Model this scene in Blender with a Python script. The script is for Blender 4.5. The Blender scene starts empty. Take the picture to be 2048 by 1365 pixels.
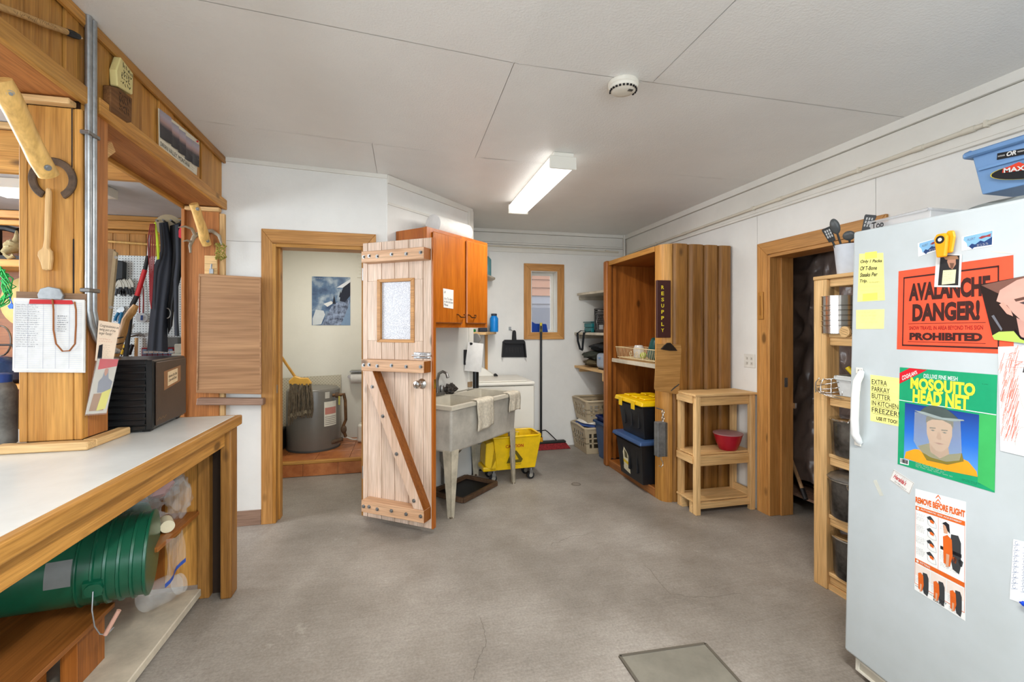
import bpy, bmesh, math, random
from mathutils import Vector, Matrix, noise as mnoise
from math import sin, cos, pi, radians as rad
random.seed(7)
SC = bpy.context.scene
COL = SC.collection

def lin(c):
    c = c / 255.0
    return c / 12.92 if c <= 0.04045 else ((c + 0.055) / 1.055) ** 2.4
def C(r, g, b, a=1.0): return (lin(r), lin(g), lin(b), a)

# ------------------------------------------------------------------ camera
CAMH = 1.40
YAW = math.atan(215 / 910)
cam_d = bpy.data.cameras.new('camera'); cam = bpy.data.objects.new('camera', cam_d); COL.objects.link(cam)
cam.location = (0, 0, CAMH); cam.rotation_euler = (pi / 2, 0, -YAW)
cam_d.sensor_width = 36.0; cam_d.lens = 910 / 2048 * 36; cam_d.shift_y = -25.5 / 2048
cam_d.clip_start = 0.03
SC.camera = cam
# ------------------------------------------------------------------ world, colour
SC.view_settings.view_transform = 'Standard'; SC.view_settings.look = 'None'
SC.view_settings.gamma = 1.0; SC.view_settings.use_curve_mapping = False
SC.view_settings.exposure = 0.14
W = bpy.data.worlds.new('daylight'); SC.world = W; W.use_nodes = True
bg = W.node_tree.nodes['Background']; bg.inputs[0].default_value = (0.80, 0.90, 1.0, 1); bg.inputs[1].default_value = 3.2
# ------------------------------------------------------------------ lights
def area(name, loc, rot, sx, sy, power, col):
    d = bpy.data.lights.new(name, 'AREA'); d.shape = 'RECTANGLE'; d.size = sx; d.size_y = sy
    d.energy = power; d.color = col
    o = bpy.data.objects.new(name, d); COL.objects.link(o); o.location = loc; o.rotation_euler = rot
    return o
# daylight entering by the large window in the wall behind the camera, by a workshop window, and by an added side one for fill
area('daylight_front_window', (0.6, -2.40, 1.55), (rad(90), 0, rad(180 + 180)), 3.2, 1.7, 62, (0.80, 0.90, 1.0))
area('daylight_workshop_window', (-4.60, 2.6, 1.6), (rad(90), 0, rad(-90)), 2.4, 1.3, 88, (0.84, 0.92, 1.0))
area('side_window_fill', (-4.60, -0.4, 1.6), (rad(90), 0, rad(-90)), 2.4, 1.3, 62, (0.84, 0.92, 1.0))  # unseen window light, added to brighten the right wall and pantry doorway
# ceiling strip lamps (the fixtures are built below)
area('strip_lamp_laundry', (1.0, 3.39, 2.425), (0, 0, 0), 0.14, 1.15, 25, (1.0, 0.97, 0.92))
area('front_fill_lamp', (0.5, 0.1, 2.43), (0, 0, 0), 0.14, 1.15, 60, (1.0, 0.98, 0.94))  # out of view, added as frontal fill for the rack and doorway
area('strip_lamp_workshop', (-3.2, 2.9, 2.40), (0, 0, 0), 0.14, 1.15, 44, (1.0, 0.97, 0.93))
area('bathroom_lamp', (-0.75, 4.5, 2.33), (0, 0, 0), 0.22, 0.22, 12, (1.0, 0.95, 0.86))

# ------------------------------------------------------------------ pixel measurement of the photograph (2048 x 1365)
def ray(u, v):
    t = (u - 1024) / 910; return Vector((sin(YAW) + t * cos(YAW), cos(YAW) - t * sin(YAW), (657 - v) / 910))
def atX(u, v, x): r = ray(u, v); k = x / r.x; return Vector((x, k * r.y, CAMH + k * r.z))
def atY(u, v, y): r = ray(u, v); k = y / r.y; return Vector((k * r.x, y, CAMH + k * r.z))
def atZ(u, v, z): r = ray(u, v); k = (z - CAMH) / r.z; return Vector((k * r.x, k * r.y, z))
def onplane(u, v, o, n):
    r = ray(u, v); k = (Vector(o) - Vector((0, 0, CAMH))).dot(n) / r.dot(n); return Vector((0, 0, CAMH)) + r * k

# ------------------------------------------------------------------ mesh builder
class MB:
    def __init__(s): s.v = []; s.f = []
    def add(s, vs, fs):
        b = len(s.v); s.v += [Vector(p) for p in vs]; s.f += [tuple(i + b for i in f) for f in fs]; return s
    def box(s, x0, y0, z0, x1, y1, z1):
        x0, x1 = min(x0, x1), max(x0, x1); y0, y1 = min(y0, y1), max(y0, y1); z0, z1 = min(z0, z1), max(z0, z1)
        return s.add([(x0,y0,z0),(x1,y0,z0),(x1,y1,z0),(x0,y1,z0),(x0,y0,z1),(x1,y0,z1),(x1,y1,z1),(x0,y1,z1)],
              [(0,3,2,1),(4,5,6,7),(0,1,5,4),(1,2,6,5),(2,3,7,6),(3,0,4,7)])
    def hexa(s, p):   # 8 points: bottom 4 ccw, top 4 ccw
        return s.add(p, [(0,3,2,1),(4,5,6,7),(0,1,5,4),(1,2,6,5),(2,3,7,6),(3,0,4,7)])
    def obox(s, c, a, b, d):
        c, a, b, d = Vector(c), Vector(a), Vector(b), Vector(d)
        return s.hexa([c-a-b-d, c+a-b-d, c+a+b-d, c-a+b-d, c-a-b+d, c+a-b+d, c+a+b+d, c-a+b+d])
    def beam(s, p, q, w, h, up=(0,0,1)):
        p, q = Vector(p), Vector(q); d = (q - p); L = d.length; d.normalize()
        sd = d.cross(Vector(up)).normalized(); u = sd.cross(d)
        return s.obox((p + q) / 2, d * L / 2, sd * w / 2, u * h / 2)
    def tube(s, pts, r, n=8, closed=False, cap=True):
        pts = [Vector(p) for p in pts]; N = len(pts); rings = []; prev = None
        rr = r if isinstance(r, (list, tuple)) else [r] * N
        b = len(s.v)
        for i in range(N):
            if closed: t = pts[(i+1) % N] - pts[i-1]
            else: t = pts[min(i+1, N-1)] - pts[max(i-1, 0)]
            t.normalize()
            if prev is None:
                a = Vector((0,0,1)) if abs(t.z) < 0.9 else Vector((1,0,0)); nrm = t.cross(a).normalized()
            else:
                nrm = prev - t * prev.dot(t)
                nrm = nrm.normalized() if nrm.length > 1e-6 else t.orthogonal().normalized()
            prev = nrm; bn = t.cross(nrm)
            for k in range(n):
                a = 2 * pi * k / n; s.v.append(pts[i] + (nrm * cos(a) + bn * sin(a)) * rr[i])
        for i in range(N if closed else N - 1):
            for k in range(n):
                j = (i + 1) % N
                s.f.append((b+i*n+k, b+i*n+(k+1) % n, b+j*n+(k+1) % n, b+j*n+k))
        if cap and not closed:
            s.f.append(tuple(b+k for k in reversed(range(n)))); s.f.append(tuple(b+(N-1)*n+k for k in range(n)))
        return s
    def lathe(s, prof, c=(0,0,0), n=24, M=None, sx=1.0, sy=1.0):
        b = len(s.v); c = Vector(c)
        for r, z in prof:
            for k in range(n):
                a = 2*pi*k/n; p = Vector((r*cos(a)*sx, r*sin(a)*sy, z))
                if M is not None: p = M @ p
                s.v.append(p + c)
        for i in range(len(prof)-1):
            for k in range(n):
                s.f.append((b+i*n+k, b+i*n+(k+1) % n, b+(i+1)*n+(k+1) % n, b+(i+1)*n+k))
        if prof[0][0] > 1e-5: s.f.append(tuple(b+k for k in reversed(range(n))))
        if prof[-1][0] > 1e-5: s.f.append(tuple(b+(len(prof)-1)*n+k for k in range(n)))
        return s
    def cyl(s, p, q, r, n=16, r2=None):
        p, q = Vector(p), Vector(q); L = (q-p).length
        M = (q-p).to_track_quat('Z', 'Y').to_matrix()
        return s.lathe([(r, 0), (r if r2 is None else r2, L)], p, n, M)
    def prism(s, pts, o, ux, uy, t):
        o, ux, uy = Vector(o), Vector(ux), Vector(uy); w = ux.cross(uy).normalized() * t; n = len(pts)
        A = [o + ux*x + uy*y for x, y in pts]; b = len(s.v)
        s.v += A + [p + w for p in A]
        s.f.append(tuple(b+k for k in reversed(range(n)))); s.f.append(tuple(b+n+k for k in range(n)))
        for k in range(n): s.f.append((b+k, b+(k+1) % n, b+n+(k+1) % n, b+n+k))
        return s
    def grid(s, fn, nu, nv, wrap=False):
        b = len(s.v)
        for i in range(nu+1):
            for j in range(nv+1): s.v.append(Vector(fn(i/nu, j/nv)))
        for i in range(nu):
            for j in range(nv): s.f.append((b+i*(nv+1)+j, b+(i+1)*(nv+1)+j, b+(i+1)*(nv+1)+j+1, b+i*(nv+1)+j+1))
        return s
    def blob(s, c, r, nu=14, nv=10, amp=0.0, fr=3.0, seed=0, M=None):
        c = Vector(c); r = Vector(r) if isinstance(r, (list, tuple)) else Vector((r, r, r)); b = len(s.v)
        for j in range(nv+1):
            th = pi*j/nv
            for i in range(nu):
                ph = 2*pi*i/nu; d = Vector((sin(th)*cos(ph), sin(th)*sin(ph), cos(th)))
                k = 1 + amp*mnoise.noise(d*fr + Vector((seed*3.1, seed*1.7, 0)))
                p = Vector((d.x*r.x, d.y*r.y, d.z*r.z))*k
                if M is not None: p = M @ p
                s.v.append(c+p)
        for j in range(nv):
            for i in range(nu): s.f.append((b+j*nu+i, b+(j+1)*nu+i, b+(j+1)*nu+(i+1) % nu, b+j*nu+(i+1) % nu))
        return s
    def tf(s, M): s.v = [M @ p for p in s.v]; return s

WMI = {}
def _mesh(name, mb, inv, smooth, off=None):
    m = bpy.data.meshes.new(name)
    vs = [inv @ p for p in mb.v] if inv is not None else mb.v
    if off is not None: vs = [p - off for p in vs]
    m.from_pydata([tuple(p) for p in vs], [], mb.f)
    bm = bmesh.new(); bm.from_mesh(m)
    bmesh.ops.remove_doubles(bm, verts=bm.verts, dist=1e-5)
    bmesh.ops.recalc_face_normals(bm, faces=bm.faces); bm.to_mesh(m); bm.free()
    if smooth:
        for p in m.polygons: p.use_smooth = True
        m.set_sharp_from_angle(angle=rad(smooth if smooth > 1 else 40))
    return m
def make(name, mb, mat, parent=None, bev=0.0, smooth=0, world=True, segs=1):
    """one mesh object; with a parent the (world) vertices are brought into the parent's frame"""
    if parent is not None:
        inv = WMI.get(parent.name) if world else None
        o = bpy.data.objects.new(name, _mesh(name, mb, inv, smooth)); COL.objects.link(o); o.parent = parent
        if parent.name in WMI: WMI[o.name] = WMI[parent.name]
    else:
        xs = [p.x for p in mb.v]; ys = [p.y for p in mb.v]; zs = [p.z for p in mb.v]
        off = Vector(((min(xs)+max(xs))/2, (min(ys)+max(ys))/2, min(zs)))
        o = bpy.data.objects.new(name, _mesh(name, mb, None, smooth, off)); COL.objects.link(o); o.location = off
        WMI[o.name] = Matrix.Translation(-off)
    o.data.materials.append(mat)
    if bev:
        md = o.modifiers.new('bevel', 'BEVEL'); md.width = bev; md.segments = segs; md.limit_method = 'ANGLE'; md.angle_limit = rad(40)
    return o
def tag(o, label, cat, group=None):
    o['label'] = label; o['category'] = cat
    if group: o['group'] = group
    return o
def thing(name, label, cat, loc=(0,0,0), rotz=0.0, group=None, rot=None):
    o = bpy.data.objects.new(name, None); COL.objects.link(o); o.empty_display_size = 0.05
    o.location = loc; e = rot if rot is not None else (0, 0, rotz); o.rotation_euler = e
    from mathutils import Euler
    WMI[o.name] = (Matrix.Translation(Vector(loc)) @ Euler(e).to_matrix().to_4x4()).inverted()
    return tag(o, label, cat, group)
def struct(name, mb=None, mat=None, label=None, **k):
    o = make(name, mb, mat, **k) if mb is not None else None
    if o is None:
        o = bpy.data.objects.new(name, None); COL.objects.link(o); WMI[o.name] = Matrix.Identity(4)
    o['kind'] = 'structure'
    if label: o['label'] = label
    return o
def single(name, label, cat, mb, mat, group=None, **k): return tag(make(name, mb, mat, **k), label, cat, group)
def dup(root, loc=None, rotz=None, label=None, delta=None):
    r = root.copy(); COL.objects.link(r)
    if loc is not None: r.location = loc
    if delta is not None: r.location = r.location + Vector(delta)
    if rotz is not None: r.rotation_euler = (0, 0, rotz)
    if label: r['label'] = label
    for ch in list(root.children):
        c = ch.copy(); COL.objects.link(c); c.parent = r
        for g in list(ch.children):
            d = g.copy(); COL.objects.link(d); d.parent = c
    return r
def B(*a): return MB().box(*a)
# ------------------------------------------------------------------ materials (all procedural)
def _nt(name):
    m = bpy.data.materials.new(name); m.use_nodes = True; nt = m.node_tree
    return m, nt, nt.nodes['Principled BSDF'], nt.links.new
def N(nt, t, **k):
    n = nt.nodes.new(t)
    for a, b in k.items():
        if a in n.inputs.keys(): n.inputs[a].default_value = b
        else: setattr(n, a, b)
    return n
def ramp(nt, stops):
    r = nt.nodes.new('ShaderNodeValToRGB'); e = r.color_ramp.elements
    while len(e) < len(stops): e.new(0.5)
    for i, (p, c) in enumerate(stops): e[i].position = p; e[i].color = c
    return r
def mixc(nt, L, fac, a, b, mode='MIX'):
    m = nt.nodes.new('ShaderNodeMix'); m.data_type = 'RGBA'; m.blend_type = mode
    for i, val in ((0, fac), (6, a), (7, b)):
        if hasattr(val, 'is_output'): L(val, m.inputs[i])
        else: m.inputs[i].default_value = val
    return m.outputs[2]
def wood(name, c1, c2, axis='z', rough=0.5, knots=0.5, scale=1.0, var=0.16, spec=0.35, kcol=None):
    m, nt, bs, L = _nt(name)
    tc = N(nt, 'ShaderNodeTexCoord'); oi = N(nt, 'ShaderNodeObjectInfo')
    mu = N(nt, 'ShaderNodeMath', operation='MULTIPLY'); L(oi.outputs['Random'], mu.inputs[0]); mu.inputs[1].default_value = 41.7
    ad = N(nt, 'ShaderNodeVectorMath', operation='ADD'); L(tc.outputs['Object'], ad.inputs[0]); L(mu.outputs[0], ad.inputs[1])
    def mapped(al, ac):
        mp = N(nt, 'ShaderNodeMapping'); L(ad.outputs[0], mp.inputs[0])
        mp.inputs['Scale'].default_value = tuple((al if 'xyz'[i] == axis else ac) * scale for i in range(3)); return mp.outputs[0]
    n1 = N(nt, 'ShaderNodeTexNoise', Scale=1.0, Detail=4.0, Roughness=0.6, Distortion=0.9); L(mapped(0.9, 13), n1.inputs['Vector'])
    n2 = N(nt, 'ShaderNodeTexNoise', Scale=1.0, Detail=2.0, Roughness=0.6); L(mapped(5, 150), n2.inputs['Vector'])
    r1 = ramp(nt, [(0.28, c1), (0.50, tuple((a+b)/2 for a, b in zip(c1, c2))), (0.72, c2)]); L(n1.outputs['Fac'], r1.inputs[0])
    r2 = ramp(nt, [(0.3, (0.72, 0.69, 0.64, 1)), (0.65, (1.07, 1.06, 1.05, 1))]); L(n2.outputs['Fac'], r2.inputs[0])
    col = mixc(nt, L, 1.0, r1.outputs[0], r2.outputs[0], 'MULTIPLY')
    if knots > 0:
        vo = N(nt, 'ShaderNodeTexVoronoi', Scale=1.0, Randomness=1.0); L(mapped(3.2, 6.5), vo.inputs['Vector'])
        rk = ramp(nt, [(0.0, (1, 1, 1, 1)), (0.09, (1, 1, 1, 1)), (0.17, (0, 0, 0, 1))]); L(vo.outputs['Distance'], rk.inputs[0])
        gt = N(nt, 'ShaderNodeMath', operation='GREATER_THAN'); sp = N(nt, 'ShaderNodeSeparateColor'); L(vo.outputs['Color'], sp.inputs[0])
        L(sp.outputs[0], gt.inputs[0]); gt.inputs[1].default_value = 1 - 0.55 * knots
        mk = N(nt, 'ShaderNodeMath', operation='MULTIPLY'); L(rk.outputs[0], mk.inputs[0]); L(gt.outputs[0], mk.inputs[1])
        mk2 = N(nt, 'ShaderNodeMath', operation='MULTIPLY'); L(mk.outputs[0], mk2.inputs[0]); mk2.inputs[1].default_value = 0.8
        col = mixc(nt, L, mk2.outputs[0], col, kcol or tuple(x * 0.22 for x in c1[:3]) + (1,))
    hs = N(nt, 'ShaderNodeHueSaturation'); mr = N(nt, 'ShaderNodeMapRange'); L(oi.outputs['Random'], mr.inputs[0])
    mr.inputs[3].default_value = 1 - var; mr.inputs[4].default_value = 1 + var; L(mr.outputs[0], hs.inputs['Value']); L(col, hs.inputs['Color'])
    L(hs.outputs[0], bs.inputs['Base Color']); bs.inputs['Roughness'].default_value = rough; bs.inputs['Specular IOR Level'].default_value = spec
    bp = N(nt, 'ShaderNodeBump', Strength=0.12, Distance=0.004); L(n2.outputs['Fac'], bp.inputs['Height']); L(bp.outputs[0], bs.inputs['Normal'])
    return m
def paint(name, col, rough=0.5, bump=0.15, bscale=60.0, dirt=0.06, dscale=2.0, spec=0.4, metal=0.0, dcol=None, coat=0.0):
    m, nt, bs, L = _nt(name); tc = N(nt, 'ShaderNodeTexCoord')
    n = N(nt, 'ShaderNodeTexNoise', Scale=dscale, Detail=5.0, Roughness=0.65); L(tc.outputs['Object'], n.inputs['Vector'])
    dc = dcol or tuple(x * (1 - dirt * 3) for x in col[:3]) + (1,)
    r = ramp(nt, [(0.35, dc), (0.62, col)]); L(n.outputs['Fac'], r.inputs[0])
    L(r.outputs[0], bs.inputs['Base Color'])
    bs.inputs['Roughness'].default_value = rough; bs.inputs['Specular IOR Level'].default_value = spec; bs.inputs['Metallic'].default_value = metal
    bs.inputs['Coat Weight'].default_value = coat
    if bump:
        b = N(nt, 'ShaderNodeTexNoise', Scale=bscale, Detail=3.0); L(tc.outputs['Object'], b.inputs['Vector'])
        bp = N(nt, 'ShaderNodeBump', Strength=bump, Distance=0.003); L(b.outputs['Fac'], bp.inputs['Height']); L(bp.outputs[0], bs.inputs['Normal'])
    return m
_fc = {}
def flat(r, g, b, rough=0.6, spec=0.3, metal=0.0, alpha=1.0, trans=0.0):
    k = (r, g, b, rough, spec, metal, alpha, trans)
    if k in _fc: return _fc[k]
    m, nt, bs, L = _nt('plain_%d_%d_%d' % (r, g, b)); tc = N(nt, 'ShaderNodeTexCoord')
    n = N(nt, 'ShaderNodeTexNoise', Scale=25.0, Detail=2.0); L(tc.outputs['Object'], n.inputs['Vector'])
    c = C(r, g, b); rp = ramp(nt, [(0.3, tuple(x*0.9 for x in c[:3])+(1,)), (0.7, c)]); L(n.outputs['Fac'], rp.inputs[0]); L(rp.outputs[0], bs.inputs['Base Color'])
    bs.inputs['Roughness'].default_value = rough; bs.inputs['Specular IOR Level'].default_value = spec; bs.inputs['Metallic'].default_value = metal
    bs.inputs['Alpha'].default_value = alpha; bs.inputs['Transmission Weight'].default_value = trans
    _fc[k] = m; return m
def emit(name, col, st):
    m, nt, bs, L = _nt(name); bs.inputs['Base Color'].default_value = (0.9, 0.9, 0.9, 1)
    bs.inputs['Emission Color'].default_value = col; bs.inputs['Emission Strength'].default_value = st; return m
def concrete():
    m, nt, bs, L = _nt('worn_painted_concrete'); tc = N(nt, 'ShaderNodeTexCoord')
    n1 = N(nt, 'ShaderNodeTexNoise', Scale=1.3, Detail=6.0, Roughness=0.6); L(tc.outputs['Object'], n1.inputs['Vector'])
    n2 = N(nt, 'ShaderNodeTexNoise', Scale=90.0, Detail=3.0, Roughness=0.7); L(tc.outputs['Object'], n2.inputs['Vector'])
    mp = N(nt, 'ShaderNodeMapping'); L(tc.outputs['Object'], mp.inputs[0]); mp.inputs['Scale'].default_value = (6, 95, 1); mp.inputs['Rotation'].default_value = (0, 0, 0.25)
    n3 = N(nt, 'ShaderNodeTexNoise', Scale=1.0, Detail=2.0, Distortion=1.2); L(mp.outputs[0], n3.inputs['Vector'])
    r1 = ramp(nt, [(0.28, C(118, 111, 102)), (0.5, C(147, 140, 131)), (0.70, C(170, 164, 156))]); L(n1.outputs['Fac'], r1.inputs[0])
    r2 = ramp(nt, [(0.3, (0.78, 0.77, 0.76, 1)), (0.7, (1.1, 1.1, 1.1, 1))]); L(n2.outputs['Fac'], r2.inputs[0])
    r3 = ramp(nt, [(0.35, (0.93, 0.925, 0.92, 1)), (0.6, (1.02, 1.02, 1.02, 1))]); L(n3.outputs['Fac'], r3.inputs[0])
    c = mixc(nt, L, 1.0, r1.outputs[0], r2.outputs[0], 'MULTIPLY'); c = mixc(nt, L, 1.0, c, r3.outputs[0], 'MULTIPLY')
    n4 = N(nt, 'ShaderNodeTexNoise', Scale=4.0, Detail=8.0, Roughness=0.8); L(tc.outputs['Object'], n4.inputs['Vector'])
    r4 = ramp(nt, [(0.61, (0, 0, 0, 1)), (0.72, (0.55, 0.55, 0.55, 1))]); L(n4.outputs['Fac'], r4.inputs[0])
    c = mixc(nt, L, r4.outputs[0], c, C(190, 184, 174))
    L(c, bs.inputs['Base Color'])
    rr = N(nt, 'ShaderNodeMapRange'); L(n1.outputs['Fac'], rr.inputs[0]); rr.inputs[3].default_value = 0.36; rr.inputs[4].default_value = 0.62; L(rr.outputs[0], bs.inputs['Roughness'])
    bs.inputs['Specular IOR Level'].default_value = 0.4
    ma = N(nt, 'ShaderNodeMath', operation='ADD'); L(n3.outputs['Fac'], ma.inputs[0]); L(n2.outputs['Fac'], ma.inputs[1])
    bp = N(nt, 'ShaderNodeBump', Strength=0.22, Distance=0.004); L(ma.outputs[0], bp.inputs['Height']); L(bp.outputs[0], bs.inputs['Normal'])
    return m
def glassy(name, col=(1, 1, 1, 1), rough=0.02, alpha=0.25, bump=0.0, bs_=120.0, spec=0.5):
    m, nt, bs, L = _nt(name); tc = N(nt, 'ShaderNodeTexCoord')
    n = N(nt, 'ShaderNodeTexNoise', Scale=bs_, Detail=2.0); L(tc.outputs['Object'], n.inputs['Vector'])
    bs.inputs['Base Color'].default_value = col; bs.inputs['Roughness'].default_value = rough; bs.inputs['Alpha'].default_value = alpha
    bs.inputs['Specular IOR Level'].default_value = spec
    if bump:
        bp = N(nt, 'ShaderNodeBump', Strength=bump, Distance=0.004); L(n.outputs['Fac'], bp.inputs['Height']); L(bp.outputs[0], bs.inputs['Normal'])
    return m

PINE1, PINE2 = C(168, 112, 44), C(208, 155, 80)
M = {}
for ax in 'xyz':
    M['pine_' + ax] = wood('golden_pine_' + ax, PINE1, PINE2, ax, 0.45, 0.5)
    M['cedar_' + ax] = wood('varnished_cedar_' + ax, C(132, 75, 27), C(172, 106, 46), ax, 0.38, 0.5)
    M['red_' + ax] = wood('reddish_fir_' + ax, C(150, 92, 46), C(184, 122, 66), ax, 0.5, 0.25)
    M['raw_' + ax] = wood('raw_pine_' + ax, C(206, 162, 104), C(232, 196, 142), ax, 0.6, 0.3, var=0.08)
    M['trim_' + ax] = wood('door_trim_pine_' + ax, C(174, 120, 60), C(202, 150, 88), ax, 0.45, 0.8, var=0.08)
M['dark_z'] = wood('dark_cedar_siding', C(120, 80, 34), C(166, 118, 58), 'z', 0.42, 0.6, var=0.15)
M['door_z'] = wood('worn_pine_door', C(204, 176, 152), C(230, 208, 190), 'z', 0.5, 0.7, var=0.07)
M['door_x'] = wood('worn_pine_batten', C(196, 150, 112), C(224, 184, 148), 'x', 0.5, 0.7, var=0.07)
M['oak_z'] = wood('varnished_oak_cabinet', C(160, 82, 16), C(186, 106, 28), 'z', 0.3, 0.0, var=0.04, spec=0.5)
M['oak_x'] = wood('varnished_oak_rail', C(154, 78, 16), C(180, 100, 26), 'x', 0.3, 0.0, var=0.04, spec=0.5)
M['ply_x'] = wood('plywood_panel', C(150, 110, 76), C(184, 142, 102), 'x', 0.45, 0.4, scale=0.45, var=0.03)
M['ply_y'] = wood('brown_plywood', C(128, 74, 28), C(168, 106, 50), 'y', 0.4, 0.3, scale=0.6, var=0.05)
M['log'] = wood('peeled_log', C(212, 166, 92), C(228, 188, 116), 'z', 0.4, 0.0, scale=0.35, var=0.02)
M['greyboard'] = wood('greyed_fir_board', C(128, 100, 84), C(160, 130, 110), 'x', 0.6, 0.2, var=0.06)
M['white_wall'] = paint('white_painted_wall', C(230, 228, 222), 0.55, 0.25, 70, 0.03, 1.5)
M['cream_wall'] = paint('cream_bathroom_wall', C(226, 223, 211), 0.45, 0.2, 60, 0.02, 1.5)
M['gloss_wall'] = paint('white_washable_board', C(224, 222, 214), 0.18, 0.02, 30, 0.02, 1.2, spec=0.5)
M['ceil'] = paint('textured_white_ceiling', C(233, 232, 228), 0.42, 0.5, 110, 0.02, 1.2, spec=0.45)
M['seam'] = flat(158, 154, 146)
M['ceilback'] = flat(176, 172, 164)
M['floor'] = concrete()
M['white_trim'] = paint('white_trim_paint', C(224, 220, 210), 0.5, 0.15, 50, 0.03)
M['pipe'] = paint('painted_conduit', C(214, 206, 188), 0.45, 0.1, 50, 0.04)
M['laminate'] = paint('white_laminate', C(219, 220, 216), 0.28, 0.03, 60, 0.05, 2.5, spec=0.5)
M['whiteboard_shelf'] = paint('worn_white_paint', C(206, 196, 176), 0.5, 0.25, 40, 0.12, 4.0)
M['galv'] = paint('galvanised_steel', C(176, 180, 182), 0.35, 0.1, 30, 0.10, 14.0, metal=0.8)
M['chrome'] = flat(214, 214, 212, 0.16, 0.5, 1.0)
M['steel'] = paint('dull_steel', C(150, 150, 148), 0.35, 0.05, 30, 0.1, 12, metal=0.9)
M['iron'] = paint('rusty_iron', C(96, 74, 54), 0.7, 0.6, 60, 0.18, 20)
M['black'] = flat(24, 24, 26, 0.5)
M['blackgloss'] = flat(22, 23, 24, 0.28, 0.5)
M['fridge'] = paint('white_enamel', C(188, 196, 199), 0.3, 0.02, 200, 0.03, 1.6, spec=0.5, dcol=C(176, 184, 185))
M['enamel'] = paint('white_appliance_enamel', C(226, 222, 210), 0.3, 0.02, 100, 0.02, 2, spec=0.5)
M['tub'] = paint('grey_white_fibreglass_tub', C(206, 198, 180), 0.4, 0.1, 60, 0.08, 3)
M['tubwall'] = paint('grey_speckled_tub', C(190, 184, 172), 0.45, 0.15, 120, 0.10, 5)
M['paper'] = flat(218, 216, 211, 0.7, 0.2)
M['ink'] = flat(40, 40, 44, 0.7, 0.1)
M['green_plastic'] = paint('green_plastic', C(14, 88, 62), 0.3, 0.02, 50, 0.08, 5, spec=0.5)
M['yellow_plastic'] = paint('yellow_plastic', C(240, 196, 6), 0.35, 0.03, 40, 0.07, 6, spec=0.5)
M['blue_plastic'] = paint('blue_plastic', C(62, 90, 130), 0.4, 0.03, 40, 0.06, 6)
M['beige_plastic'] = paint('beige_plastic', C(186, 168, 138), 0.45, 0.02, 40, 0.03, 6)
M['terracotta'] = paint('terracotta_tile', C(190, 118, 66), 0.3, 0.1, 40, 0.10, 7, spec=0.5, dcol=C(156, 86, 42))
M['grout'] = flat(180, 150, 116)
M['rope_red'] = flat(150, 40, 40, 0.8)
# ------------------------------------------------------------------ lettering and flat print
def _textmesh(s, bold=0.0, shear=0.0, space=1.0):
    cu = bpy.data.curves.new('lettering', 'FONT'); cu.body = s; cu.offset = bold; cu.shear = shear; cu.space_character = space
    cu.resolution_u = 3; cu.space_line = 1.0
    o = bpy.data.objects.new('lettering', cu); COL.objects.link(o)
    dg_ = bpy.context.evaluated_depsgraph_get(); me = bpy.data.meshes.new_from_object(o.evaluated_get(dg_))
    vs = [Vector(v.co) for v in me.vertices]; fs = [tuple(p.vertices) for p in me.polygons]
    bpy.data.objects.remove(o); bpy.data.curves.remove(cu); bpy.data.meshes.remove(me)
    return vs, fs
class Quad:
    """a flat sheet given by its four corners TL TR BR BL; (a, b) runs left-right, top-bottom"""
    def __init__(s, tl, tr, br, bl): s.c = [Vector(p) for p in (tl, tr, br, bl)]; s.n = (s.c[1]-s.c[0]).cross(s.c[0]-s.c[3]).normalized()
    def __call__(s, a, b, lift=0.0):
        t = s.c[0].lerp(s.c[1], a); q = s.c[3].lerp(s.c[2], a); return t.lerp(q, b) + s.n * lift
    def sub(s, a0, b0, a1, b1, lift=0.0): return Quad(s(a0, b0, lift), s(a1, b0, lift), s(a1, b1, lift), s(a0, b1, lift))
def sheet(name, q, mat, parent=None, t=0.0008, lift=0.0, **k):
    mb = MB(); p = [q(a, b, lift) for a, b in ((0, 1), (1, 1), (1, 0), (0, 0))]; mb.hexa(p + [x + q.n * t for x in p])
    return make(name, mb, mat, parent, **k)
def printed(name, q, pts, mat, parent, lift=0.0012):
    mb = MB(); mb.add([q(a, b, lift) for a, b in pts], [tuple(range(len(pts)))]); return make(name, mb, mat, parent)
def letter(parent, s, q, mat, bold=0.0, shear=0.0, lift=0.0014, name='lettering', space=1.0):
    """words stretched over the whole of quad q"""
    vs, fs = _textmesh(s, bold, shear, space)
    if not vs: return
    x0 = min(v.x for v in vs); x1 = max(v.x for v in vs); y0 = min(v.y for v in vs); y1 = max(v.y for v in vs)
    mb = MB(); mb.add([q((v.x-x0)/(x1-x0), 1-(v.y-y0)/(y1-y0), lift) for v in vs], fs)
    return make(name, mb, mat, parent)
def ribbon(mb, pts, w, nrm):
    pts = [Vector(p) for p in pts]; b = len(mb.v)
    for i, p in enumerate(pts):
        d = (pts[min(i+1, len(pts)-1)] - pts[max(i-1, 0)]).normalized(); sd = d.cross(nrm).normalized() * w / 2
        mb.v += [p + sd, p - sd]
    for i in range(len(pts)-1): mb.f.append((b+2*i, b+2*i+1, b+2*i+3, b+2*i+2))
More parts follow.
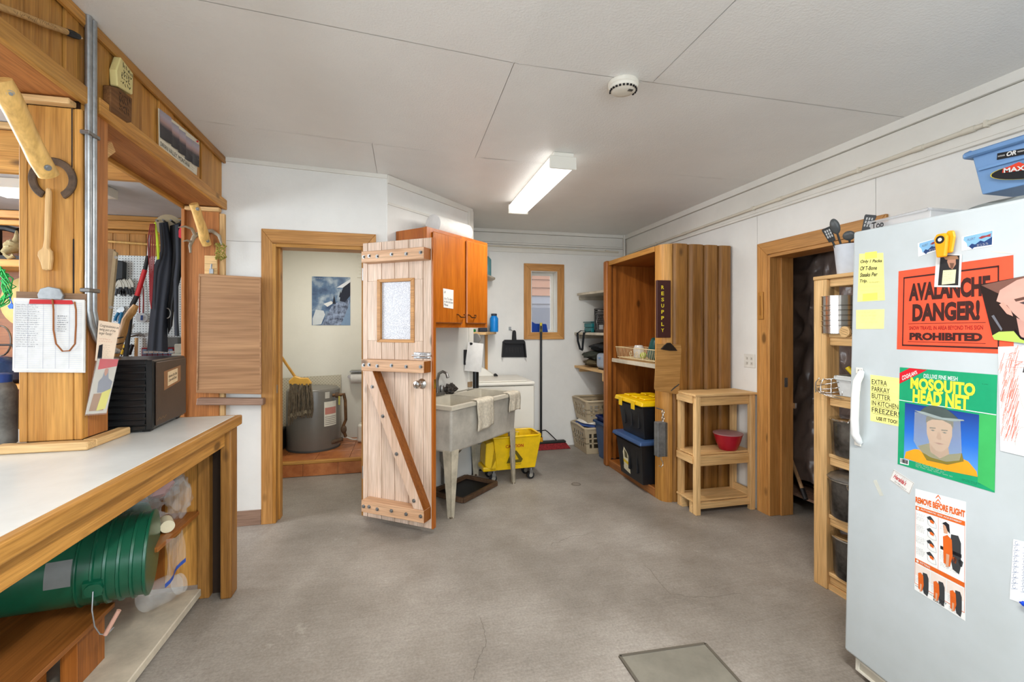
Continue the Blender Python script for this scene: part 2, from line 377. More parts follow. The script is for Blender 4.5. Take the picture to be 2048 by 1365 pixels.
def scrawl(parent, q, rows, mat, w=0.0006, fill=0.9, amp=0.3, seed=1, lift=0.0014, name='handwriting', step=0.012):
    """rows of illegible handwriting: short wavy strokes broken into words"""
    R = random.Random(seed); mb = MB()
    for r in range(rows):
        b = (r + .5) / rows; a = 0.02; end = fill * R.uniform(.75, 1.0)
        while a < end:
            L = R.uniform(.06, .2); pts = []; k = 0; a1 = min(a + L, end)
            while a < a1:
                pts.append(q(a, b + (amp / rows) * (R.uniform(-.5, .5) + (.5 if k % 2 else -.5)) * .9, lift)); a += step * R.uniform(.6, 1.4); k += 1
            if len(pts) > 1: ribbon(mb, pts, w, q.n)
            a += .03
    return make(name, mb, mat, parent)
def lines(parent, q, rows, mat, w=0.0005, lift=0.0011, name='ruled_line', a0=0.0, a1=1.0):
    mb = MB()
    for r in range(rows): ribbon(mb, [q(a0, (r+1)/(rows+1), lift), q(a1, (r+1)/(rows+1), lift)], w, q.n)
    return make(name, mb, mat, parent)
# ================================================================== SETTING
XR, YB, YD, ZC, XH = 2.66, 5.15, 3.58, 2.541, -1.24
def ceil_z(x, y): return ZC + max(0.0, 0.5 - x) * (0.036 + 0.0145 * max(0.0, 3.58 - y))
struct('floor', B(-4.8, -2.6, -0.12, 4.3, 5.8, 0), M['floor'], 'worn grey painted concrete floor')
# ceiling: backing slab plus separate panels with open joints
cl = struct('ceiling', MB().grid(lambda a, b: (-1.46 + a * 4.2, -2.6 + b * 7.95, ceil_z(-1.46 + a * 4.2, -2.6 + b * 7.95) + 0.012), 16, 16), M['ceilback'], 'white textured ceiling of butted panels')
rows = [(-2.55, -1.40), (-1.40, -0.30), (-0.30, 0.80), (0.80, 1.905), (1.905, 3.012), (3.012, 4.08), (4.08, 5.2)]
for i, (y0, y1) in enumerate(rows):
    cut = 1.12 if i % 2 == 1 else 0.46
    xs = [-1.46, cut, 2.72] if i != 5 else [-1.46, -0.2, 2.72]
    for x0, x1 in zip(xs, xs[1:]):
        g = 0.0011
        mb = MB()
        f = lambda a, b, dz: (x0 + g + a * (x1 - x0 - 2 * g), y0 + g + b * (y1 - y0 - 2 * g), ceil_z(x0 + g + a * (x1 - x0 - 2 * g), y0 + g + b * (y1 - y0 - 2 * g)) + dz)
        mb.grid(lambda a, b: f(a, b, 0), 8, 4); mb.grid(lambda a, b: f(a, b, 0.011), 8, 4)
        make('ceiling_panel', mb, M['ceil'], cl)
# right wall: core with doorway, facing panels as pieces
DY0, DY1, DZ = 2.108, 2.878, 1.951
wr = struct('wall_right', MB().box(XR+.006, -2.5, 0, XR+.17, DY0, 2.6).box(XR+.006, DY1, 0, XR+.17, 5.3, 2.6).box(XR+.006, DY0, DZ, XR+.17, DY1, 2.6), M['seam'], 'white panelled wall on the right')
for y0, y1, z0 in ((-2.5, -.36, 0), (-.36, .85, 0), (.85, 2.083, 0), (2.995, 4.20, 0), (4.20, 5.15, 0), (2.083, 2.995, DZ)):
    make('wall_panel', B(XR, y0+.0015, z0, XR+.0065, y1-.0015, 2.545), M['white_wall'], wr)
make('wall_panel', B(XR, 2.88, 0, XR+.0065, 2.9935, DZ), M['white_wall'], wr)
for z0, z1, t, y0 in ((2.492, 2.545, .03, -2.5), (2.292, 2.489, .012, -2.5), (2.27, 2.288, .024, -2.5)):
    make('frieze_board', B(XR-t, y0, z0, XR-.0005, 5.14, z1), M['white_trim'], wr, bev=.002)
# back wall with window opening
WX0, WX1, WZ0, WZ1 = 1.443, 1.776, 1.341, 2.08
wb = struct('wall_back', MB().box(.5, YB, 0, WX0, YB+.2, 2.6).box(WX1, YB, 0, 2.8, YB+.2, 2.6).box(WX0, YB, 0, WX1, YB+.2, WZ0).box(WX0, YB, WZ1, WX1, YB+.2, 2.6), M['white_wall'], 'white back wall of the laundry corner')
for z0, z1, t in ((2.505, 2.545, .030), (2.395, 2.502, .012), (2.372, 2.391, .026), (2.285, 2.369, .014)):
    make('frieze_board', B(.6, YB-t, z0, XR-.031, YB-.0005, z1), M['white_trim'], wb, bev=.002)
make('corner_strip', B(XR-.05, YB-.05, 2.27, XR-.0305, YB-.0305, 2.545), M['white_trim'], wb)
wn = struct('window_1', label='small pine framed window in the white back wall')
def frame_rect(par, nm, x0, x1, z0, z1, w, y0, y1, mat, mi=None):
    """mitred picture frame in an XZ plane, one piece a side"""
    for pts, ax in (([(x0, z1), (x1, z1), (x1-w, z1-w), (x0+w, z1-w)], 'x'), ([(x0, z0), (x0+w, z0+w), (x1-w, z0+w), (x1, z0)], 'x'),
                ([(x0, z0), (x0, z1), (x0+w, z1-w), (x0+w, z0+w)], 'z'), ([(x1, z0), (x1-w, z0+w), (x1-w, z1-w), (x1, z1)], 'z')):
        make(nm, MB().prism(pts, (0, y0, 0), (1, 0, 0), (0, 0, 1), -(y1 - y0)), M[mat + '_' + ax] if mat + '_x' in M else M[mat], par, bev=.002)
frame_rect(wn, 'window_trim', 1.358, 1.852, 1.269, 2.159, .083, YB-.02, YB-.0005, 'trim')
frame_rect(wn, 'window_jamb', WX0, WX1, WZ0, WZ1, .012, YB-.004, YB+.198, 'white_trim')
frame_rect(wn, 'sash', WX0+.012, WX1-.012, WZ0+.012, WZ1-.012, .03, YB+.13, YB+.17, 'white_trim')
make('pane', B(WX0+.04, YB+.148, WZ0+.04, WX1-.04, YB+.152, WZ1-.04), glassy('window_glass', alpha=.12), wn)
# middle wall with the bathroom doorway (between the workshop opening and the diagonal wall)
BX0, BX1, BZ = -.92, -.29, 2.01
wm = struct('wall_partition', MB().box(-1.46, YD, 0, BX0, YD+.12, 2.75).box(BX1, YD, 0, -.127, YD+.12, 2.75).box(BX0, YD, BZ, BX1, YD+.12, 2.75), M['white_wall'], 'white partition wall around the bathroom doorway')
make('cornice_strip', MB().hexa([(-1.24, YD-.012, 2.575), (-.127, YD-.012, 2.535), (-.127, YD, 2.535), (-1.24, YD, 2.575), (-1.24, YD-.012, 2.62), (-.127, YD-.012, 2.575), (-.127, YD, 2.575), (-1.24, YD, 2.62)]), M['white_trim'], wm)
make('wall_joint', B(-1.22, YD-.0015, 2.016, -.995, YD+.001, 2.0185), M['seam'], wm)
struct('baseboard_left', B(-1.24, YD-.016, 0, -.995, YD-.0005, .105), M['greyboard'], 'greyish fir baseboard under the partition wall', bev=.002)
# diagonal wall carrying cabinet and sink
DA = Vector((-.127, 3.573, 0)); DE = Vector((.70711, .70711, 0)); DN = Vector((.70711, -.70711, 0))
def dg(s, q, z): return DA + DE * s + DN * q + Vector((0, 0, z))
def dbox(s0, s1, q0, q1, z0, z1, mb=None):
    mb = mb or MB(); return mb.hexa([dg(s0, q1, z0), dg(s1, q1, z0), dg(s1, q0, z0), dg(s0, q0, z0), dg(s0, q1, z1), dg(s1, q1, z1), dg(s1, q0, z1), dg(s0, q0, z1)])
wd = struct('wall_corner', MB().hexa([dg(0,0,0), dg(1.06,0,0), dg(1.06,-.1,0), dg(0,-.1,0), dg(0,0,2.562), dg(1.06,0,2.54), dg(1.06,-.1,2.54), dg(0,-.1,2.562)]), M['white_wall'], 'white diagonal wall behind the utility sink')
make('cornice_strip', MB().hexa([dg(0,.015,2.50), dg(1.065,.015,2.495), dg(1.065,0,2.495), dg(0,0,2.50), dg(0,.015,2.561), dg(1.065,.015,2.5395), dg(1.065,0,2.5395), dg(0,0,2.561)]), M['white_trim'], wd)
make('cornice_strip', dbox(0, 1.065, 0, .008, 2.34, 2.358), M['white_trim'], wd)
make('splash_board', dbox(.02, 1.035, 0.0, .008, .80, 1.405), M['gloss_wall'], wd)
make('corner_strip', dbox(1.0, 1.07, .0, .02, .75, 2.515), M['white_trim'], wd, bev=.003)
make('corner_strip', dbox(1.055, 1.07, -.09, .0, 0, 2.515), M['white_trim'], wd, bev=.003)
struct('wall_laundry', B(.50, 4.36, 0, .60, 5.15, 2.545), M['white_wall'], 'white side wall beside the washer')
# bathroom beyond the doorway
struct('wall_bathroom_back', B(-1.40, 5.50, 0, .6, 5.6, 2.45), M['cream_wall'], 'cream bathroom back wall')
struct('wall_bathroom_left', B(-1.46, YD+.12, 0, -1.36, 5.5, 2.75), M['cream_wall'], 'cream bathroom side wall')
struct('ceiling_bathroom', MB().prism([(-1.36, YD+.12), (-.12, YD+.12), (.495, 4.36), (.495, 5.5), (-1.36, 5.5)], (0, 0, 2.42), (1,0,0), (0,1,0), .04), M['cream_wall'], 'cream bathroom ceiling')
# workshop beyond the counter
struct('wall_workshop_back', B(-4.75, 5.42, 0, -1.40, 5.52, 2.6), M['pine_z'], 'plank lined back wall of the workshop')
struct('wall_workshop_left', MB().box(-4.75, -2.5, 0, -4.65, 5.42, .9).box(-4.75, -2.5, 2.3, -4.65, 5.42, 2.6).box(-4.75, -2.5, .9, -4.65, -1.65, 2.3).box(-4.75, .85, .9, -4.65, 1.35, 2.3).box(-4.75, 3.9, .9, -4.65, 5.42, 2.3), M['pine_z'], 'far left workshop wall')  # the opening nearer the camera is added to let the side fill in
struct('ceiling_workshop', B(-4.75, -2.5, 2.545, -1.46, 5.5, 2.6), paint('blue_grey_ceiling', C(206, 208, 212), .5, .2), 'pale blue grey workshop ceiling')
# wall behind the camera, with the big window the daylight comes through
struct('wall_front', MB().box(-4.75, -2.6, 0, -1.05, -2.5, 2.75).box(2.25, -2.6, 0, 2.75, -2.5, 2.75).box(-1.05, -2.6, 0, 2.25, -2.5, .65).box(-1.05, -2.6, 2.42, 2.25, -2.5, 2.75), M['white_wall'], 'white wall opposite the laundry')
w2 = struct('window_2', label='wide window opposite the laundry')
for x in (-1.05, .03, 1.11, 2.19): make('mullion', B(x, -2.56, .65, x+.06, -2.5, 2.42), M['white_trim'], w2)
make('sill', B(-1.1, -2.6, .61, 2.3, -2.45, .65), M['white_trim'], w2)
# ---- door frame of the bathroom
tr = struct('trim_1', label='pine frame around the bathroom doorway')
yf = YD - .018
make('side_casing', MB().prism([(-.993, 0), (-.993, 2.11), (-.92, 2.01), (-.92, 0)], (0, yf, 0), (1,0,0), (0,0,1), -.018), M['trim_z'], tr, bev=.002)
make('side_casing', MB().prism([(-.209, 0), (-.209, 2.105), (-.29, 2.01), (-.29, 0)], (0, yf, 0), (1,0,0), (0,0,1), -.018), M['trim_z'], tr, bev=.002)
make('head_casing', MB().prism([(-.993, 2.111), (-.209, 2.106), (-.29, 2.011), (-.92, 2.011)], (0, yf, 0), (1,0,0), (0,0,1), -.018), M['trim_x'], tr, bev=.002)
make('jamb', B(-.921, YD-.017, 0, -.898, YD+.14, 2.008), M['pine_z'], tr, bev=.002)
make('jamb', B(-.312, YD-.017, 0, -.289, YD+.14, 2.008), M['pine_z'], tr, bev=.002)
make('door_stop', B(-.899, YD+.05, 0, -.885, YD+.12, 1.985), M['pine_z'], tr, bev=.002)
make('head_jamb', B(-.898, YD-.017, 1.985, -.312, YD+.14, 2.010), M['pine_x'], tr, bev=.002)
sp = make('strike_plate', MB().box(-.9, YD+.005, .93, -.8975, YD+.035, .99), M['galv'], tr)
# ---- pantry door frame on the right wall
t2 = struct('trim_2', label='pine frame around the pantry doorway')
xf = XR - .02
make('side_casing', MB().prism([(2.975, 0), (2.975, 2.045), (2.877, 1.951), (2.877, 0)], (xf, 0, 0), (0,1,0), (0,0,1), .02), M['trim_z'], t2, bev=.002)
make('side_casing', MB().prism([(2.011, 0), (2.011, 2.045), (2.107, 1.951), (2.107, 0)], (xf, 0, 0), (0,1,0), (0,0,1), .02), M['trim_z'], t2, bev=.002)
make('head_casing', MB().prism([(2.975, 2.046), (2.011, 2.046), (2.107, 1.952), (2.877, 1.952)], (xf, 0, 0), (0,1,0), (0,0,1), .02), M['trim_y'], t2, bev=.002)
make('jamb', B(XR-.015, 2.853, 0, XR+.18, 2.8775, 1.947), M['trim_z'], t2, bev=.002)
make('jamb', B(XR-.015, 2.1085, 0, XR+.18, 2.133, 1.947), M['trim_z'], t2, bev=.002)
make('head_jamb', B(XR-.015, 2.133, 1.927, XR+.18, 2.853, 1.951), M['trim_y'], t2, bev=.002)
make('door_stop', B(XR+.075, 2.838, 0, XR+.18, 2.8535, 1.927), M['trim_z'], t2, bev=.002)
make('strike_plate', B(XR+.10, 2.836, .96, XR+.128, 2.8385, 1.03), M['steel'], t2)
make('latch', B(XR+.175, 2.818, .80, XR+.19, 2.853, .84), M['chrome'], t2)
# pantry behind
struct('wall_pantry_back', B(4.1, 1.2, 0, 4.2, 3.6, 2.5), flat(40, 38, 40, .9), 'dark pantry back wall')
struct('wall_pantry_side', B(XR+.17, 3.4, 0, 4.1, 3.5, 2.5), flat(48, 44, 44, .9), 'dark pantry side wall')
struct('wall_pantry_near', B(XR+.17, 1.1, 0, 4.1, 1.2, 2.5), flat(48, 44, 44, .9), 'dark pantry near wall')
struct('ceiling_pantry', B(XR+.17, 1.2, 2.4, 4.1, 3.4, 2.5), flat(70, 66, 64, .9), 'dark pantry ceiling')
# ---- header over the counter opening
def sl(y): return .036 * (YD - y)
wl = struct('wall_left', MB().hexa([(-1.455, -2.5, 2.26+sl(-2.5)), (-1.262, -2.5, 2.26+sl(-2.5)), (-1.262, YD, 2.26), (-1.455, YD, 2.26), (-1.455, -2.5, 2.9), (-1.262, -2.5, 2.9), (-1.262, YD, 2.68), (-1.455, YD, 2.68)]), flat(58, 36, 18, .8), 'golden pine board header over the counter opening')
def yu(u, x=XH): return atX(u, 300, x).y
brk = [-1.2, -.6, 0.0, .4, .8, 1.1, 1.35, yu(48), yu(131), yu(160), yu(174)]
brk2 = [yu(176), yu(220), yu(241), yu(285), yu(318), yu(348), yu(403), yu(425), YD-.001]
for bs_ in (brk, brk2):
    for i, (y0, y1) in enumerate(zip(bs_, bs_[1:])):
        t = .0 if i % 2 == 0 else .008
        make('header_board', MB().hexa([(-1.262, y0+.0035, 2.285+sl(y0)), (XH-t, y0+.0035, 2.285+sl(y0)), (XH-t, y1-.003, 2.285+sl(y1)), (-1.262, y1-.003, 2.285+sl(y1)),
             (-1.262, y0+.003, ceil_z(XH, y0)-.001), (XH-t, y0+.003, ceil_z(XH, y0)-.001), (XH-t, y1-.003, ceil_z(XH, y1)-.001), (-1.262, y1-.003, ceil_z(XH, y1)-.001)]), M['pine_z'], wl, bev=.003)
def ystrip(nm, y0, y1, x0, x1, z0, z1, mat, fz=None, **k):
    fa = fz or sl
    return make(nm, MB().hexa([(x0, y0, z0+fa(y0)), (x1, y0, z0+fa(y0)), (x1, y1, z0+fa(y1)), (x0, y1, z0+fa(y1)), (x0, y0, z1+fa(y0)), (x1, y0, z1+fa(y0)), (x1, y1, z1+fa(y1)), (x0, y1, z1+fa(y1))]), mat, wl, bev=.003, **k)
YC0, YC1 = yu(183, -1.22), yu(197, -1.22)
cz = lambda y: ceil_z(XH, y) - 2.6
ystrip('ledge_strip', -2.0, YC0, XH, -1.215, 2.232, 2.30, M['pine_y'])
ystrip('ledge_strip', YC1, YD-.002, XH, -1.215, 2.232, 2.30, M['pine_y'])
ystrip('top_strip', -2.0, YC0, XH, -1.222, 2.555, 2.599, M['pine_y'], cz)
ystrip('top_strip', YC1, YD-.002, XH, -1.222, 2.555, 2.599, M['pine_y'], cz)
ystrip('soffit_board', -2.0, 2.125, -1.455, -1.24, 2.236, 2.259, M['red_y'])
ystrip('soffit_board', 2.30, YD-.002, -1.455, -1.24, 2.236, 2.259, M['red_y'])
ystrip('inner_strip', -2.0, YD-.002, -1.478, -1.455, 2.215, 2.55, M['pine_y'])
make('soffit_cleat', B(-1.44, 2.085, 2.262, -1.25, 2.128, 2.284), M['raw_x'], wl, bev=.003)
make('soffit_cleat', B(-1.45, YD-.075, 2.205, -1.24, YD-.03, 2.232), M['raw_x'], wl, bev=.003)
def logbrace(p, q, r):
    mb = MB(); n = 7; pts = []; rr = []
    p, q = Vector(p), Vector(q)
    for i in range(n):
        t = i / (n-1); j = Vector((random.uniform(-.003, .003), random.uniform(-.003, .003), 0)); pts.append(p.lerp(q, t) + j); rr.append(r * (1 + .08 * sin(5 * t + p.y)) * (.9 if i in (0, n-1) else 1))
    o = make('log_brace', mb.tube(pts, rr, 14), M['log'], wl, smooth=50)
    d = (q - p).normalized(); side = Vector((1, -1.2, 0)); side = (side - d * side.dot(d)).normalized()
    for t in (.1, .88):
        c = p.lerp(q, t) + side * r * .92
        make('bolt', MB().cyl(c - side * .004, c + side * .003, .011, 10).cyl(c, c + side * .008, .006, 6), M['galv'], o)
# near brace: from the ledge down to the column's front; far brace: from the soffit to the post at the wall
logbrace(atY(0, 160, 1.82), atY(97, 350, 2.03), .034)
logbrace(atY(388, 408, 3.36), atY(414, 490, 3.50), .030)
make('cross_brace', MB().beam((-1.34, 2.30, 2.08), (-1.34, 2.50, 2.25), .035, .05, up=(0, 1, 0)), M['raw_y'], wl, bev=.003)
# post where the header meets the partition wall
po = struct('trim_3', label='reddish fir post where header meets partition wall')
make('post_board', B(-1.455, YD-.035, 0, -1.255, YD-.001, 2.232), M['red_z'], po, bev=.002)
make('post_strip', B(-1.255, YD-.030, 0, -1.222, YD-.001, 2.20), M['raw_z'], po, bev=.002)
make('post_strip', B(-1.475, YD-.06, 0, -1.455, YD+.02, 2.215), M['red_z'], po, bev=.002)
# beam across the workshop ceiling
bw = struct('trim_4', label='pine board beam across the workshop ceiling')
for x0 in (-4.6, -3.95, -3.3, -2.65, -2.0): make('beam_board', B(x0, 3.1, 2.266, min(x0+.645, -1.48), 3.14, 2.50), M['pine_x'], bw, bev=.003)
make('beam_strip', B(-4.6, 3.085, 2.505, -1.48, 3.14, 2.54), M['raw_x'], bw, bev=.003)
# ================================================================== COUNTER AND COLUMN
ct = thing('workshop_counter', 'long white topped counter with golden pine edge at the left', 'counter', (-1.3, 1.5, 0))
make('worktop', B(-1.75, .2, .895, -.89, 2.733, .93), M['laminate'], ct, bev=.002)
make('edge_trim', B(-.889, .2, .88, -.858, 2.745, .9305), M['pine_y'], ct, bev=.005, segs=2)
make('end_trim', B(-1.75, 2.734, .88, -.89, 2.745, .9302), M['pine_x'], ct, bev=.003)
make('apron', B(-.925, .2, .792, -.90, 2.62, .879), M['pine_y'], ct, bev=.003)
make('corner_post', B(-.925, 2.625, 0, -.872, 2.715, .879), M['dark_z'], ct, bev=.008, segs=2)
make('corner_post', B(-1.04, 2.655, 0, -.985, 2.715, .879), M['dark_z'], ct, bev=.004)
make('side_panel', B(-.985, 2.70, .0, -.925, 2.713, .879), flat(40, 26, 14, .8), ct)  # shade of the gap between the posts, put in as near-black colour
make('side_panel', B(-1.20, 2.69, .06, -1.041, 2.71, .879), M['pine_z'], ct)
make('side_panel', B(-1.72, 2.69, .06, -1.201, 2.71, .879), M['cedar_z'], ct)
make('back_panel', B(-1.74, .2, 0, -1.72, 2.71, .894), M['cedar_y'], ct)
make('bottom_board', B(-1.70, .2, .02, -1.02, 1.895, .058), M['whiteboard_shelf'], ct, bev=.004)
make('bottom_board', B(-1.70, 1.90, .02, -1.02, 2.652, .058), M['whiteboard_shelf'], ct, bev=.004)
make('plinth', B(-1.70, .2, 0, -1.06, 2.65, .019), flat(60, 50, 40), ct)
make('raised_shelf', B(-1.70, .2, .26, -1.152, 2.185, .28), M['ply_y'], ct, bev=.002)
make('shelf_support', B(-1.24, 2.02, .059, -1.185, 2.18, .259), M['cedar_z'], ct, bev=.002)
make('shelf_support', B(-1.30, .5, .059, -1.26, 1.99, .259), M['cedar_y'], ct, bev=.002)
make('middle_shelf', B(-1.70, 2.25, .437, -1.03, 2.655, .457), M['ply_y'], ct, bev=.002)
make('middle_shelf_support', B(-1.62, 2.25, .059, -1.58, 2.65, .436), M['cedar_z'], ct, bev=.002)
# ---- nested buckets lying on their side
BO = Vector((-1.035, 2.225, .458)); BD = Vector((-.95, -.275, .03)).normalized()
def bucket(off, label, handle=False, patch=False):
    Mx = BD.to_track_quat('Z', 'Y').to_matrix(); c = BO + BD * off
    t = thing('bucket', label, 'bucket', tuple(c), 0, 'nested green buckets under the counter')
    prof = [(.172, 0), (.180, .002), (.181, .010), (.174, .013), (.172, .036), (.180, .040), (.180, .046), (.171, .049), (.169, .085), (.175, .088), (.175, .093), (.167, .096), (.146, .44), (.002, .44), (.002, .436), (.142, .434), (.166, .02), (.172, 0)]
    prof = [(.172, 0), (.180, .002), (.181, .010), (.174, .013), (.171, .05), (.146, .44), (.002, .44), (.002, .436), (.142, .434), (.166, .02), (.172, 0)] if not handle else prof
    prof = [(r*.93, z) for r, z in prof]
    make('shell', MB().lathe(prof, c, 40, Mx), M['green_plastic'], t, smooth=35)
    if handle:
        sd = Vector((.28, -.93, -.24)).normalized(); sd = (sd - BD * sd.dot(BD)).normalized(); h = c + BD * .03 + sd * .166
        hp = make('handle_boss', MB().cyl(h - sd * .01, h + sd * .018, .028, 16).obox(h + BD*.005, BD*.028, sd*.01, BD.cross(sd)*.03), M['green_plastic'], t, smooth=40)
        e = h + sd * .02; dn = Vector((0, 0, -1))
        pts = [e, e + dn*.06 + sd*.012, e + dn*.12 + sd*.015 - BD*.008, e + dn*.165 - BD*.02, e + dn*.172 - BD*.04, e + dn*.15 - BD*.06]
        make('bail', MB().tube(pts, .0025, 6), M['galv'], t, smooth=50)
        make('grip', MB().cyl(e + dn*.172 - BD*.035, e + dn*.09 - BD*.075, .008, 10), flat(206, 160, 140, .5), t, smooth=40)
    if patch:
        mb = MB(); Q = Mx
        def fn(a, b):
            an = pi_patch + (a - .5) * .62; z = .10 + b * .075; r = (.167 - (z - .096) * .061) * .93 + .0015
            return c + Q @ Vector((r*cos(an), r*sin(an), z))
        # centre the patch on the side turned to the camera
        best = max(range(72), key=lambda k: (Q @ Vector((cos(k*pi/36), sin(k*pi/36), 0))).dot(Vector((.45, -.86, .16))))
        pi_patch = best * pi / 36
        make('duct_tape', MB().grid(fn, 8, 3), flat(128, 132, 130, .45), t, smooth=40)
    return t
bucket(.12, 'outermost green bucket of the nest, wire bail and grey tape patch, under counter', True, True)
bucket(.08, 'second green bucket of the nest, next to the one with the bail')
bucket(.04, 'third green bucket of the nest, just inside the open one')
bucket(.0, 'innermost green bucket, its open mouth facing out from under the counter')
# ---- bags on the shelf inside the counter
FILM = glassy('clear_film', (.86, .89, .88, 1), .12, .17, .6, 25.0)
PFILM = glassy('clear_pocket', (.9, .9, .9, 1), .08, .07)
def bag(name, label, c, r, seed, fillcol=None):
    t = thing(name, label, 'bag', (c[0], c[1], c[2] - r[2]))
    make('film', MB().blob(c, r, 22, 14, .55, 2.6, seed), FILM, t, smooth=25)
    if fillcol: make('contents', MB().blob((c[0], c[1], c[2]-r[2]*.15), tuple(x*.72 for x in r), 14, 9, .4, 2, seed+3), flat(*fillcol), t, smooth=40)
    return t
bag('plastic_bag', 'clear plastic bag of green cloth on the counter shelf', (-1.20, 2.38, .56), (.13, .10, .10), 1, (70, 110, 84))
bag('plastic_bag', 'clear plastic bag of pink cloth behind the green one', (-1.16, 2.50, .66), (.10, .09, .08), 5, (196, 140, 136))
bag('plastic_bag', 'empty clear bag next to the inner counter post', (-1.09, 2.58, .57), (.05, .07, .11), 9)
zb = thing('zip_bag', 'zip bag with blue seal hanging over the counter shelf edge', 'bag', (-1.02, 2.36, .30))
make('film', MB().grid(lambda a, b: (-1.012 + .01*sin(7*a+3*b), 2.27 + .17*a, .29 + b*.17 + .01*sin(9*a)), 6, 4), FILM, zb)
make('seal', MB().grid(lambda a, b: (-1.008 + .008*sin(7*a), 2.26 + .18*a, .275 + b*.018 + .025*a), 6, 1), flat(50, 84, 170, .4), zb)
single('pill_bottle', 'small cream capped bottle lying by the bags in the counter', 'bottle', MB().cyl((-1.10, 2.47, .487), (-1.06, 2.40, .487), .028, 18), flat(228, 218, 186, .4), smooth=40)
jr = thing('jar', 'clear plastic jar in a bag on the white bottom board', 'jar', (-1.13, 2.50, .058))
make('body', MB().lathe([(.05, 0), (.06, .01), (.06, .12), (.045, .14), (.045, .16), (.04, .16)], (-1.21, 2.50, .06), 24, Matrix.Rotation(rad(68), 3, 'Y')).tf(Matrix.Translation((0, 0, .05))), FILM, jr, smooth=40)
make('lid', MB().cyl((-1.065, 2.50, .165), (-1.045, 2.50, .173), .046, 22), FILM, jr, smooth=40)
# ---- boxed column on the counter
CX0, CX1, CY0, CY1 = -1.437, -1.235, 2.129, 2.297
cm = thing('timber_column', 'boxed golden pine column standing on the counter', 'column', (-1.336, 2.213, .93))
make('core', B(CX0+.015, CY0+.015, .93, CX1-.015, CY1-.004, 2.30), flat(60, 34, 14, .8), cm)
ux = lambda u: atY(u, 600, CY0).x
for a, b, zz in ((37, 53.6, 'pine_z'), (54.6, 146, 'pine_z'), (147.2, 164, 'pine_z')):
    make('front_board', B(ux(a), CY0, .962, ux(b), CY0+.02, 2.262), M[zz], cm, bev=.003)
yy = lambda u: atX(u, 600, CX1).y
for a, b, zz in ((163.2, 176.5, 'pine_z'), (177, 216.5, 'red_z')):
    make('side_board', B(CX1-.02, max(yy(a), CY0+.021), .962, CX1, yy(b), 2.30), M[zz], cm, bev=.003)
make('side_board', B(CX0-.001, CY0+.021, .962, CX0+.02, CY1, 2.30), M['red_z'], cm)
make('base_trim', B(-1.485, 2.075, .931, -1.185, 2.128, .962), M['raw_x'], cm, bev=.004)
make('base_trim', B(-1.234, 2.1285, .931, -1.185, 2.36, .962), M['raw_y'], cm, bev=.004)
make('crack', MB().box(-1.268, CY0-.001, 1.95, -1.265, CY0+.002, 2.26).box(-1.263, CY0-.001, 1.3, -1.260, CY0+.002, 1.75), M['ink'], cm)
# horseshoe, carved paddle, clipboard on the column's face
hc = atY(104, 358, 2.118)
arc = [(cos(rad(t)), sin(rad(t))) for t in range(-62, 243, 8)]
single('horseshoe', 'rusty iron horseshoe on the column behind the log brace', 'horseshoe', MB().prism([(hc.x + .078*x, hc.z + .084*y) for x, y in arc] + [(hc.x + .052*x, hc.z + .056*y) for x, y in reversed(arc)], (0, 2.128, 0), (1, 0, 0), (0, 0, 1), .011), M['iron'], bev=.003)
def pxpoly(pp, Y): return [(atY(u, v, Y).x, atY(u, v, Y).z) for u, v in pp]
sp_ = [(94, 378), (101, 376), (104, 384), (103, 440), (101, 480), (100, 497), (106, 503), (107, 518), (104, 541), (88, 541), (84, 526), (78, 512), (79, 503), (88, 497), (91, 480), (92, 440), (93, 400)]
single('carved_paddle', 'hand carved pale wooden paddle hanging on the column', 'paddle', MB().prism(pxpoly(sp_, 2.122), (0, 2.127, 0), (1, 0, 0), (0, 0, 1), .016), M['raw_z'], bev=.004)
cb = thing('clipboard', 'clipboard holding lined handwritten sheets on the column', 'clipboard', tuple(atY(98, 745, 2.12)))
make('board', MB().prism(pxpoly([(32, 583), (172, 588), (171, 744), (30, 742)], 2.122), (0, 2.127, 0), (1,0,0), (0,0,1), .004), wood('hardboard_brown', C(112, 84, 60), C(136, 106, 80), 'x', .6, 0), cb)
for k, pp in enumerate((((30, 597), (170, 602), (170, 746), (27, 745)), ((28, 598), (169, 600), (167, 745), (26, 743)), ((26, 596), (168, 600), (166, 743), (24, 742)))):
    make('sheet', MB().prism(pxpoly(pp, 2.118 - .002*k), (0, 2.1205 - .002*k, 0), (1,0,0), (0,0,1), .0008), M['paper'], cb)
q = Quad(*[atY(u, v, 2.1150) for u, v in ((28, 600), (167, 604), (165, 741), (27, 740))])
lines(cb, q, 34, flat(168, 184, 208), .0006, a0=.02, a1=.98)
mb = MB()
for a in (.02, .2, .42, .6, .8): ribbon(mb, [q(a, .04, .001), q(a, .98, .001)], .0007, q.n)
make('ruled_line', mb, flat(150, 150, 170), cb)
scrawl(cb, q.sub(.03, .05, .42, .68), 20, flat(92, 96, 108), .0008, seed=3, name='pencil_entries')
scrawl(cb, q.sub(.62, .2, .8, .45), 8, flat(100, 104, 116), .0008, seed=5, name='pencil_entries')
clp = make('clip', MB().prism(pxpoly([(78, 590), (84, 578), (100, 574), (122, 578), (130, 592), (126, 600), (80, 598)], 2.112), (0, 2.114, 0), (1,0,0), (0,0,1), .012), M['galv'], cb, bev=.002)
make('red_ruler', MB().prism(pxpoly([(60, 599), (143, 601), (147, 608), (142, 609), (58, 608)], 2.110), (0, 2.112, 0), (1,0,0), (0,0,1), .003), flat(186, 32, 36, .4), cb)
cp = [(94, 578), (104, 590), (107, 620), (107, 660), (112, 688), (125, 703), (139, 702), (150, 688), (152, 650), (152, 620), (149, 604)]
make('cord', MB().tube([atY(u, v, 2.106) for u, v in cp], .0028, 6), flat(150, 92, 52, .8), cb, smooth=60)
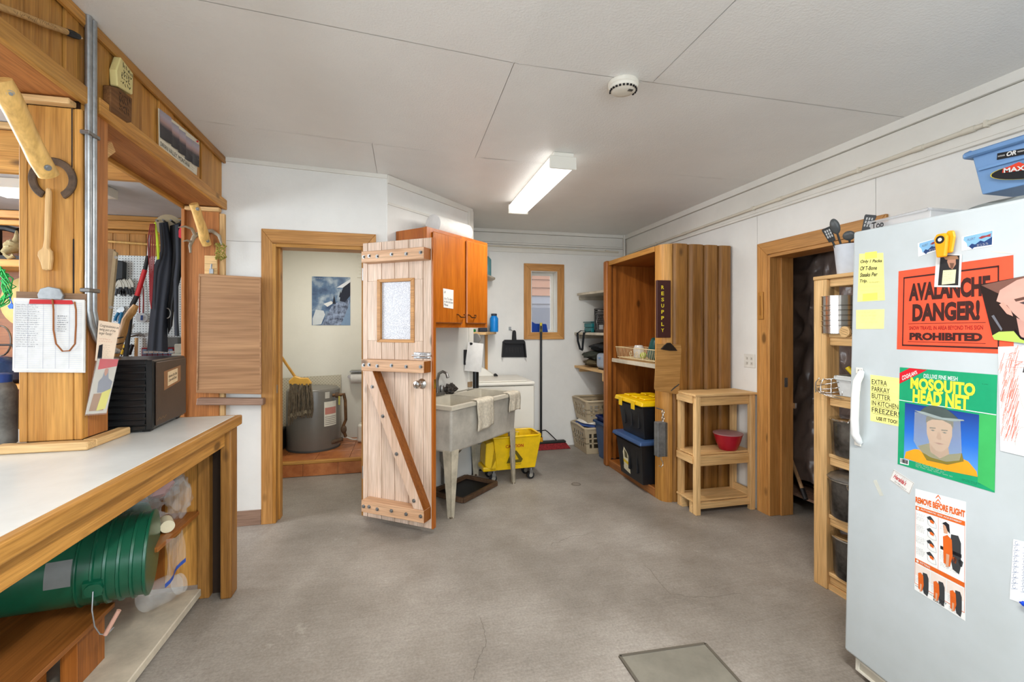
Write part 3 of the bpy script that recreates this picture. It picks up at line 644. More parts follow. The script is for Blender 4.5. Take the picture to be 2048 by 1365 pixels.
# conduits
cd = thing('conduit', 'pair of galvanised conduits running down the column side', 'pipe', (-1.21, 2.16, .95))
for k, u in enumerate((180.5, 190.5)):
    y = atX(u, 400, -1.212).y
    mb = MB().tube([(-1.218, y, ceil_z(-1.218, y) - .002), (-1.218, y, 1.60), (-1.218, y, 1.47), (-1.216, y+.012, 1.415), (-1.214, y+.04, 1.36), (-1.212, y+.085, 1.32), (-1.208, y+.14, 1.30)], .0115, 12)
    make('pipe', mb, M['galv'], cd, smooth=50)
for z in (1.55, 2.17):
    make('strap', B(-1.2345, atX(172, 400, -1.212).y, z-.008, -1.2025, atX(196, 400, -1.212).y, z+.008), M['steel'], cd, bev=.003)
# brochure pocket on the column side
bp_ = thing('brochure_pocket', 'clear pocket with a folded leaflet and magazine on the column side', 'brochure', (-1.2, 2.2, .97))
bn = Vector((.80, -.60, 0)); bo = Vector((-1.178, 2.19, 1.2))
def pq(*pp, d=0): return Quad(*[onplane(u, v, bo + bn * d, bn) for u, v in pp])
q1 = pq((197, 641), (239, 648), (226, 722), (190, 722)); sheet('leaflet', q1, flat(222, 200, 176), bp_, t=.002)
letter(bp_, 'Congratulations on\nbeing part of the\nlarger Family!', q1.sub(.06, .08, .98, .36), M['ink'], .0, .35, lift=.0026)
scrawl(bp_, q1.sub(.08, .42, .92, .54), 2, flat(190, 50, 50), seed=8, lift=.0026, step=.03)
scrawl(bp_, q1.sub(.08, .58, .92, .98), 8, flat(120, 110, 104), seed=9, lift=.0026, step=.03)
printed('feather_mark', q1, [(.12, .62), (.3, .58), (.34, .98), (.08, .98)], M['ink'], bp_, .003)
q2 = pq((195, 718), (236, 719), (212, 826), (171, 829), d=.006); sheet('magazine', q2, flat(184, 178, 166), bp_, t=.003)
printed('red_cover_band', q2, [(.1, .0), (1, .0), (1, .13), (.1, .20)], flat(186, 30, 44), bp_, .0036)
printed('cover_person', q2, [(.25, .42), (.4, .34), (.42, .26), (.5, .18), (.62, .19), (.66, .28), (.72, .36), (.95, .42), (.9, .62), (.3, .62)], flat(118, 122, 134), bp_, .0037)
printed('cover_face', q2, [(.44, .2), (.5, .17), (.6, .18), (.62, .26), (.54, .32), (.46, .28)], flat(176, 122, 96), bp_, .0039)
printed('cover_ground', q2, [(.15, .64), (.9, .62), (.8, .95), (.1, .95)], flat(150, 112, 78), bp_, .0037)
printed('cover_banner', q2, [(.55, .62), (.96, .55), (.88, .92), (.45, .95)], flat(206, 198, 84), bp_, .004)
sheet('film', pq((193, 716), (238, 717), (213, 829), (169, 832), d=.0115), PFILM, bp_, t=.0006)
# dehydrator
dh = thing('food_dehydrator', 'black ribbed food dehydrator with brown side panel on the counter', 'dehydrator', (-1.105, 2.375, .93), rad(4.2))
L_ = dict(world=False)
for fx, fy in ((-.37, .02), (-.05, .02), (-.37, .33), (-.05, .33)): make('foot', B(fx, fy, 0, fx+.03, fy+.03, .012), M['black'], dh, **L_)
make('case', B(-.40, .012, .012, -.004, .385, .325), M['blackgloss'], dh, bev=.006, **L_)
make('face_frame', MB().box(-.40, 0, .012, -.375, .0115, .325).box(-.03, 0, .012, -.004, .0115, .325).box(-.375, 0, .012, -.03, .0115, .03).box(-.375, 0, .305, -.03, .0115, .325), M['blackgloss'], dh, bev=.003, **L_)
for i in range(9): make('vent_rib', MB().hexa([(-.372, -.004, .036+i*.03), (-.033, -.004, .036+i*.03), (-.033, .0115, .036+i*.03), (-.372, .0115, .036+i*.03), (-.372, .004, .056+i*.03), (-.033, .004, .056+i*.03), (-.033, .0115, .056+i*.03), (-.372, .0115, .056+i*.03)]), M['blackgloss'], dh, bev=.002, **L_)
brown = paint('brown_door_panel', C(74, 56, 44), .4, .05, 60, .1, 4)
make('side_panel', B(-.0035, .025, .022, .004, .375, .315), brown, dh, bev=.004, **L_)
nq = Quad((.0045, .10, .265), (.0045, .30, .28), (.0045, .30, .20), (.0045, .10, .175))
make('note_tape', MB().add([nq(0, 1), nq(1, 1), nq(1, 0), nq(0, 0)], [(0, 1, 2, 3)]), flat(146, 102, 66, .35), dh, **L_)
q = nq.sub(.2, .1, .8, .88, .0006)
make('note', MB().add([q(0, 1), q(1, 1), q(1, 0), q(0, 0)], [(0, 1, 2, 3)]), flat(226, 200, 160), dh, **L_)
def letter_local(par, s, q, mat, **k):
    o = letter(None, s, q, mat, **k); loc = o.location.copy(); o.parent = par; o.location = loc; return o
letter_local(dh, 'Remove Dry Only\nClean with Damp', q.sub(.08, .25, .92, .8), M['ink'], shear=.25, lift=.0008)
mb = MB(); R_ = random.Random(4)
ribbon(mb, [Vector((.0048, .03 + .012*i, .045 + .006*((i*7) % 3))) for i in range(9)], .0015, Vector((1, 0, 0))); make('gold_script', mb, flat(170, 130, 70, .4), dh, **L_)
# ================================================================== THINGS ON THE HEADER, POST AND PARTITION WALL
XP = -1.212
ps = thing('giant_pencil', 'long carved stick like a pencil with black tip on the header', 'carving', tuple(atX(80, 45, XP)))
cl_ = [(-60, -14), (0, 14), (30, 25), (60, 36), (90, 49), (118, 58), (134, 64)]
make('shaft', MB().tube([atX(u, v, XP-.01) for u, v in cl_], [.0115, .012, .011, .0105, .0115, .011, .011], 8), wood('weathered_stick', C(150, 112, 66), C(196, 158, 104), 'y', .6, .2), ps, smooth=50)
make('tip', MB().tube([atX(u, v, XP-.01) for u, v in ((132, 63.5), (145, 68.5), (157, 73.5))], [.012, .0145, .010], 8), M['black'], ps, smooth=50)
make('lead', MB().tube([atX(u, v, XP-.01) for u, v in ((157, 73.5), (165, 77))], [.009, .002], 8), flat(214, 190, 150), ps, smooth=50)
q = Quad(*[atX(u, v, XP+.0035) for u, v in ((25, 19), (132, 60), (132, 66), (25, 25))])
scrawl(ps, q, 1, M['ink'], .0012, 1.0, 1.0, 4, step=.018, lift=.0)
def slab(name, label, cat, pp, d, mat, scr, seed, inkm):
    t = thing(name, label, cat, tuple(atX(*pp[-1], XH)))
    P = [atX(u, v, XH + d) for u, v in pp]
    mb = MB(); n = len(P); mb.v += P + [Vector((XH+.0005, p.y, p.z)) for p in P]; mb.f.append(tuple(range(n))); mb.f.append(tuple(reversed(range(n, 2*n))))
    for k in range(n): mb.f.append((k, n+k, n+(k+1) % n, (k+1) % n))
    make('block', mb, mat, t, bev=.004)
    scrawl(t, Quad(*[atX(u, v, XH + d) for u, v in scr]), 5, inkm, .0036, 1.0, .7, seed, lift=.001, step=.07)
slab('yellow_plaque', 'yellow painted wooden house shape with handwriting on the header', 'plaque', [(242, 114), (267, 147), (266, 190), (235, 172), (233, 140)], .03, paint('yellow_paint', C(222, 206, 140), .5, .1, dirt=.05), ((246, 125), (265, 150), (264, 184), (240, 166)), 2, M['ink'])
slab('wood_slab', 'rough brown wood slab with burnt writing under yellow plaque', 'plaque', [(221, 171), (240, 177), (265, 197), (264, 245), (256, 246), (221, 222)], .03, wood('bark_slab', C(92, 60, 30), C(140, 96, 54), 'y', .7, .3), ((238, 182), (262, 200), (262, 236), (238, 220)), 6, flat(40, 24, 12))
# panorama card with five photographs
pc = thing('panorama_card', 'card of five curling sunset photographs pinned to the header', 'photograph', tuple(atX(355, 320, XH)))
XQ = XH + .004
q = Quad(*[atX(u, v, XQ) for u, v in ((316, 216), (398, 283), (393, 351), (317.5, 293))])
sheet('card', q, flat(226, 218, 196), pc, t=.0012)
letter(pc, 'SWAN VALLEY, MONTANA', q.sub(.03, .83, .78, .97), M['ink'], lift=.002)
scrawl(pc, q.sub(.79, .84, .97, .96), 2, M['ink'], .001, seed=7, lift=.002, step=.05)
def sunset():
    m, nt, bs, L = _nt('dusk_photograph'); tc = N(nt, 'ShaderNodeTexCoord'); sx = N(nt, 'ShaderNodeSeparateXYZ'); L(tc.outputs['Generated'], sx.inputs[0])
    r = ramp(nt, [(.0, C(30, 28, 30)), (.45, C(56, 52, 58)), (.62, C(168, 136, 132)), (.8, C(172, 160, 170)), (1, C(150, 148, 160))]); L(sx.outputs[2], r.inputs[0]); L(r.outputs[0], bs.inputs['Base Color']); bs.inputs['Roughness'].default_value = .25
    return m
SUN = sunset()
for k, (a0, a1, b0, b1) in enumerate(((.02, .25, .0, .74), (.28, .43, .08, .74), (.45, .60, .10, .76), (.63, .78, .14, .80), (.82, .98, .12, .78))):
    c = q.sub(a0, b0, a1, b1)
    make('photo', MB().grid(lambda a, b: c(a, b, .003 + .012 * (a ** 2) * (.4 + .6*b)), 5, 3), SUN, pc, smooth=60)
make('pin', MB().blob(atX(395, 283, XQ + .008), .006, 8, 6), flat(190, 30, 30, .3), pc, smooth=60)
# antler, cord bundle and hook block on the post
YP = YD - .036
an = thing('antler', 'grey deer antler mounted on the reddish post', 'antler', tuple(atY(400, 480, YP)))
make('main_beam', MB().tube([atY(u, v, y) for u, v, y in ((404, 464, 3.53), (388, 474, 3.50), (380, 492, 3.46), (381, 506, 3.45))], [.016, .014, .010, .006], 8), paint('antler_bone', C(168, 156, 136), .5, .3, 60, .15, 10), an, smooth=50)
make('main_beam', MB().tube([atY(u, v, y) for u, v, y in ((404, 464, 3.53), (424, 462, 3.50), (438, 472, 3.47), (444, 490, 3.45))], [.016, .014, .011, .006], 8), an.children[0].data.materials[0], an, smooth=50)
make('tine', MB().tube([atY(u, v, y) for u, v, y in ((390, 470, 3.50), (384, 458, 3.46), (370, 453, 3.42), (357, 455, 3.40))], [.011, .010, .007, .003], 8), an.children[0].data.materials[0], an, smooth=50)
make('tine', MB().tube([atY(u, v, y) for u, v, y in ((382, 484, 3.47), (374, 481, 3.44), (366, 483, 3.43))], [.009, .006, .003], 8), an.children[0].data.materials[0], an, smooth=50)
mb = MB(); R_ = random.Random(11); c0 = atY(441, 503, 3.46); pts = []
for i in range(90):
    a = i * .55; pts.append(c0 + Vector((.034*cos(a) * R_.uniform(.5, 1), .02*sin(a*1.3) * R_.uniform(.5, 1), .05 * sin(a * .37) + R_.uniform(-.012, .012))))
mb.tube(pts, .0036, 5)
single('cord_bundle', 'yellow and green cord bundle hanging from the antler', 'cord', mb, flat(150, 140, 62, .7), smooth=60)
hb = thing('hook_block', 'small pine block with metal clip above the plywood panel', 'hook', tuple(atY(424, 550, YP)))
A_, B_ = atY(411, 512, YP), atY(436, 550, YP)
make('block', B(A_.x, YP-.018, B_.z, B_.x, YP-.0005, A_.z), M['raw_x'], hb, bev=.002)
c = atY(424, 542, YP-.02); make('clip', MB().box(c.x-.012, YP-.035, c.z-.02, c.x+.012, YP-.0185, c.z+.012).cyl((c.x, YP-.034, c.z+.01), (c.x, YP-.028, c.z+.045), .006), M['galv'], hb)
# plywood panel and its ledge
pn = thing('plywood_panel', 'hinged plywood panel hanging against the partition wall', 'panel', (-1.18, 3.53, .92))
YQ = YD - .062
P4 = [atY(u, v, YQ-.012) for u, v in ((398, 548), (522, 555), (523, 789), (393, 786))]
mk = lambda pts, y0, t: MB().prism([(p.x, p.z) for p in pts], (0, y0, 0), (1, 0, 0), (0, 0, 1), t)
make('board', mk(P4, YQ, .014), M['ply_x'], pn, bev=.002)
def inset(k0, k1):  # edge strip between corners k0,k1
    c = sum(P4, Vector()) / 4; a, b = P4[k0], P4[k1]; return [a, b, b + (c - b) * .045, a + (c - a) * .045]
for k in range(4): make('edge_strip', mk(inset(k, (k+1) % 4), YQ-.014, .004), M['ply_x'], pn, bev=.001)
LD = [atY(u, v, YQ-.03) for u, v in ((394, 797), (527, 798), (527, 811), (392, 811))]
single('panel_ledge', 'worn brown fir ledge under the plywood panel', 'ledge', mk(LD, YD-.038, .06), M['greyboard'], bev=.006, segs=2)

# ================================================================== WORKSHOP
def peg_mat():
    m, nt, bs, L = _nt('white_pegboard'); tc = N(nt, 'ShaderNodeTexCoord'); sx = N(nt, 'ShaderNodeSeparateXYZ'); L(tc.outputs['Object'], sx.inputs[0])
    ds = []
    for k in (0, 2):
        a = N(nt, 'ShaderNodeMath', operation='DIVIDE'); L(sx.outputs[k], a.inputs[0]); a.inputs[1].default_value = .0254
        b = N(nt, 'ShaderNodeMath', operation='FRACT'); L(a.outputs[0], b.inputs[0])
        c = N(nt, 'ShaderNodeMath', operation='SUBTRACT'); L(b.outputs[0], c.inputs[0]); c.inputs[1].default_value = .5
        d = N(nt, 'ShaderNodeMath', operation='POWER'); L(c.outputs[0], d.inputs[0]); d.inputs[1].default_value = 2; ds.append(d)
    s = N(nt, 'ShaderNodeMath', operation='ADD'); L(ds[0].outputs[0], s.inputs[0]); L(ds[1].outputs[0], s.inputs[1])
    g = N(nt, 'ShaderNodeMath', operation='LESS_THAN'); L(s.outputs[0], g.inputs[0]); g.inputs[1].default_value = .032
    L(mixc(nt, L, g.outputs[0], C(216, 222, 220), C(56, 60, 62)), bs.inputs['Base Color']); bs.inputs['Roughness'].default_value = .5
    return m
PEG = peg_mat(); YW = 5.40
for i in range(22):   # plank lining above the pegboard
    x0 = -4.6 + i * .145; make('wall_plank', B(x0+.003, YW-.012, .9, x0+.142, YW+.019, 2.36), M['pine_z'], bpy.data.objects['wall_workshop_back'])
for z0, z1, t in ((2.36, 2.385, .03), (2.40, 2.485, .035), (2.49, 2.54, .025)): make('wall_rail', B(-4.6, YW-t, z0, -1.47, YW+.019, z1), M['pine_x'], bpy.data.objects['wall_workshop_back'], bev=.003)
pb = thing('pegboard', 'white pegboard covering the workshop back wall', 'pegboard', (-2.3, YW-.02, 1.0))
zt = atY(250, 511, YW-.03).z
for z0, z1 in ((.95, 1.32), (1.3215, 1.62), (1.6215, 1.95), (1.9515, zt)): make('peg_panel', B(-3.6, YW-.022, z0, -1.48, YW-.0135, z1), PEG, pb)
wbn = thing('workbench', 'wooden workbench under the pegboard', 'workbench', (-2.6, 5.1, 0))
make('top', B(-3.9, 4.75, .92, -1.5, 5.37, .96), M['pine_x'], wbn)
for x, y in ((-3.85, 4.8), (-1.6, 4.8), (-3.85, 5.3), (-1.6, 5.3)): make('leg', B(x, y, 0, x+.08, y+.06, .919), M['cedar_z'], wbn)
single('wooden_rod', 'peeled stick fixed along the plank wall above the pegboard', 'rod', MB().tube([atY(200, 482, 5.34), atY(297, 489, 5.34), atY(380, 495, 5.34)], .012, 8), M['log'], smooth=50)
def wy(u, v, y=5.35): return atY(u, v, y)
lv = thing('wooden_level', 'pale wooden board with two white plugs leaning by the column', 'level', tuple(wy(222, 640, 4.9)))
make('board', MB().prism([(wy(u, v, 4.9).x, wy(u, v, 4.9).z) for u, v in ((217, 498), (231, 500), (224, 618), (205, 760), (188, 760))], (0, 4.9, 0), (1,0,0), (0,0,1), .02), flat(176, 150, 118), lv)
make('edge', MB().prism([(wy(u, v, 4.88).x, wy(u, v, 4.88).z) for u, v in ((229, 502), (235, 506), (224, 622), (203, 790), (196, 790))], (0, 4.895, 0), (1,0,0), (0,0,1), .03), flat(206, 184, 144), lv)
make('plug', MB().cyl(wy(232, 515, 4.86), wy(232, 515, 4.85), .014, 12), M['paper'], lv); make('plug', MB().cyl(wy(222, 615, 4.86), wy(222, 615, 4.85), .014, 12), M['paper'], lv)
single('grey_sheath', 'dark grey tool sheath hanging on the pegboard', 'sheath', MB().prism([(wy(u, v).x, wy(u, v).z) for u, v in ((234, 521), (252, 524), (251, 559), (238, 561), (230, 575))], (0, 5.372, 0), (1,0,0), (0,0,1), .06), flat(54, 58, 60), bev=.01)
for k in range(5):
    c = wy(236 + k*5.5, 566 + (k % 2) * 3, 5.33)
    t = thing('spring_clamp', ['leftmost white spring clamp of the five on the pegboard', 'second white spring clamp from the left on the pegboard', 'middle white spring clamp of the five on the pegboard', 'second white spring clamp from the right on the pegboard', 'rightmost white spring clamp of the five on the pegboard'][k], 'clamp', tuple(c), 0, 'spring clamps on the pegboard')
    make('jaws', MB().prism([(-.03, 0), (0, .05), (.03, 0), (.035, -.04), (.02, -.05), (0, -.01), (-.02, -.05), (-.035, -.04)], c + Vector((0, .006 + .004*k, 0)), (1,0,0), (0,0,1), .012), flat(206, 204, 190), t)
    for s in (-1, 1): make('grip', MB().beam(c + Vector((.028*s, -.004, -.045)), c + Vector((.04*s, -.004, -.115)), .014, .016), M['black'], t)
pl = thing('pliers', 'pliers with blue handles hanging on the pegboard', 'pliers', tuple(wy(238, 640)))
make('jaws', MB().prism([(wy(u, v).x, wy(u, v).z) for u, v in ((240, 615), (247, 613), (249, 620), (243, 628), (235, 628), (233, 622))], (0, 5.365, 0), (1,0,0), (0,0,1), .015), M['steel'], pl)
make('handle', MB().tube([wy(237, 626), wy(232, 634), wy(230, 642)], .014, 8), flat(40, 124, 170, .4), pl, smooth=50)
make('handle', MB().tube([wy(244, 625), wy(241, 638), wy(239, 650)], .014, 8), flat(40, 124, 170, .4), pl, smooth=50)
rp = thing('red_handled_pole', 'pole tool with red grip leaning behind the dehydrator', 'tool', tuple(atY(262, 612, 4.2)))
for nm, a, b, r, mt in (('lower_sleeve', (264, 612), (274, 592), .017, M['black']), ('red_grip', (274, 592), (290, 540), .017, flat(186, 30, 36, .4)), ('upper_sleeve', (290, 540), (296, 512), .014, M['black']), ('shaft', (296, 512), (300, 470), .010, M['steel'])):
    make(nm, MB().cyl(atY(*a, 4.2), atY(*b, 4.2), r, 12), mt, rp, smooth=40)
make('foot', MB().cyl(atY(264, 612, 4.2), Vector((-2.27, 4.2, 0)), .016, 10), M['black'], rp, smooth=40)
ws = thing('twisted_stick', 'knotted driftwood stick bound with wire behind the leaflet', 'stick', (-1.56, 2.88, 0))
sk = [Vector((-1.60, 2.88, 0)), Vector((-1.58, 2.88, .6)), atY(228, 722, 2.88), atY(238, 690, 2.88), atY(246, 665, 2.88), atY(252, 640, 2.88), atY(264, 624, 2.88), atY(272, 611, 2.88)]
make('shaft', MB().tube(sk, [.014, .016, .017, .018, .02, .018, .02, .014], 9), wood('driftwood', C(120, 84, 40), C(180, 134, 76), 'z', .5, .2), ws, smooth=40)
mb = MB(); a0, a1 = sk[2], sk[3]
for k in range(3):
    c = a0.lerp(a1, .3 + .4*k); mb.tube([c + Vector((.027*cos(t*.7), .027*sin(t*.7), .004*t)) for t in range(10)], .003, 5)
make('wire_binding', mb, flat(30, 28, 26, .4), ws, smooth=60)
tp = thing('tape_disc', 'white round label disc hanging by red cord on the pegboard', 'tape measure', tuple(wy(283, 634)))
make('disc', MB().cyl(wy(283, 636, 5.37), wy(283, 636, 5.34), .048, 24), flat(222, 226, 228), tp, smooth=40)
letter(tp, '1', Quad(*[wy(u, v, 5.338) for u, v in ((280, 631), (286, 631), (286, 641), (280, 641))]), flat(40, 60, 110), .02)
make('cord', MB().tube([wy(279, 627, 5.35), wy(279, 590, 5.355), wy(284, 555, 5.355), wy(287, 590, 5.355), wy(286, 627, 5.35)], .005, 5), M['rope_red'], tp, smooth=60)
hm = thing('claw_hammer', 'hammer hanging head up on the pegboard', 'hammer', tuple(wy(273, 715)))
make('handle', MB().tube([wy(273, 676, 5.33), wy(272, 715, 5.33)], .015, 8), M['raw_z'], hm, smooth=50)
make('head', MB().tube([wy(262, 672, 5.33), wy(270, 670, 5.33), wy(280, 668, 5.33), wy(290, 674, 5.33)], [.017, .019, .016, .006], 8), M['steel'], hm, smooth=50)
single('wire_hook', 'bent wire hook hanging on the pegboard above the hammer', 'hook', MB().tube([wy(u, v, 5.36) for u, v in ((262, 648), (257, 660), (258, 668), (264, 672), (272, 667))], .006, 6), M['steel'], smooth=60)
sd_ = [flat(236, 190, 40, .4), flat(40, 90, 180, .4), flat(28, 28, 30, .4)]
for k, (u, lb) in enumerate(((243, 'yellow handled screwdriver standing in the bench rack'), (250, 'blue handled screwdriver standing in the bench rack'), (258, 'black handled screwdriver standing in the bench rack'))):
    t = thing('screwdriver', lb, 'screwdriver', tuple(wy(u, 716, 5.25)), 0, 'screwdrivers on the bench'); p = wy(u, 720, 5.25)
    make('handle', MB().cyl(p + Vector((0, 0, .05)), p + Vector((.03, 0, .15)), .016, 10), sd_[k], t, smooth=40); make('blade', MB().cyl(p + Vector((-.04, 0, -.14)), p + Vector((0, 0, .05)), .004, 6), M['steel'], t)
# parts organiser
a, b = wy(285, 696, 5.12), wy(352, 722, 5.12)
og = thing('parts_organiser', 'red framed parts organiser with clear blue drawers on the bench', 'organiser', (a.x, 5.2, .96))
make('frame', B(a.x, 5.1, .961, b.x, 5.3, a.z), flat(150, 30, 36, .4), og, bev=.003)
nx = 6
for i in range(nx):
    for j in range(4):
        x0 = a.x + .012 + i*(b.x-a.x-.02)/nx; z1 = a.z - .012 - j*.062
        d = make('drawer', B(x0, 5.088, z1-.054, x0+(b.x-a.x-.02)/nx-.008, 5.101, z1), flat(130, 150, 178, .3), og, bev=.002)
        make('drawer_label', B(x0+.012, 5.086, z1-.040, x0+.05, 5.0885, z1-.02), M['paper'], d)
single('red_cup', 'red plastic cup lid on top of the parts organiser', 'cup', MB().lathe([(.045, 0), (.05, .02), (.046, .045), (.02, .05)], (a.x+.06, 5.2, a.z), 20), flat(190, 30, 36, .35), smooth=40)
c = wy(345, 690, 5.2); single('grey_box', 'grey metal tool box above the parts organiser', 'box', B(c.x-.12, 5.12, a.z, c.x+.08, 5.28, a.z+.10), flat(128, 132, 132, .5), bev=.006)
a2, b2 = wy(352, 694, 5.0), wy(384, 720, 5.0)
single('white_tub', 'white plastic tub with rounded lid on the bench', 'tub', MB().box(a2.x, 4.9, .961, b2.x, 5.08, a2.z-.06).box(a2.x+.02, 4.91, a2.z-.06, b2.x, 5.07, a2.z+.03), flat(222, 226, 214, .4), bev=.012, segs=2)
# hanging gear between the bench and the counter
YG = 4.1
def gy(u, v, y=YG): return atY(u, v, y)
hr = thing('hanging_rail', 'wooden rail with pegs holding the hanging gear', 'rail', tuple(gy(345, 445, YG+.06)))
A0, A1 = gy(318, 440, YG+.06), gy(388, 452, YG+.06)
make('rail_board', B(A0.x, YG+.05, A1.z-.02, A1.x+.05, YG+.075, A0.z), M['pine_x'], hr, bev=.003)
make('hanger_post', B(A1.x-.02, YG+.076, 0, A1.x+.04, YG+.13, A0.z), M['red_z'], hr)
for u in (322, 335, 350, 368): p = gy(u, 447, YG+.05); make('peg', MB().cyl(p, p + Vector((0, -.07, .01)), .008, 8), M['steel'], hr)
def drape(name, label, cat, outline_l, outline_r, y, mat, fold=.02, nf=3.0, thick=.02, seed=0):
    """cloth between a left and a right edge given in pixels, with hanging folds and thickness"""
    def edge(E, b):
        k = b * (len(E)-1); i = min(int(k), len(E)-2); f = k - i; return (E[i][0]*(1-f)+E[i+1][0]*f, E[i][1]*(1-f)+E[i+1][1]*f)
    def fn(a, b, off):
        l, r = edge(outline_l, b), edge(outline_r, b); u, v = l[0]*(1-a)+r[0]*a, l[1]*(1-a)+r[1]*a
        yy_ = y + off + fold * sin(a * nf * 2 * pi + seed + 2*b) * (.4 + .6*b) - (thick * 2 * (1 - (2*a-1)**2) if off == 0 else 0)
        return atY(u, v, yy_)
    mb = MB(); mb.grid(lambda a, b: fn(a, b, 0), 18, 14); mb.grid(lambda a, b: fn(a, b, thick), 18, 14)
    return single(name, label, cat, mb, mat, smooth=60)
NAVY = paint('navy_cloth', C(17, 22, 33), .8, .4, 200, .1, 8); BLK = paint('black_cloth', C(12, 12, 14), .8, .4, 200, .1, 8)
drape('work_apron', 'dark navy apron hanging in the middle of the rail', 'apron', [(318, 446), (322, 500), (304, 540), (303, 600), (298, 650), (294, 701)], [(336, 444), (345, 500), (346, 560), (336, 620), (335, 660), (336, 705)], YG, NAVY, .012, 2)
drape('jacket', 'black jacket hanging behind the navy apron', 'jacket', [(340, 452), (338, 500), (335, 560), (333, 620), (336, 670)], [(372, 440), (378, 480), (366, 540), (350, 600), (345, 652)], YG+.02, BLK, .012, 2, seed=1)
drape('strap', 'long black webbing strap hanging beside the apron', 'strap', [(350, 450), (352, 520), (347, 560), (348, 640), (349, 672)], [(361, 448), (360, 520), (357, 560), (357, 640), (359, 673)], YG-.07, flat(34, 37, 44, .8), .004, 1, .006)
drape('trousers', 'black trousers hanging next to the post', 'trousers', [(362, 500), (365, 560), (367, 620), (368, 646)], [(386, 500), (386, 560), (386, 620), (386, 646)], YG+.02, BLK, .01, 2, seed=2)
drape('yellow_strap', 'lime yellow strap hanging from the rail', 'strap', [(308, 446), (311, 470), (313, 500), (314, 520)], [(312, 444), (316, 470), (319, 500), (319, 518)], YG-.05, flat(186, 206, 50, .7), .003, 1, .004)
drape('red_glove', 'red glove hanging beside the antler', 'glove', [(366, 440), (357, 462), (356, 475), (368, 480)], [(388, 436), (388, 455), (388, 475), (388, 482)], YG-.09, flat(170, 30, 44, .8), .02, 2, .03)
mb = MB()
for k in range(4): mb.tube([gy(301+k*2.5, 448, YG-.06), gy(296+k*4.6, 480, YG-.06-.01*k), gy(299+k*2.6, 540, YG-.05), gy(300+k*1.2, 600, YG-.05), gy(303, 618-4*k, YG-.05)], .0036, 6)
single('red_rope', 'dark red rope hanging in a long bight from the rail', 'rope', mb, flat(122, 36, 40, .8), smooth=60)
single('wooden_plate', 'round pale wooden disc behind the hanging straps', 'disc', MB().cyl(gy(338, 452, YG+.045), gy(338, 452, YG+.03), .088, 28), flat(172, 156, 126, .6), smooth=40)
single('carabiner', 'grey metal carabiner hanging on the black jacket', 'carabiner', MB().tube([gy(334 + 7*sin(rad(t)), 627 - 10*cos(rad(t)), YG-.05) for t in range(0, 181, 20)], .004, 6), M['steel'], smooth=60)
# shelf unit seen left of the column
sh = thing('workshop_shelves', 'pine shelves in the workshop left of the column', 'shelf', (-2.9, 4.1, 0))
ya, yb = 3.9, 4.25
for v0, v1 in ((519, 534), (770, 780)):
    z1, z0 = gy(20, v0, ya).z, gy(20, v1, ya).z; make('shelf_board', B(-3.4, ya, z0, -2.42, yb, z1), M['pine_x'], sh, bev=.003)
for v0, v1 in ((421, 436), (440, 450)): make('top_rail', B(-3.4, ya, gy(20, v1, ya).z, -2.42, ya+.03, gy(20, v0, ya).z), M['pine_x'], sh, bev=.003)
make('back', B(-3.4, yb, .9, -2.42, yb+.02, 2.25), M['cedar_x'], sh)
for x in (-3.42, -2.42): make('upright', B(x, ya, 0, x+.02, yb, 2.38), M['pine_z'], sh)
def sy(u, v, y=3.95): return atY(u, v, y)
zs = gy(20, 519, ya).z
sk_ = thing('animal_skull', 'weathered animal skull on the upper workshop shelf', 'skull', tuple(sy(18, 518)))
bone = paint('old_bone', C(178, 164, 120), .7, .5, 40, .15, 12)
make('cranium', MB().blob(sy(26, 494, 3.99), (.05, .05, .045), 14, 10, .4, 3, 2), bone, sk_, smooth=50)
make('snout', MB().tube([sy(26, 496, 3.98), sy(16, 500, 3.95), sy(6, 506, 3.93)], [.036, .03, .018], 8), bone, sk_, smooth=50)
make('horn', MB().tube([sy(30, 490, 3.99), sy(34, 474, 4.0), sy(33, 462, 4.02)], [.024, .016, .006], 8), bone, sk_, smooth=50)
make('jaw', MB().tube([sy(28, 512, 3.96), sy(18, 516, 3.95), sy(8, 508, 3.94)], [.02, .016, .01], 8), bone, sk_, smooth=50)
single('iron_trap', 'dark iron trap lying behind the skull on the shelf', 'trap', MB().box(-3.0, 4.08, zs, -2.5, 4.2, zs+.05).tube([sy(-10, 453, 4.1), sy(15, 456, 4.1), sy(36, 462, 4.1)], .025, 8).box(-2.95, 4.1, zs+.05, -2.9, 4.15, sy(0, 455, 4.1).z), M['black'])
mb = MB(); R_ = random.Random(5); c = sy(0, 575, 3.88); pts = []
for i in range(140):
    a = i * .42; pts.append(c + Vector((.085*cos(a)*R_.uniform(.35, 1.1), -.02 + R_.uniform(-.03, .02), .15*sin(a)*R_.uniform(.55, 1.05))))
single('green_rope', 'bright green rope coil hanging under the workshop shelf', 'rope', mb.tube(pts, .0042, 5), flat(40, 160, 76, .6), smooth=60)
c = sy(0, 615, 3.92); single('straw_hat', 'pale round straw disc behind the green rope', 'hat', MB().lathe([(.20, 0), (.14, .03), (.01, .045)], (c.x, 4.2, c.z+.05), 30, Matrix.Rotation(rad(90), 3, 'X')), flat(206, 182, 118, .7), smooth=50)
single('blue_tag', 'blue plastic tag beside the green rope', 'tag', MB().prism([(sy(u, v, 3.86).x, sy(u, v, 3.86).z) for u, v in ((17, 613), (24, 606), (28, 610), (27, 618), (20, 618))], (0, 3.86, 0), (1,0,0), (0,0,1), .008).tube([sy(24, 607, 3.856), sy(18, 590, 3.856), sy(10, 575, 3.87)], .003, 5), flat(30, 90, 190, .4))
z2 = gy(20, 770, ya).z
kt = thing('kettle', 'dark blue enamel kettle on the lower workshop shelf', 'kettle', tuple(sy(5, 770)))
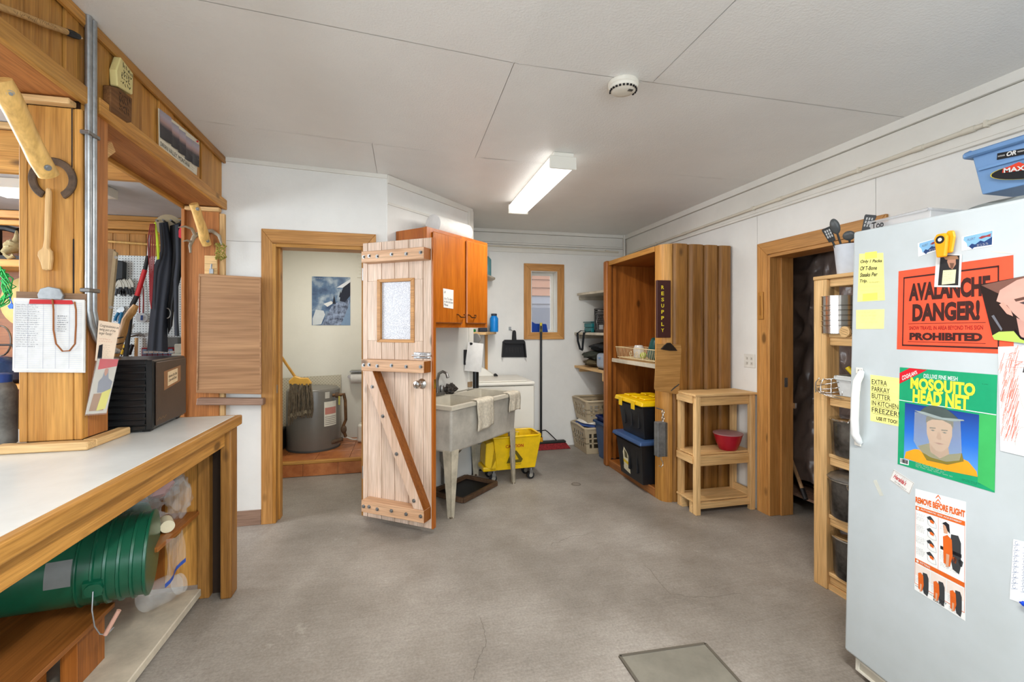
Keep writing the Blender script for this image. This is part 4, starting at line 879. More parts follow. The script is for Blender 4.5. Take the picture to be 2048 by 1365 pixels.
c = sy(4, 735, 4.02); make('body', MB().lathe([(.10, z2-c.z), (.14, z2-c.z+.03), (.13, .02), (.06, .07), (.01, .08)], c, 26), paint('blue_enamel', C(34, 58, 96), .25, .02, 40, .15, 10, spec=.6), kt, smooth=50)
make('handle', MB().tube([c + Vector((-.12, 0, .03)), c + Vector((-.06, 0, .16)), c + Vector((.06, 0, .16)), c + Vector((.12, 0, .03))], .008, 8), M['black'], kt, smooth=60)
single('wire_coil', 'coil of grey wire behind the kettle', 'wire', MB().tube([sy(2 + 20*sin(rad(t)), 682 - 30*cos(rad(t)), 4.12) for t in range(0, 360, 20)], .006, 6, closed=True), M['steel'], smooth=60)
jg = thing('grey_jug', 'dusty grey jug with blue cap at the left end of the counter', 'jug', (-1.69, 2.18, .93))
cj = atZ(-4, 893, .93); make('body', MB().lathe([(.045, 0), (.055, .01), (.055, .22), (.05, .24), (.035, .26)], (cj.x, cj.y, .93), 24), paint('dusty_plastic', C(122, 124, 120), .6, .3, 40, .2, 8), jg, smooth=40)
make('cap', MB().lathe([(.04, .255), (.04, .285), (.03, .29)], (cj.x, cj.y, .93), 20), flat(36, 70, 140, .4), jg, smooth=40)
# workshop ceiling lamp
wlm = thing('workshop_ceiling_light', 'white strip light on the workshop ceiling', 'ceiling light', (-3.2, 2.9, 2.46))
make('housing', B(-3.30, 2.28, 2.47, -3.10, 3.05, 2.544), M['enamel'], wlm, bev=.004)
make('housing_end', B(-3.30, 3.06, 2.44, -3.10, 3.09, 2.544), M['enamel'], wlm)
make('diffuser', B(-3.29, 2.28, 2.428, -3.11, 3.055, 2.469), emit('lit_diffuser_workshop', (1, .97, .92, 1), 4.0), wlm, bev=.01)
w3 = thing('far_ceiling_light', 'white strip light seen through the gap left of the column', 'ceiling light', (-3.05, 4.55, 2.46))
A3 = atZ(-30, 372, 2.47)
make('housing', B(A3.x, A3.y, 2.47, A3.x+.75, A3.y+.2, 2.544), M['enamel'], w3, bev=.004)
make('diffuser', B(A3.x, A3.y+.01, 2.43, A3.x+.65, A3.y+.19, 2.469), emit('lit_diffuser_far', (1, .97, .92, 1), 3.0), w3, bev=.01)
# ================================================================== PLANK DOOR
TH = math.atan2(-.34, .477)
dr = thing('door_1', 'ledged and braced pine plank door standing open', 'door', (-.298, 3.484, 0), TH); dr['kind'] = 'structure'; del dr['category']
L_ = dict(world=False)
edges = [0, .045, .169, .281, .399, .518, .586]
wx0, wx1, wz0, wz1 = .134, .449, 1.30, 1.75
for a, b in zip(edges, edges[1:]):
    segs = [(.03, 2.02)]
    if b > wx0 + .02 and a < wx1 - .02: segs = [(.03, wz0+.012), (wz1-.012, 2.02)]
    for z0, z1 in segs: make('plank', B(a+.0018, 0, z0, b-.0018, .034, z1), M['door_z'], dr, bev=.003, **L_)
    if len(segs) == 2:
        if a < wx0: make('plank', B(a+.0012, 0, wz0+.012, wx0+.012, .034, wz1-.012), M['door_z'], dr, **L_)
        if b > wx1: make('plank', B(wx1-.012, 0, wz0+.012, b-.0012, .034, wz1-.012), M['door_z'], dr, **L_)
for xg in edges[1:-1]:
    for z0, z1 in (((.04, 2.01),) if not (wx0 < xg < wx1) else ((.04, wz0), (wz1, 2.01))): make('joint', B(xg-.004, .018, z0, xg+.004, .03, z1), flat(70, 48, 34, .8), dr, **L_)
make('edge_strip', B(.586, -.001, .03, .600, .036, 2.02), M['oak_z'], dr, bev=.002, **L_)
SIDE = wood('orange_stained_edge', C(120, 66, 22), C(160, 96, 40), 'z', .45, .2, var=.02)  # orange stain, with the shading of these faces darkened into it
def bolts(par, pts, y):
    for x, z in pts:
        make('bolt', MB().cyl((x, y+.001, z), (x, y-.003, z), .013, 12).cyl((x, y-.003, z), (x, y-.011, z), .0075, 6), M['steel'], par, **L_)
for z0, z1 in ((1.864, 1.943), (1.10, 1.18), (.10, .184)):
    bt = make('batten', B(.060, -.085, z0, .579, -.0005, z1), M['door_x'], dr, bev=.003, **L_)
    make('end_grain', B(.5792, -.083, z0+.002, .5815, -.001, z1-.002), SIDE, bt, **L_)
    bolts(bt, [(.082, (z0+z1)/2), (.13, (z0+z1)/2+.004), (.20, (z0+z1)/2-.003), (.32, (z0+z1)/2+.004), (.44, (z0+z1)/2), (.555, (z0+z1)/2+.003)], -.085)
br = make('brace', MB().prism([(.066, 1.0995), (.156, 1.0995), (.576, .1845), (.495, .1845)], (0, -.0005, 0), (1, 0, 0), (0, 0, 1), .082), wood('brace_pine', C(202, 168, 142), C(228, 200, 178), 'z', .5, .5, var=.03), dr, bev=.003, **L_)
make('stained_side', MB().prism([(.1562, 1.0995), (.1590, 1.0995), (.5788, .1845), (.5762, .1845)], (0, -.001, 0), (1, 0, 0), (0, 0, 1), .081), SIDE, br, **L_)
bolts(br, [(.155, .99), (.245, .79), (.36, .54), (.50, .24)], -.0825)
for pts in ([(wx0, wz0), (wx1, wz0), (wx1-.03, wz0+.022), (wx0+.03, wz0+.022)], [(wx0, wz1), (wx1, wz1), (wx1-.03, wz1-.022), (wx0+.03, wz1-.022)], [(wx0, wz0), (wx0, wz1), (wx0+.03, wz1-.022), (wx0+.03, wz0+.022)], [(wx1, wz0), (wx1, wz1), (wx1-.03, wz1-.022), (wx1-.03, wz0+.022)]):
    make('window_moulding', MB().prism(pts, (0, .032, 0), (1, 0, 0), (0, 0, 1), .040), M['trim_x'], dr, bev=.002, **L_)
def frosted():
    m, nt, bs, L = _nt('pebbled_glass'); tc = N(nt, 'ShaderNodeTexCoord'); v = N(nt, 'ShaderNodeTexVoronoi', Scale=170.0); L(tc.outputs['Object'], v.inputs['Vector'])
    r = ramp(nt, [(0, C(150, 154, 164)), (.5, C(222, 224, 230)), (1, C(244, 244, 248))]); L(v.outputs['Distance'], r.inputs[0]); L(r.outputs[0], bs.inputs['Base Color'])
    bp = N(nt, 'ShaderNodeBump', Strength=.6, Distance=.002); L(v.outputs['Distance'], bp.inputs['Height']); L(bp.outputs[0], bs.inputs['Normal'])
    bs.inputs['Roughness'].default_value = .15; bs.inputs['Transmission Weight'].default_value = .25; return m
make('pane', B(wx0+.02, .012, wz0+.015, wx1-.02, .017, wz1-.015), frosted(), dr, **L_)
kb = make('knob', MB().lathe([(.034, 0), (.036, .004), (.030, .012), (.016, .018), (.015, .035), (.026, .045), (.029, .058), (.024, .072), (.010, .077), (.009, .080), (.001, .081)], (0, 0, 0), 24, Matrix.Rotation(rad(90), 3, 'X')).tf(Matrix.Translation((.510, 0, 1.018))), M['chrome'], dr, smooth=40, **L_)
make('latch_plate', B(.6, .008, .99, .6015, .030, 1.05), M['chrome'], dr, **L_)
hs = make('hasp', MB().box(.445, -.004, 1.19, .583, -.0005, 1.235), M['chrome'], dr, bev=.002, **L_)
make('hasp_bolt', MB().cyl((.44, -.012, 1.212), (.59, -.012, 1.212), .007, 10).box(.47, -.018, 1.20, .485, -.004, 1.225).box(.55, -.018, 1.20, .565, -.004, 1.225), M['chrome'], hs, smooth=40, **L_)
for z in (.3, 1.75): make('hinge', MB().cyl((-.004, .01, z), (-.004, .01, z+.09), .007, 10), M['steel'], dr, **L_)
# ================================================================== BATHROOM
st = struct('floor_step', B(-1.36, 4.63, 0, .5, 5.5, .137), M['grout'], 'tiled raised platform in the bathroom')
for i in range(5):
    x0 = -1.24 + (i-1)*.31 + .0
    make('riser_tile', B(max(x0, -1.36)+.0015, 4.618, .004, x0+.3085, 4.6305, .118), M['terracotta'], st, bev=.0015)
    for j in range(3): make('floor_tile', B(max(x0+.1, -1.36)+.0015, 4.655+j*.29, .1371, x0+.4085, min(4.655+j*.29+.287, 5.498), .146), M['terracotta'], st, bev=.001)
make('nosing', MB().box(-1.36, 4.612, .119, .4, 4.652, .150), M['pine_x'], st, bev=.008, segs=2)
HC = Vector((-.935, 5.17, .147)); HR = .262
wh = thing('water_heater', 'squat grey water heater on the tiled bathroom platform', 'water heater', tuple(HC))
grey = paint('grey_enamel', C(112, 108, 100), .35, .03, 40, .05, 3, spec=.5)
make('tank', MB().lathe([(HR-.006, 0), (HR, .01), (HR, .60), (HR-.004, .612), (HR-.015, .618), (HR-.02, .625), (.03, .652), (.001, .653)], HC, 48), grey, wh, smooth=35)
make('base_ring', MB().lathe([(HR+.002, .0), (HR+.004, .012), (HR+.001, .02)], HC, 48), flat(70, 68, 64), wh, smooth=40)
def arc_patch(a0, a1, z0, z1, r, c=HC): return MB().grid(lambda a, b: (c.x + r*cos(a0+(a1-a0)*a), c.y + r*sin(a0+(a1-a0)*a), c.z + z0 + (z1-z0)*b), 8, 1)
def harc(u): # angle on the tank seen at column u
    best = min(range(-180, 1), key=lambda d: abs(1024 + 910*((HC.x+HR*cos(rad(d)))*cos(YAW)-(HC.y+HR*sin(rad(d)))*sin(YAW))/((HC.x+HR*cos(rad(d)))*sin(YAW)+(HC.y+HR*sin(rad(d)))*cos(YAW)) - u)); return rad(best)
a0, a1 = harc(648), harc(672)
make('warning_label', arc_patch(a0, a1, .25, .50, HR+.001), flat(226, 222, 206), wh, smooth=40)
make('label_text', arc_patch(a0+.03, a1-.03, .37, .44, HR+.0016), flat(196, 130, 116), wh, smooth=40)
for k in range(5): make('label_text', arc_patch(a0+.03, a1-.03, .265+k*.019, .272+k*.019, HR+.0016), flat(150, 142, 130), wh, smooth=40)
make('rating_plate', arc_patch(harc(650), harc(659), .535, .60, HR+.001), flat(196, 192, 180), wh, smooth=40)
px, py = HC.x + HR*.80, HC.y - HR*.6
make('relief_pipe', MB().tube([(px, py, HC.z+.56), (px+.09, py, HC.z+.56), (px+.11, py, HC.z+.57), (px+.125, py, HC.z+.5), (px+.13, py, HC.z+.3), (px+.10, py, HC.z+.22), (px+.13, py, HC.z+.12)], .016, 10), paint('old_copper', C(118, 84, 52), .45, .2, 60, .2, 12, metal=.5), wh, smooth=50)
make('valve', MB().blob((px+.11, py, HC.z+.2), (.03, .03, .045), 12, 8).cyl((px-.01, py, HC.z+.07), (px+.10, py, HC.z+.1), .02, 10).cyl((px+.03, py, HC.z+.56), (px+.06, py, HC.z+.56), .028, 10), M['iron'], wh, smooth=50)
make('yellow_tag', B(px+.06, py-.02, HC.z+.46, px+.075, py-.015, HC.z+.55), flat(190, 180, 80), wh)
# dotted splash board behind the heater
def dots():
    m, nt, bs, L = _nt('dotted_panel'); tc = N(nt, 'ShaderNodeTexCoord'); mp = N(nt, 'ShaderNodeMapping'); L(tc.outputs['Object'], mp.inputs[0]); mp.inputs['Rotation'].default_value = (0, rad(45), 0)
    v = N(nt, 'ShaderNodeTexVoronoi', Scale=42.0, Randomness=0.0); L(mp.outputs[0], v.inputs['Vector']); g = N(nt, 'ShaderNodeMath', operation='LESS_THAN'); L(v.outputs['Distance'], g.inputs[0]); g.inputs[1].default_value = .30
    L(mixc(nt, L, g.outputs[0], C(196, 188, 166), C(122, 112, 94)), bs.inputs['Base Color']); bs.inputs['Roughness'].default_value = .5; return m
a, b = atY(560, 757, 5.47), atY(682, 750, 5.47)
single('dotted_panel', 'dotted grey panel leaning on the wall behind the heater', 'panel', MB().prism([(a.x, .147), (b.x, .147), (b.x, b.z), (a.x, a.z)], (0, 5.475, 0), (1,0,0), (0,0,1), .012), dots())
# mop leaning on the heater
mp_ = thing('string_mop', 'string mop with yellow clamp draped over the water heater', 'mop', tuple(atY(600, 800, 4.86)))
YM = 4.86
h0, h1 = atY(592, 757, YM), atY(553, 700, 4.76)
make('handle', MB().cyl(h0, h1 + (h1-h0)*.3, .013, 12), wood('mop_stick', C(206, 150, 60), C(224, 172, 86), 'z', .4, 0), mp_, smooth=40)
cl0 = atY(599, 764, YM)
make('clamp', MB().prism([(atY(u, v, YM).x, atY(u, v, YM).z) for u, v in ((578, 762), (590, 752), (602, 756), (616, 756), (624, 766), (622, 771), (580, 770))], (0, YM+.02, 0), (1,0,0), (0,0,1), .05), flat(214, 164, 70, .4), mp_, bev=.006)
mb = MB(); R_ = random.Random(3)
for k in range(85):
    f = R_.random(); u0 = 580 + 44*f; L_v = R_.uniform(58, 68) + (12 if f < .2 else 0); y0 = YM + R_.uniform(-.05, .02)
    pts = [atY(u0 + R_.uniform(-1.5, 1.5), 768, y0)]
    for j in range(1, 6): pts.append(atY(u0 + (u0-602)*.18*sin(j/5*pi*.6) + R_.uniform(-2, 2), 768 + L_v*j/5 + 4*(1-f), y0 - .02*sin(j/5*pi) + R_.uniform(-.006, .006)))
    mb.tube(pts, .0042, 5)
o = make('strands', mb, paint('mop_yarn', C(116, 102, 82), .9, .5, 200, .15, 30), mp_, smooth=60); o['kind'] = 'stuff'
mb = MB()
for k in range(40):
    f = k / 39; u0 = 576 + 46*f; p = atY(u0, 829 - 9*f + R_.uniform(-2, 2), YM-.035); mb.tube([p, p + Vector((R_.uniform(-.012, .012), -.01, -.03))], .005, 5)
o = make('fringe', mb, flat(132, 120, 98, .9), mp_); o['kind'] = 'stuff'
# poster
a, b = atY(623.5, 553, 5.49), atY(700.5, 651, 5.49)
q = Quad((a.x, 5.497, a.z), (b.x, 5.497, a.z), (b.x, 5.497, b.z), (a.x, 5.497, b.z))
po_ = thing('landscape_poster', 'blue mountain and cloud poster on the bathroom wall', 'poster', ((a.x+b.x)/2, 5.497, b.z))
def sky_m():
    m, nt, bs, L = _nt('poster_sky'); tc = N(nt, 'ShaderNodeTexCoord'); n = N(nt, 'ShaderNodeTexNoise', Scale=7.0, Detail=6.0); L(tc.outputs['Object'], n.inputs['Vector'])
    r = ramp(nt, [(.32, C(44, 62, 100)), (.5, C(92, 118, 150)), (.64, C(170, 184, 196)), (.8, C(220, 226, 230))]); L(n.outputs['Fac'], r.inputs[0]); L(r.outputs[0], bs.inputs['Base Color']); bs.inputs['Roughness'].default_value = .25; return m
sheet('print', q, sky_m(), po_, t=.001)
rock = paint('poster_rock', C(150, 166, 196), .3, 0, dscale=22, dcol=C(34, 42, 66)); dk = flat(28, 34, 52)
printed('mountain', q, [(.25, 1), (.38, .8), (.5, .62), (.62, .54), (.78, .5), (.98, .46), (.96, .6), (.86, .8), (.74, 1)], rock, po_, .0015)
printed('snow_slope', q, [(.74, 1), (.86, .8), (.96, .58), (1, .5), (1, 1)], flat(126, 152, 184), po_, .0016)
printed('crag', q, [(.74, .36), (.82, .2), (1, .06), (1, .38), (.86, .52), (.72, .5)], dk, po_, .0017)
printed('snow_cap', q, [(.64, .22), (.84, .12), (1, .04), (1, .1), (.8, .22)], flat(226, 230, 236), po_, .0018)
printed('conifer', q, [(.53, .56), (.575, .36), (.62, .56)], dk, po_, .0019); printed('conifer', q, [(.70, .42), (.74, .28), (.78, .42)], dk, po_, .0019)
printed('cloud', q, [(.02, .86), (.1, .68), (.3, .7), (.34, .78), (.24, .98), (.02, 1)], flat(206, 212, 216), po_, .0014)
printed('cloud', q, [(.3, .56), (.5, .5), (.56, .54), (.4, .62)], flat(226, 228, 228), po_, .0014)
letter(po_, 'The North Shore', q.sub(.05, .03, .32, .06), M['paper'], lift=.002) if False else None
scrawl(po_, q.sub(.05, .025, .3, .055), 1, M['paper'], .002, seed=2, lift=.002, step=.04)
# paper roll holder, jug, small things
tpn = thing('toilet_roll_holder', 'toilet roll in a chrome holder on the bathroom wall', 'toilet roll', tuple(atY(712, 770, 5.44)))
a, b = atY(700, 744, 5.40), atY(730, 770, 5.40)
make('roll', MB().cyl((a.x+.01, 5.41, (a.z+b.z)/2), (b.x+.02, 5.41, (a.z+b.z)/2), .058, 22), M['paper'], tpn, smooth=40)
make('cover', B(a.x, 5.36, a.z-.005, b.x+.03, 5.497, a.z+.012), M['steel'], tpn, bev=.004)
make('bracket', MB().cyl((a.x-.005, 5.497, (a.z+b.z)/2+.02), (a.x-.005, 5.38, (a.z+b.z)/2+.02), .02, 14), M['chrome'], tpn, smooth=40)
jc = atZ(722, 885, .147)
jg2 = thing('bleach_jug', 'white plastic jug on the tiled bathroom platform', 'jug', (jc.x+.06, jc.y+.05, .147))
make('body', B(jc.x-.04, jc.y-.03, .147, jc.x+.16, jc.y+.13, .147+.20), M['enamel'], jg2, bev=.03, segs=3); make('neck', MB().lathe([(.03, 0), (.03, .04), (.033, .04), (.033, .075)], (jc.x+.03, jc.y+.05, .345), 18), M['enamel'], jg2, smooth=40)
single('supply_hose', 'white flexible hose lying behind the jug', 'hose', MB().tube([(-.66, 5.35, .2), (-.56, 5.30, .17), (-.45, 5.32, .16), (-.38, 5.36, .17), (-.3, 5.4, .16)], .009, 8), M['enamel'], smooth=60)
single('black_crate', 'black box at the left behind the bathroom door frame', 'box', B(-1.355, 4.80, .147, -1.21, 5.25, .36), M['black'], bev=.01)
a, b = atY(714, 512, 5.49), atY(735, 556, 5.49)
gv = thing('wall_grille', 'white wall grille beside the poster', 'grille', (a.x, 5.49, b.z))
make('plate', B(a.x, 5.488, b.z, b.x, 5.4995, a.z), M['cream_wall'], gv, bev=.002)
for k in range(5): zz = b.z + .04 + k*.04; make('slat', B(a.x+.02, 5.480, zz, b.x-.01, 5.4875, zz+.02), M['cream_wall'], gv)
a, b = atY(555, 570, 5.3), atY(556, 635, 5.3)
single('wall_notice', 'pinkish paper notice on the bathroom side wall', 'notice', B(-1.3595, 4.2, 1.38, -1.357, 4.42, 1.8), flat(206, 178, 150))
bl = thing('bathroom_ceiling_lamp', 'round white lamp on the bathroom ceiling', 'ceiling light', (-.75, 4.5, 2.36))
make('base', MB().lathe([(.13, .03), (.13, .06)], (-.75, 4.5, 2.36), 28), M['enamel'], bl); make('globe', MB().lathe([(.001, -.02), (.07, -.012), (.12, .015), (.125, .03)], (-.75, 4.5, 2.36), 28), emit('lit_globe', (1, .93, .78, 1), 3.0), bl, smooth=60)
# ================================================================== CABINET, SINK AND THE THINGS AROUND THEM
ca = thing('wall_cabinet', 'varnished oak wall cabinet with two doors above the sink', 'cabinet', tuple(dg(.47, .16, 1.405)))
S0, S1, Q0, Q1, Z0, Z1 = .08, .86, .009, .325, 1.405, 2.15
make('body', dbox(S0+.001, S1-.001, Q0, Q1-.02, Z0, Z1-.003), M['oak_z'], ca)
for s0, s1 in ((S0, S0+.065), (.49, .545), (S1-.035, S1)): make('face_stile', dbox(s0, s1, Q1-.0195, Q1, Z0, Z1), M['oak_z'], ca, bev=.001)
for z0, z1 in ((Z0, Z0+.035), (Z1-.035, Z1)):
    make('face_rail', dbox(S0+.0655, .4895, Q1-.0195, Q1-.0005, z0, z1), M['oak_x'], ca); make('face_rail', dbox(.5455, S1-.0355, Q1-.0195, Q1-.0005, z0, z1), M['oak_x'], ca)
for s0, s1, hh in ((.135, .495, .455), (.542, .832, .595)):
    d = make('door', dbox(s0, s1, Q1+.0005, Q1+.018, Z0+.035, Z1-.028), M['oak_z'], ca, bev=.006)
    c = hh if s0 < .3 else .60; zz = 1.50
    make('handle', MB().tube([dg(c-.045, Q1+.018, zz+.01), dg(c-.045, Q1+.035, zz+.008), dg(c-.025, Q1+.042, zz-.012), dg(c+.025, Q1+.042, zz-.012), dg(c+.045, Q1+.035, zz+.008), dg(c+.045, Q1+.018, zz+.01)], .005, 8), flat(110, 70, 30, .3, .5, .8), d, smooth=50)
nt_ = thing('cabinet_note', 'handwritten paper note taped to the left cabinet door', 'note', tuple(dg(.30, Q1+.02, 1.56)))
q = Quad(*[dg(s, Q1+.0195, z) for s, z in ((.24, 1.705), (.365, 1.70), (.362, 1.552), (.245, 1.56))]); sheet('paper', q, M['paper'], nt_, t=.0005)
letter(nt_, 'LB\n\nUse To clean\nin the kitchen\nPlease', q.sub(.06, .12, .95, .9), M['ink'], .0, .3, lift=.001)
pt = thing('paper_towel_roll', 'large white paper towel roll lying on the cabinet', 'paper towel', tuple(dg(.55, .13, Z1)))
rr = .078; make('roll', MB().cyl(dg(.30, .19, Z1+rr-.002), dg(.72, .19, Z1+rr-.002), rr, 36), M['paper'], pt, smooth=40)
make('tube', MB().cyl(dg(.712, .19, Z1+rr-.002), dg(.7225, .19, Z1+rr-.002), .016, 18), flat(120, 100, 80), pt)
# sink
sk = thing('utility_sink', 'double grey utility sink on tapered white legs', 'sink', tuple(dg(.58, .26, 0)))
s0, s1, q0, q1, zt, zb = .135, 1.10, .012, .515, .828, .473
def tubshell(a0, a1, b0, b1, z0, z1, t=.02):
    mb = MB()
    sh_ = .015
    o = [dg(s, q, z1) for s, q in ((a0, b1), (a1, b1), (a1, b0), (a0, b0))]; p = [dg(s, q, z0) for s, q in ((a0+sh_, b1-sh_), (a1-sh_, b1-sh_), (a1-sh_, b0+sh_), (a0+sh_, b0+sh_))]
    return mb, o, p
mb = MB()
outer_t = [(s0+.02, q1-.02), (s1-.02, q1-.02), (s1-.02, q0+.01), (s0+.02, q0+.01)]; outer_b = [(s0+.035, q1-.035), (s1-.035, q1-.035), (s1-.035, q0+.02), (s0+.035, q0+.02)]
V = [dg(s, q, zt-.02) for s, q in outer_t] + [dg(s, q, zb) for s, q in outer_b]
mb.add(V, [(0, 1, 5, 4), (1, 2, 6, 5), (2, 3, 7, 6), (3, 0, 4, 7), (4, 5, 6, 7)])
make('tub', mb, M['tubwall'], sk, bev=.02, segs=3)
sm = .615
mb = MB()
rim = [(s0, q1), (s1, q1), (s1, q0), (s0, q0)]
bowls = []
for a0, a1 in ((s0+.045, sm-.015), (sm+.015, s1-.045)): bowls.append((a0, a1, q0+.10, q1-.04))
# rim deck as strips
for a0, a1, b0, b1 in ((s0, s1, q1-.04, q1), (s0, s1, q0, q0+.10), (s0, s0+.045, q0+.1, q1-.04), (s1-.045, s1, q0+.1, q1-.04)): dbox(a0, a1, b0, b1, zt-.028, zt, mb)
make('rim', mb, M['tub'], sk, bev=.006, segs=2)
make('divider', dbox(sm-.015, sm+.015, q0+.10, q1-.04, zb+.03, zt-.03), M['tub'], sk, bev=.004)
for a0, a1, b0, b1 in bowls:
    T = [dg(s, q, zt-.001) for s, q in ((a0, b1), (a1, b1), (a1, b0), (a0, b0))]; Bm = [dg(s, q, zb+.04) for s, q in ((a0+.03, b1-.03), (a1-.03, b1-.03), (a1-.03, b0+.03), (a0+.03, b0+.03))]
    make('bowl', MB().add(T + Bm, [(0, 4, 5, 1), (1, 5, 6, 2), (2, 6, 7, 3), (3, 7, 4, 0), (4, 7, 6, 5)]), M['tub'], sk, bev=.01, segs=2)
for s, q in ((s0+.075, q1-.06), (s1-.075, q1-.06), (s0+.075, q0+.06), (s1-.075, q0+.06)):
    w0, w1 = .048, .018; lg = MB()
    for (ds, dq) in ((1, 0), (0, 1)):
        sx_ = 1 if s > .5 else -1; sq = 1 if q > .25 else -1; t = .004
        es, eq = s + sx_*.045, q + sq*.03
        if ds: P = [(es, eq, w0*2, 0), (es, eq, w1*2, 1)]
        # face along s
        if ds: lg.hexa([dg(es - sx_*w1*1.9, eq, .0), dg(es, eq, .0), dg(es, eq - sq*t, .0), dg(es - sx_*w1*1.9, eq - sq*t, .0), dg(es - sx_*w0*1.9, eq, zb+.02), dg(es, eq, zb+.02), dg(es, eq - sq*t, zb+.02), dg(es - sx_*w0*1.9, eq - sq*t, zb+.02)])
        else: lg.hexa([dg(es, eq - sq*w1*1.9, .0), dg(es, eq, .0), dg(es - sx_*t, eq, .0), dg(es - sx_*t, eq - sq*w1*1.9, .0), dg(es, eq - sq*w0*1.7, zb+.02), dg(es, eq, zb+.02), dg(es - sx_*t, eq, zb+.02), dg(es - sx_*t, eq - sq*w0*1.7, zb+.02)])
    l_ = make('leg', lg, paint('chipped_white_leg', C(200, 190, 168), .5, .1, 40, .12, 9) if 'leg_m' not in globals() else leg_m, sk)
    leg_m = l_.data.materials[0]
    make('foot', MB().cyl(dg(s + sx_*.035, q + sq*.02, 0), dg(s + sx_*.035, q + sq*.02, .012), .012, 10), M['iron'], l_)
make('drain_trap', MB().tube([dg(.33, .26, zb), dg(.33, .26, .36), dg(.36, .26, .30), dg(.42, .26, .30), dg(.45, .26, .36), dg(.6, .22, .38), dg(.7, .05, .38)], .022, 10).cyl(dg(.83, .26, zb), dg(.83, .26, .38), .022, 10), flat(120, 116, 108, .4), sk, smooth=50)
make('supply_pipe', MB().tube([dg(.60, .035, .75), dg(.60, .035, .05)], .012, 8).tube([dg(.66, .035, .75), dg(.66, .035, .05)], .012, 8), flat(90, 84, 76, .5), sk, smooth=50)
fa = make('faucet', dbox(.43, .58, .03, .08, zt, zt+.03), M['steel'], sk, bev=.006)
F0 = dg(.50, .06, zt+.03)
make('spout', MB().tube([F0, F0+Vector((0, 0, .10)), F0+Vector((0, 0, .16))+DN*.02, F0+Vector((0, 0, .18))+DN*.06, F0+Vector((0, 0, .165))+DN*.10, F0+Vector((0, 0, .13))+DN*.115], [.013, .012, .012, .012, .012, .013], 10), M['steel'], fa, smooth=50)
for s in (.45, .56): make('tap_handle', MB().lathe([(.018, 0), (.022, .012), (.020, .045), (.012, .055)], dg(s, .058, zt+.03), 12), M['steel'], fa, smooth=40)
single('steel_scrubber', 'dark steel wool scrubber on the sink ledge', 'scrubber', MB().blob(dg(.66, .07, zt+.042), (.055, .045, .045), 18, 12, .5, 6, 2), paint('steel_wool', C(70, 62, 54), .6, 1.0, 120, .3, 60), smooth=15)
single('wire_clip', 'thin bent wire lying on the sink ledge', 'wire', MB().tube([dg(.76, .06, zt+.003), dg(.9, .05, zt+.003), dg(1.0, .07, zt+.003), dg(.88, .085, zt+.003)], .0025, 5), M['steel'], smooth=60)
def towel(name, label, sa, sb, drop, seed):
    mb = MB()
    def fn(a, b):
        s = sa + (sb-sa)*a + .006*sin(9*b+seed); tot = drop + .09; L = b * tot
        if L < .06: q, z = q1 - .055 + L, zt + .006
        elif L < .08: k = (L-.06)/.02; q, z = q1 + .008*sin(k*pi/2) + .001, zt + .006 - .012*k
        else: q, z = q1 + .012 + .006*sin(a*11+seed)*min(1, (L-.08)/.1), zt - .006 - (L-.08)*(1 + .05*sin(3*a+seed))
        return dg(s, q, z)
    mb.grid(fn, 14, 22)
    o = single(name, label, 'towel', mb, TWL, smooth=60); m = o.modifiers.new('thickness', 'SOLIDIFY'); m.thickness = .006; m.offset = 1; return o
TWL = paint('loop_terry', C(214, 204, 184), .9, 1.0, 260, .10, 50)
towel('dish_towel', 'off white terry towel draped over the middle of the sink rim', .43, .66, .205, 1)
towel('dish_towel', 'smaller off white cloth draped over the right end of the sink', .90, 1.075, .14, 3)
single('blue_scoop', 'blue plastic scoop inside the right sink bowl', 'scoop', MB().prism([(-.10, -.02), (.08, -.05), (.12, .0), (.04, .05), (-.06, .045)], dg(.80, .36, .775), DE, DN*-1, .02), flat(36, 80, 176, .35), bev=.006)
# sheet towel holder on the wall end
ph = thing('paper_towel_holder', 'wall holder with a hanging paper towel sheet above the sink', 'paper towel', tuple(dg(1.0, .08, 1.06)))
make('bracket', dbox(.925, .955, .009, .03, 1.06, 1.20), M['black'], ph, bev=.003)
qh = Quad(*[atY(u, v, 4.22) for u, v in ((936, 684), (967, 688), (962, 745), (928.5, 742))])
make('hanging_sheet', MB().grid(lambda a, b: qh(a, b, .012*sin(3*b)), 6, 8), M['paper'], ph, smooth=60)
make('roll_end', MB().cyl(dg(1.10, .02, 1.30), dg(1.115, .02, 1.30), .05, 22), flat(150, 148, 144), ph, smooth=40)
make('roll', MB().cyl(dg(.965, .06, 1.255), dg(1.04, .06, 1.255), .012, 12), M['black'], ph)
single('drain_pipe', 'black standpipe rising beside the washer', 'pipe', MB().cyl((.66, 4.33, 0), (.66, 4.33, 1.06), .035, 18), M['blackgloss'], smooth=40)
single('outlet_box', 'rusty little box on the wall foot behind the sink', 'outlet', dbox(.985, 1.04, .009, .03, .845, .895), flat(150, 124, 92), bev=.003)
# tray under the sink
ty = thing('boot_tray', 'black boot tray with wooden rim under the sink', 'tray', tuple(dg(.55, .22, 0)))
t0 = [dg(.45, .035, .03), dg(.45, .375, .03), dg(.93, .375, .03), dg(.93, .035, .03)]
c = sum(t0, Vector())/4
make('base', MB().prism([(p.x, p.y) for p in t0], (0, 0, .002), (1,0,0), (0,1,0), .008), flat(26, 25, 25, .5), ty)
for k in range(4):
    a, b = t0[k], t0[(k+1) % 4]; make('rim_strip', MB().beam(Vector((a.x, a.y, .022)), Vector((b.x, b.y, .022)), .03, .036), wood('stained_rim', C(70, 50, 36), C(104, 78, 56), 'x', .6, 0) if k == 0 else rimm, ty, bev=.003)
    rimm = ty.children[-1].data.materials[0]
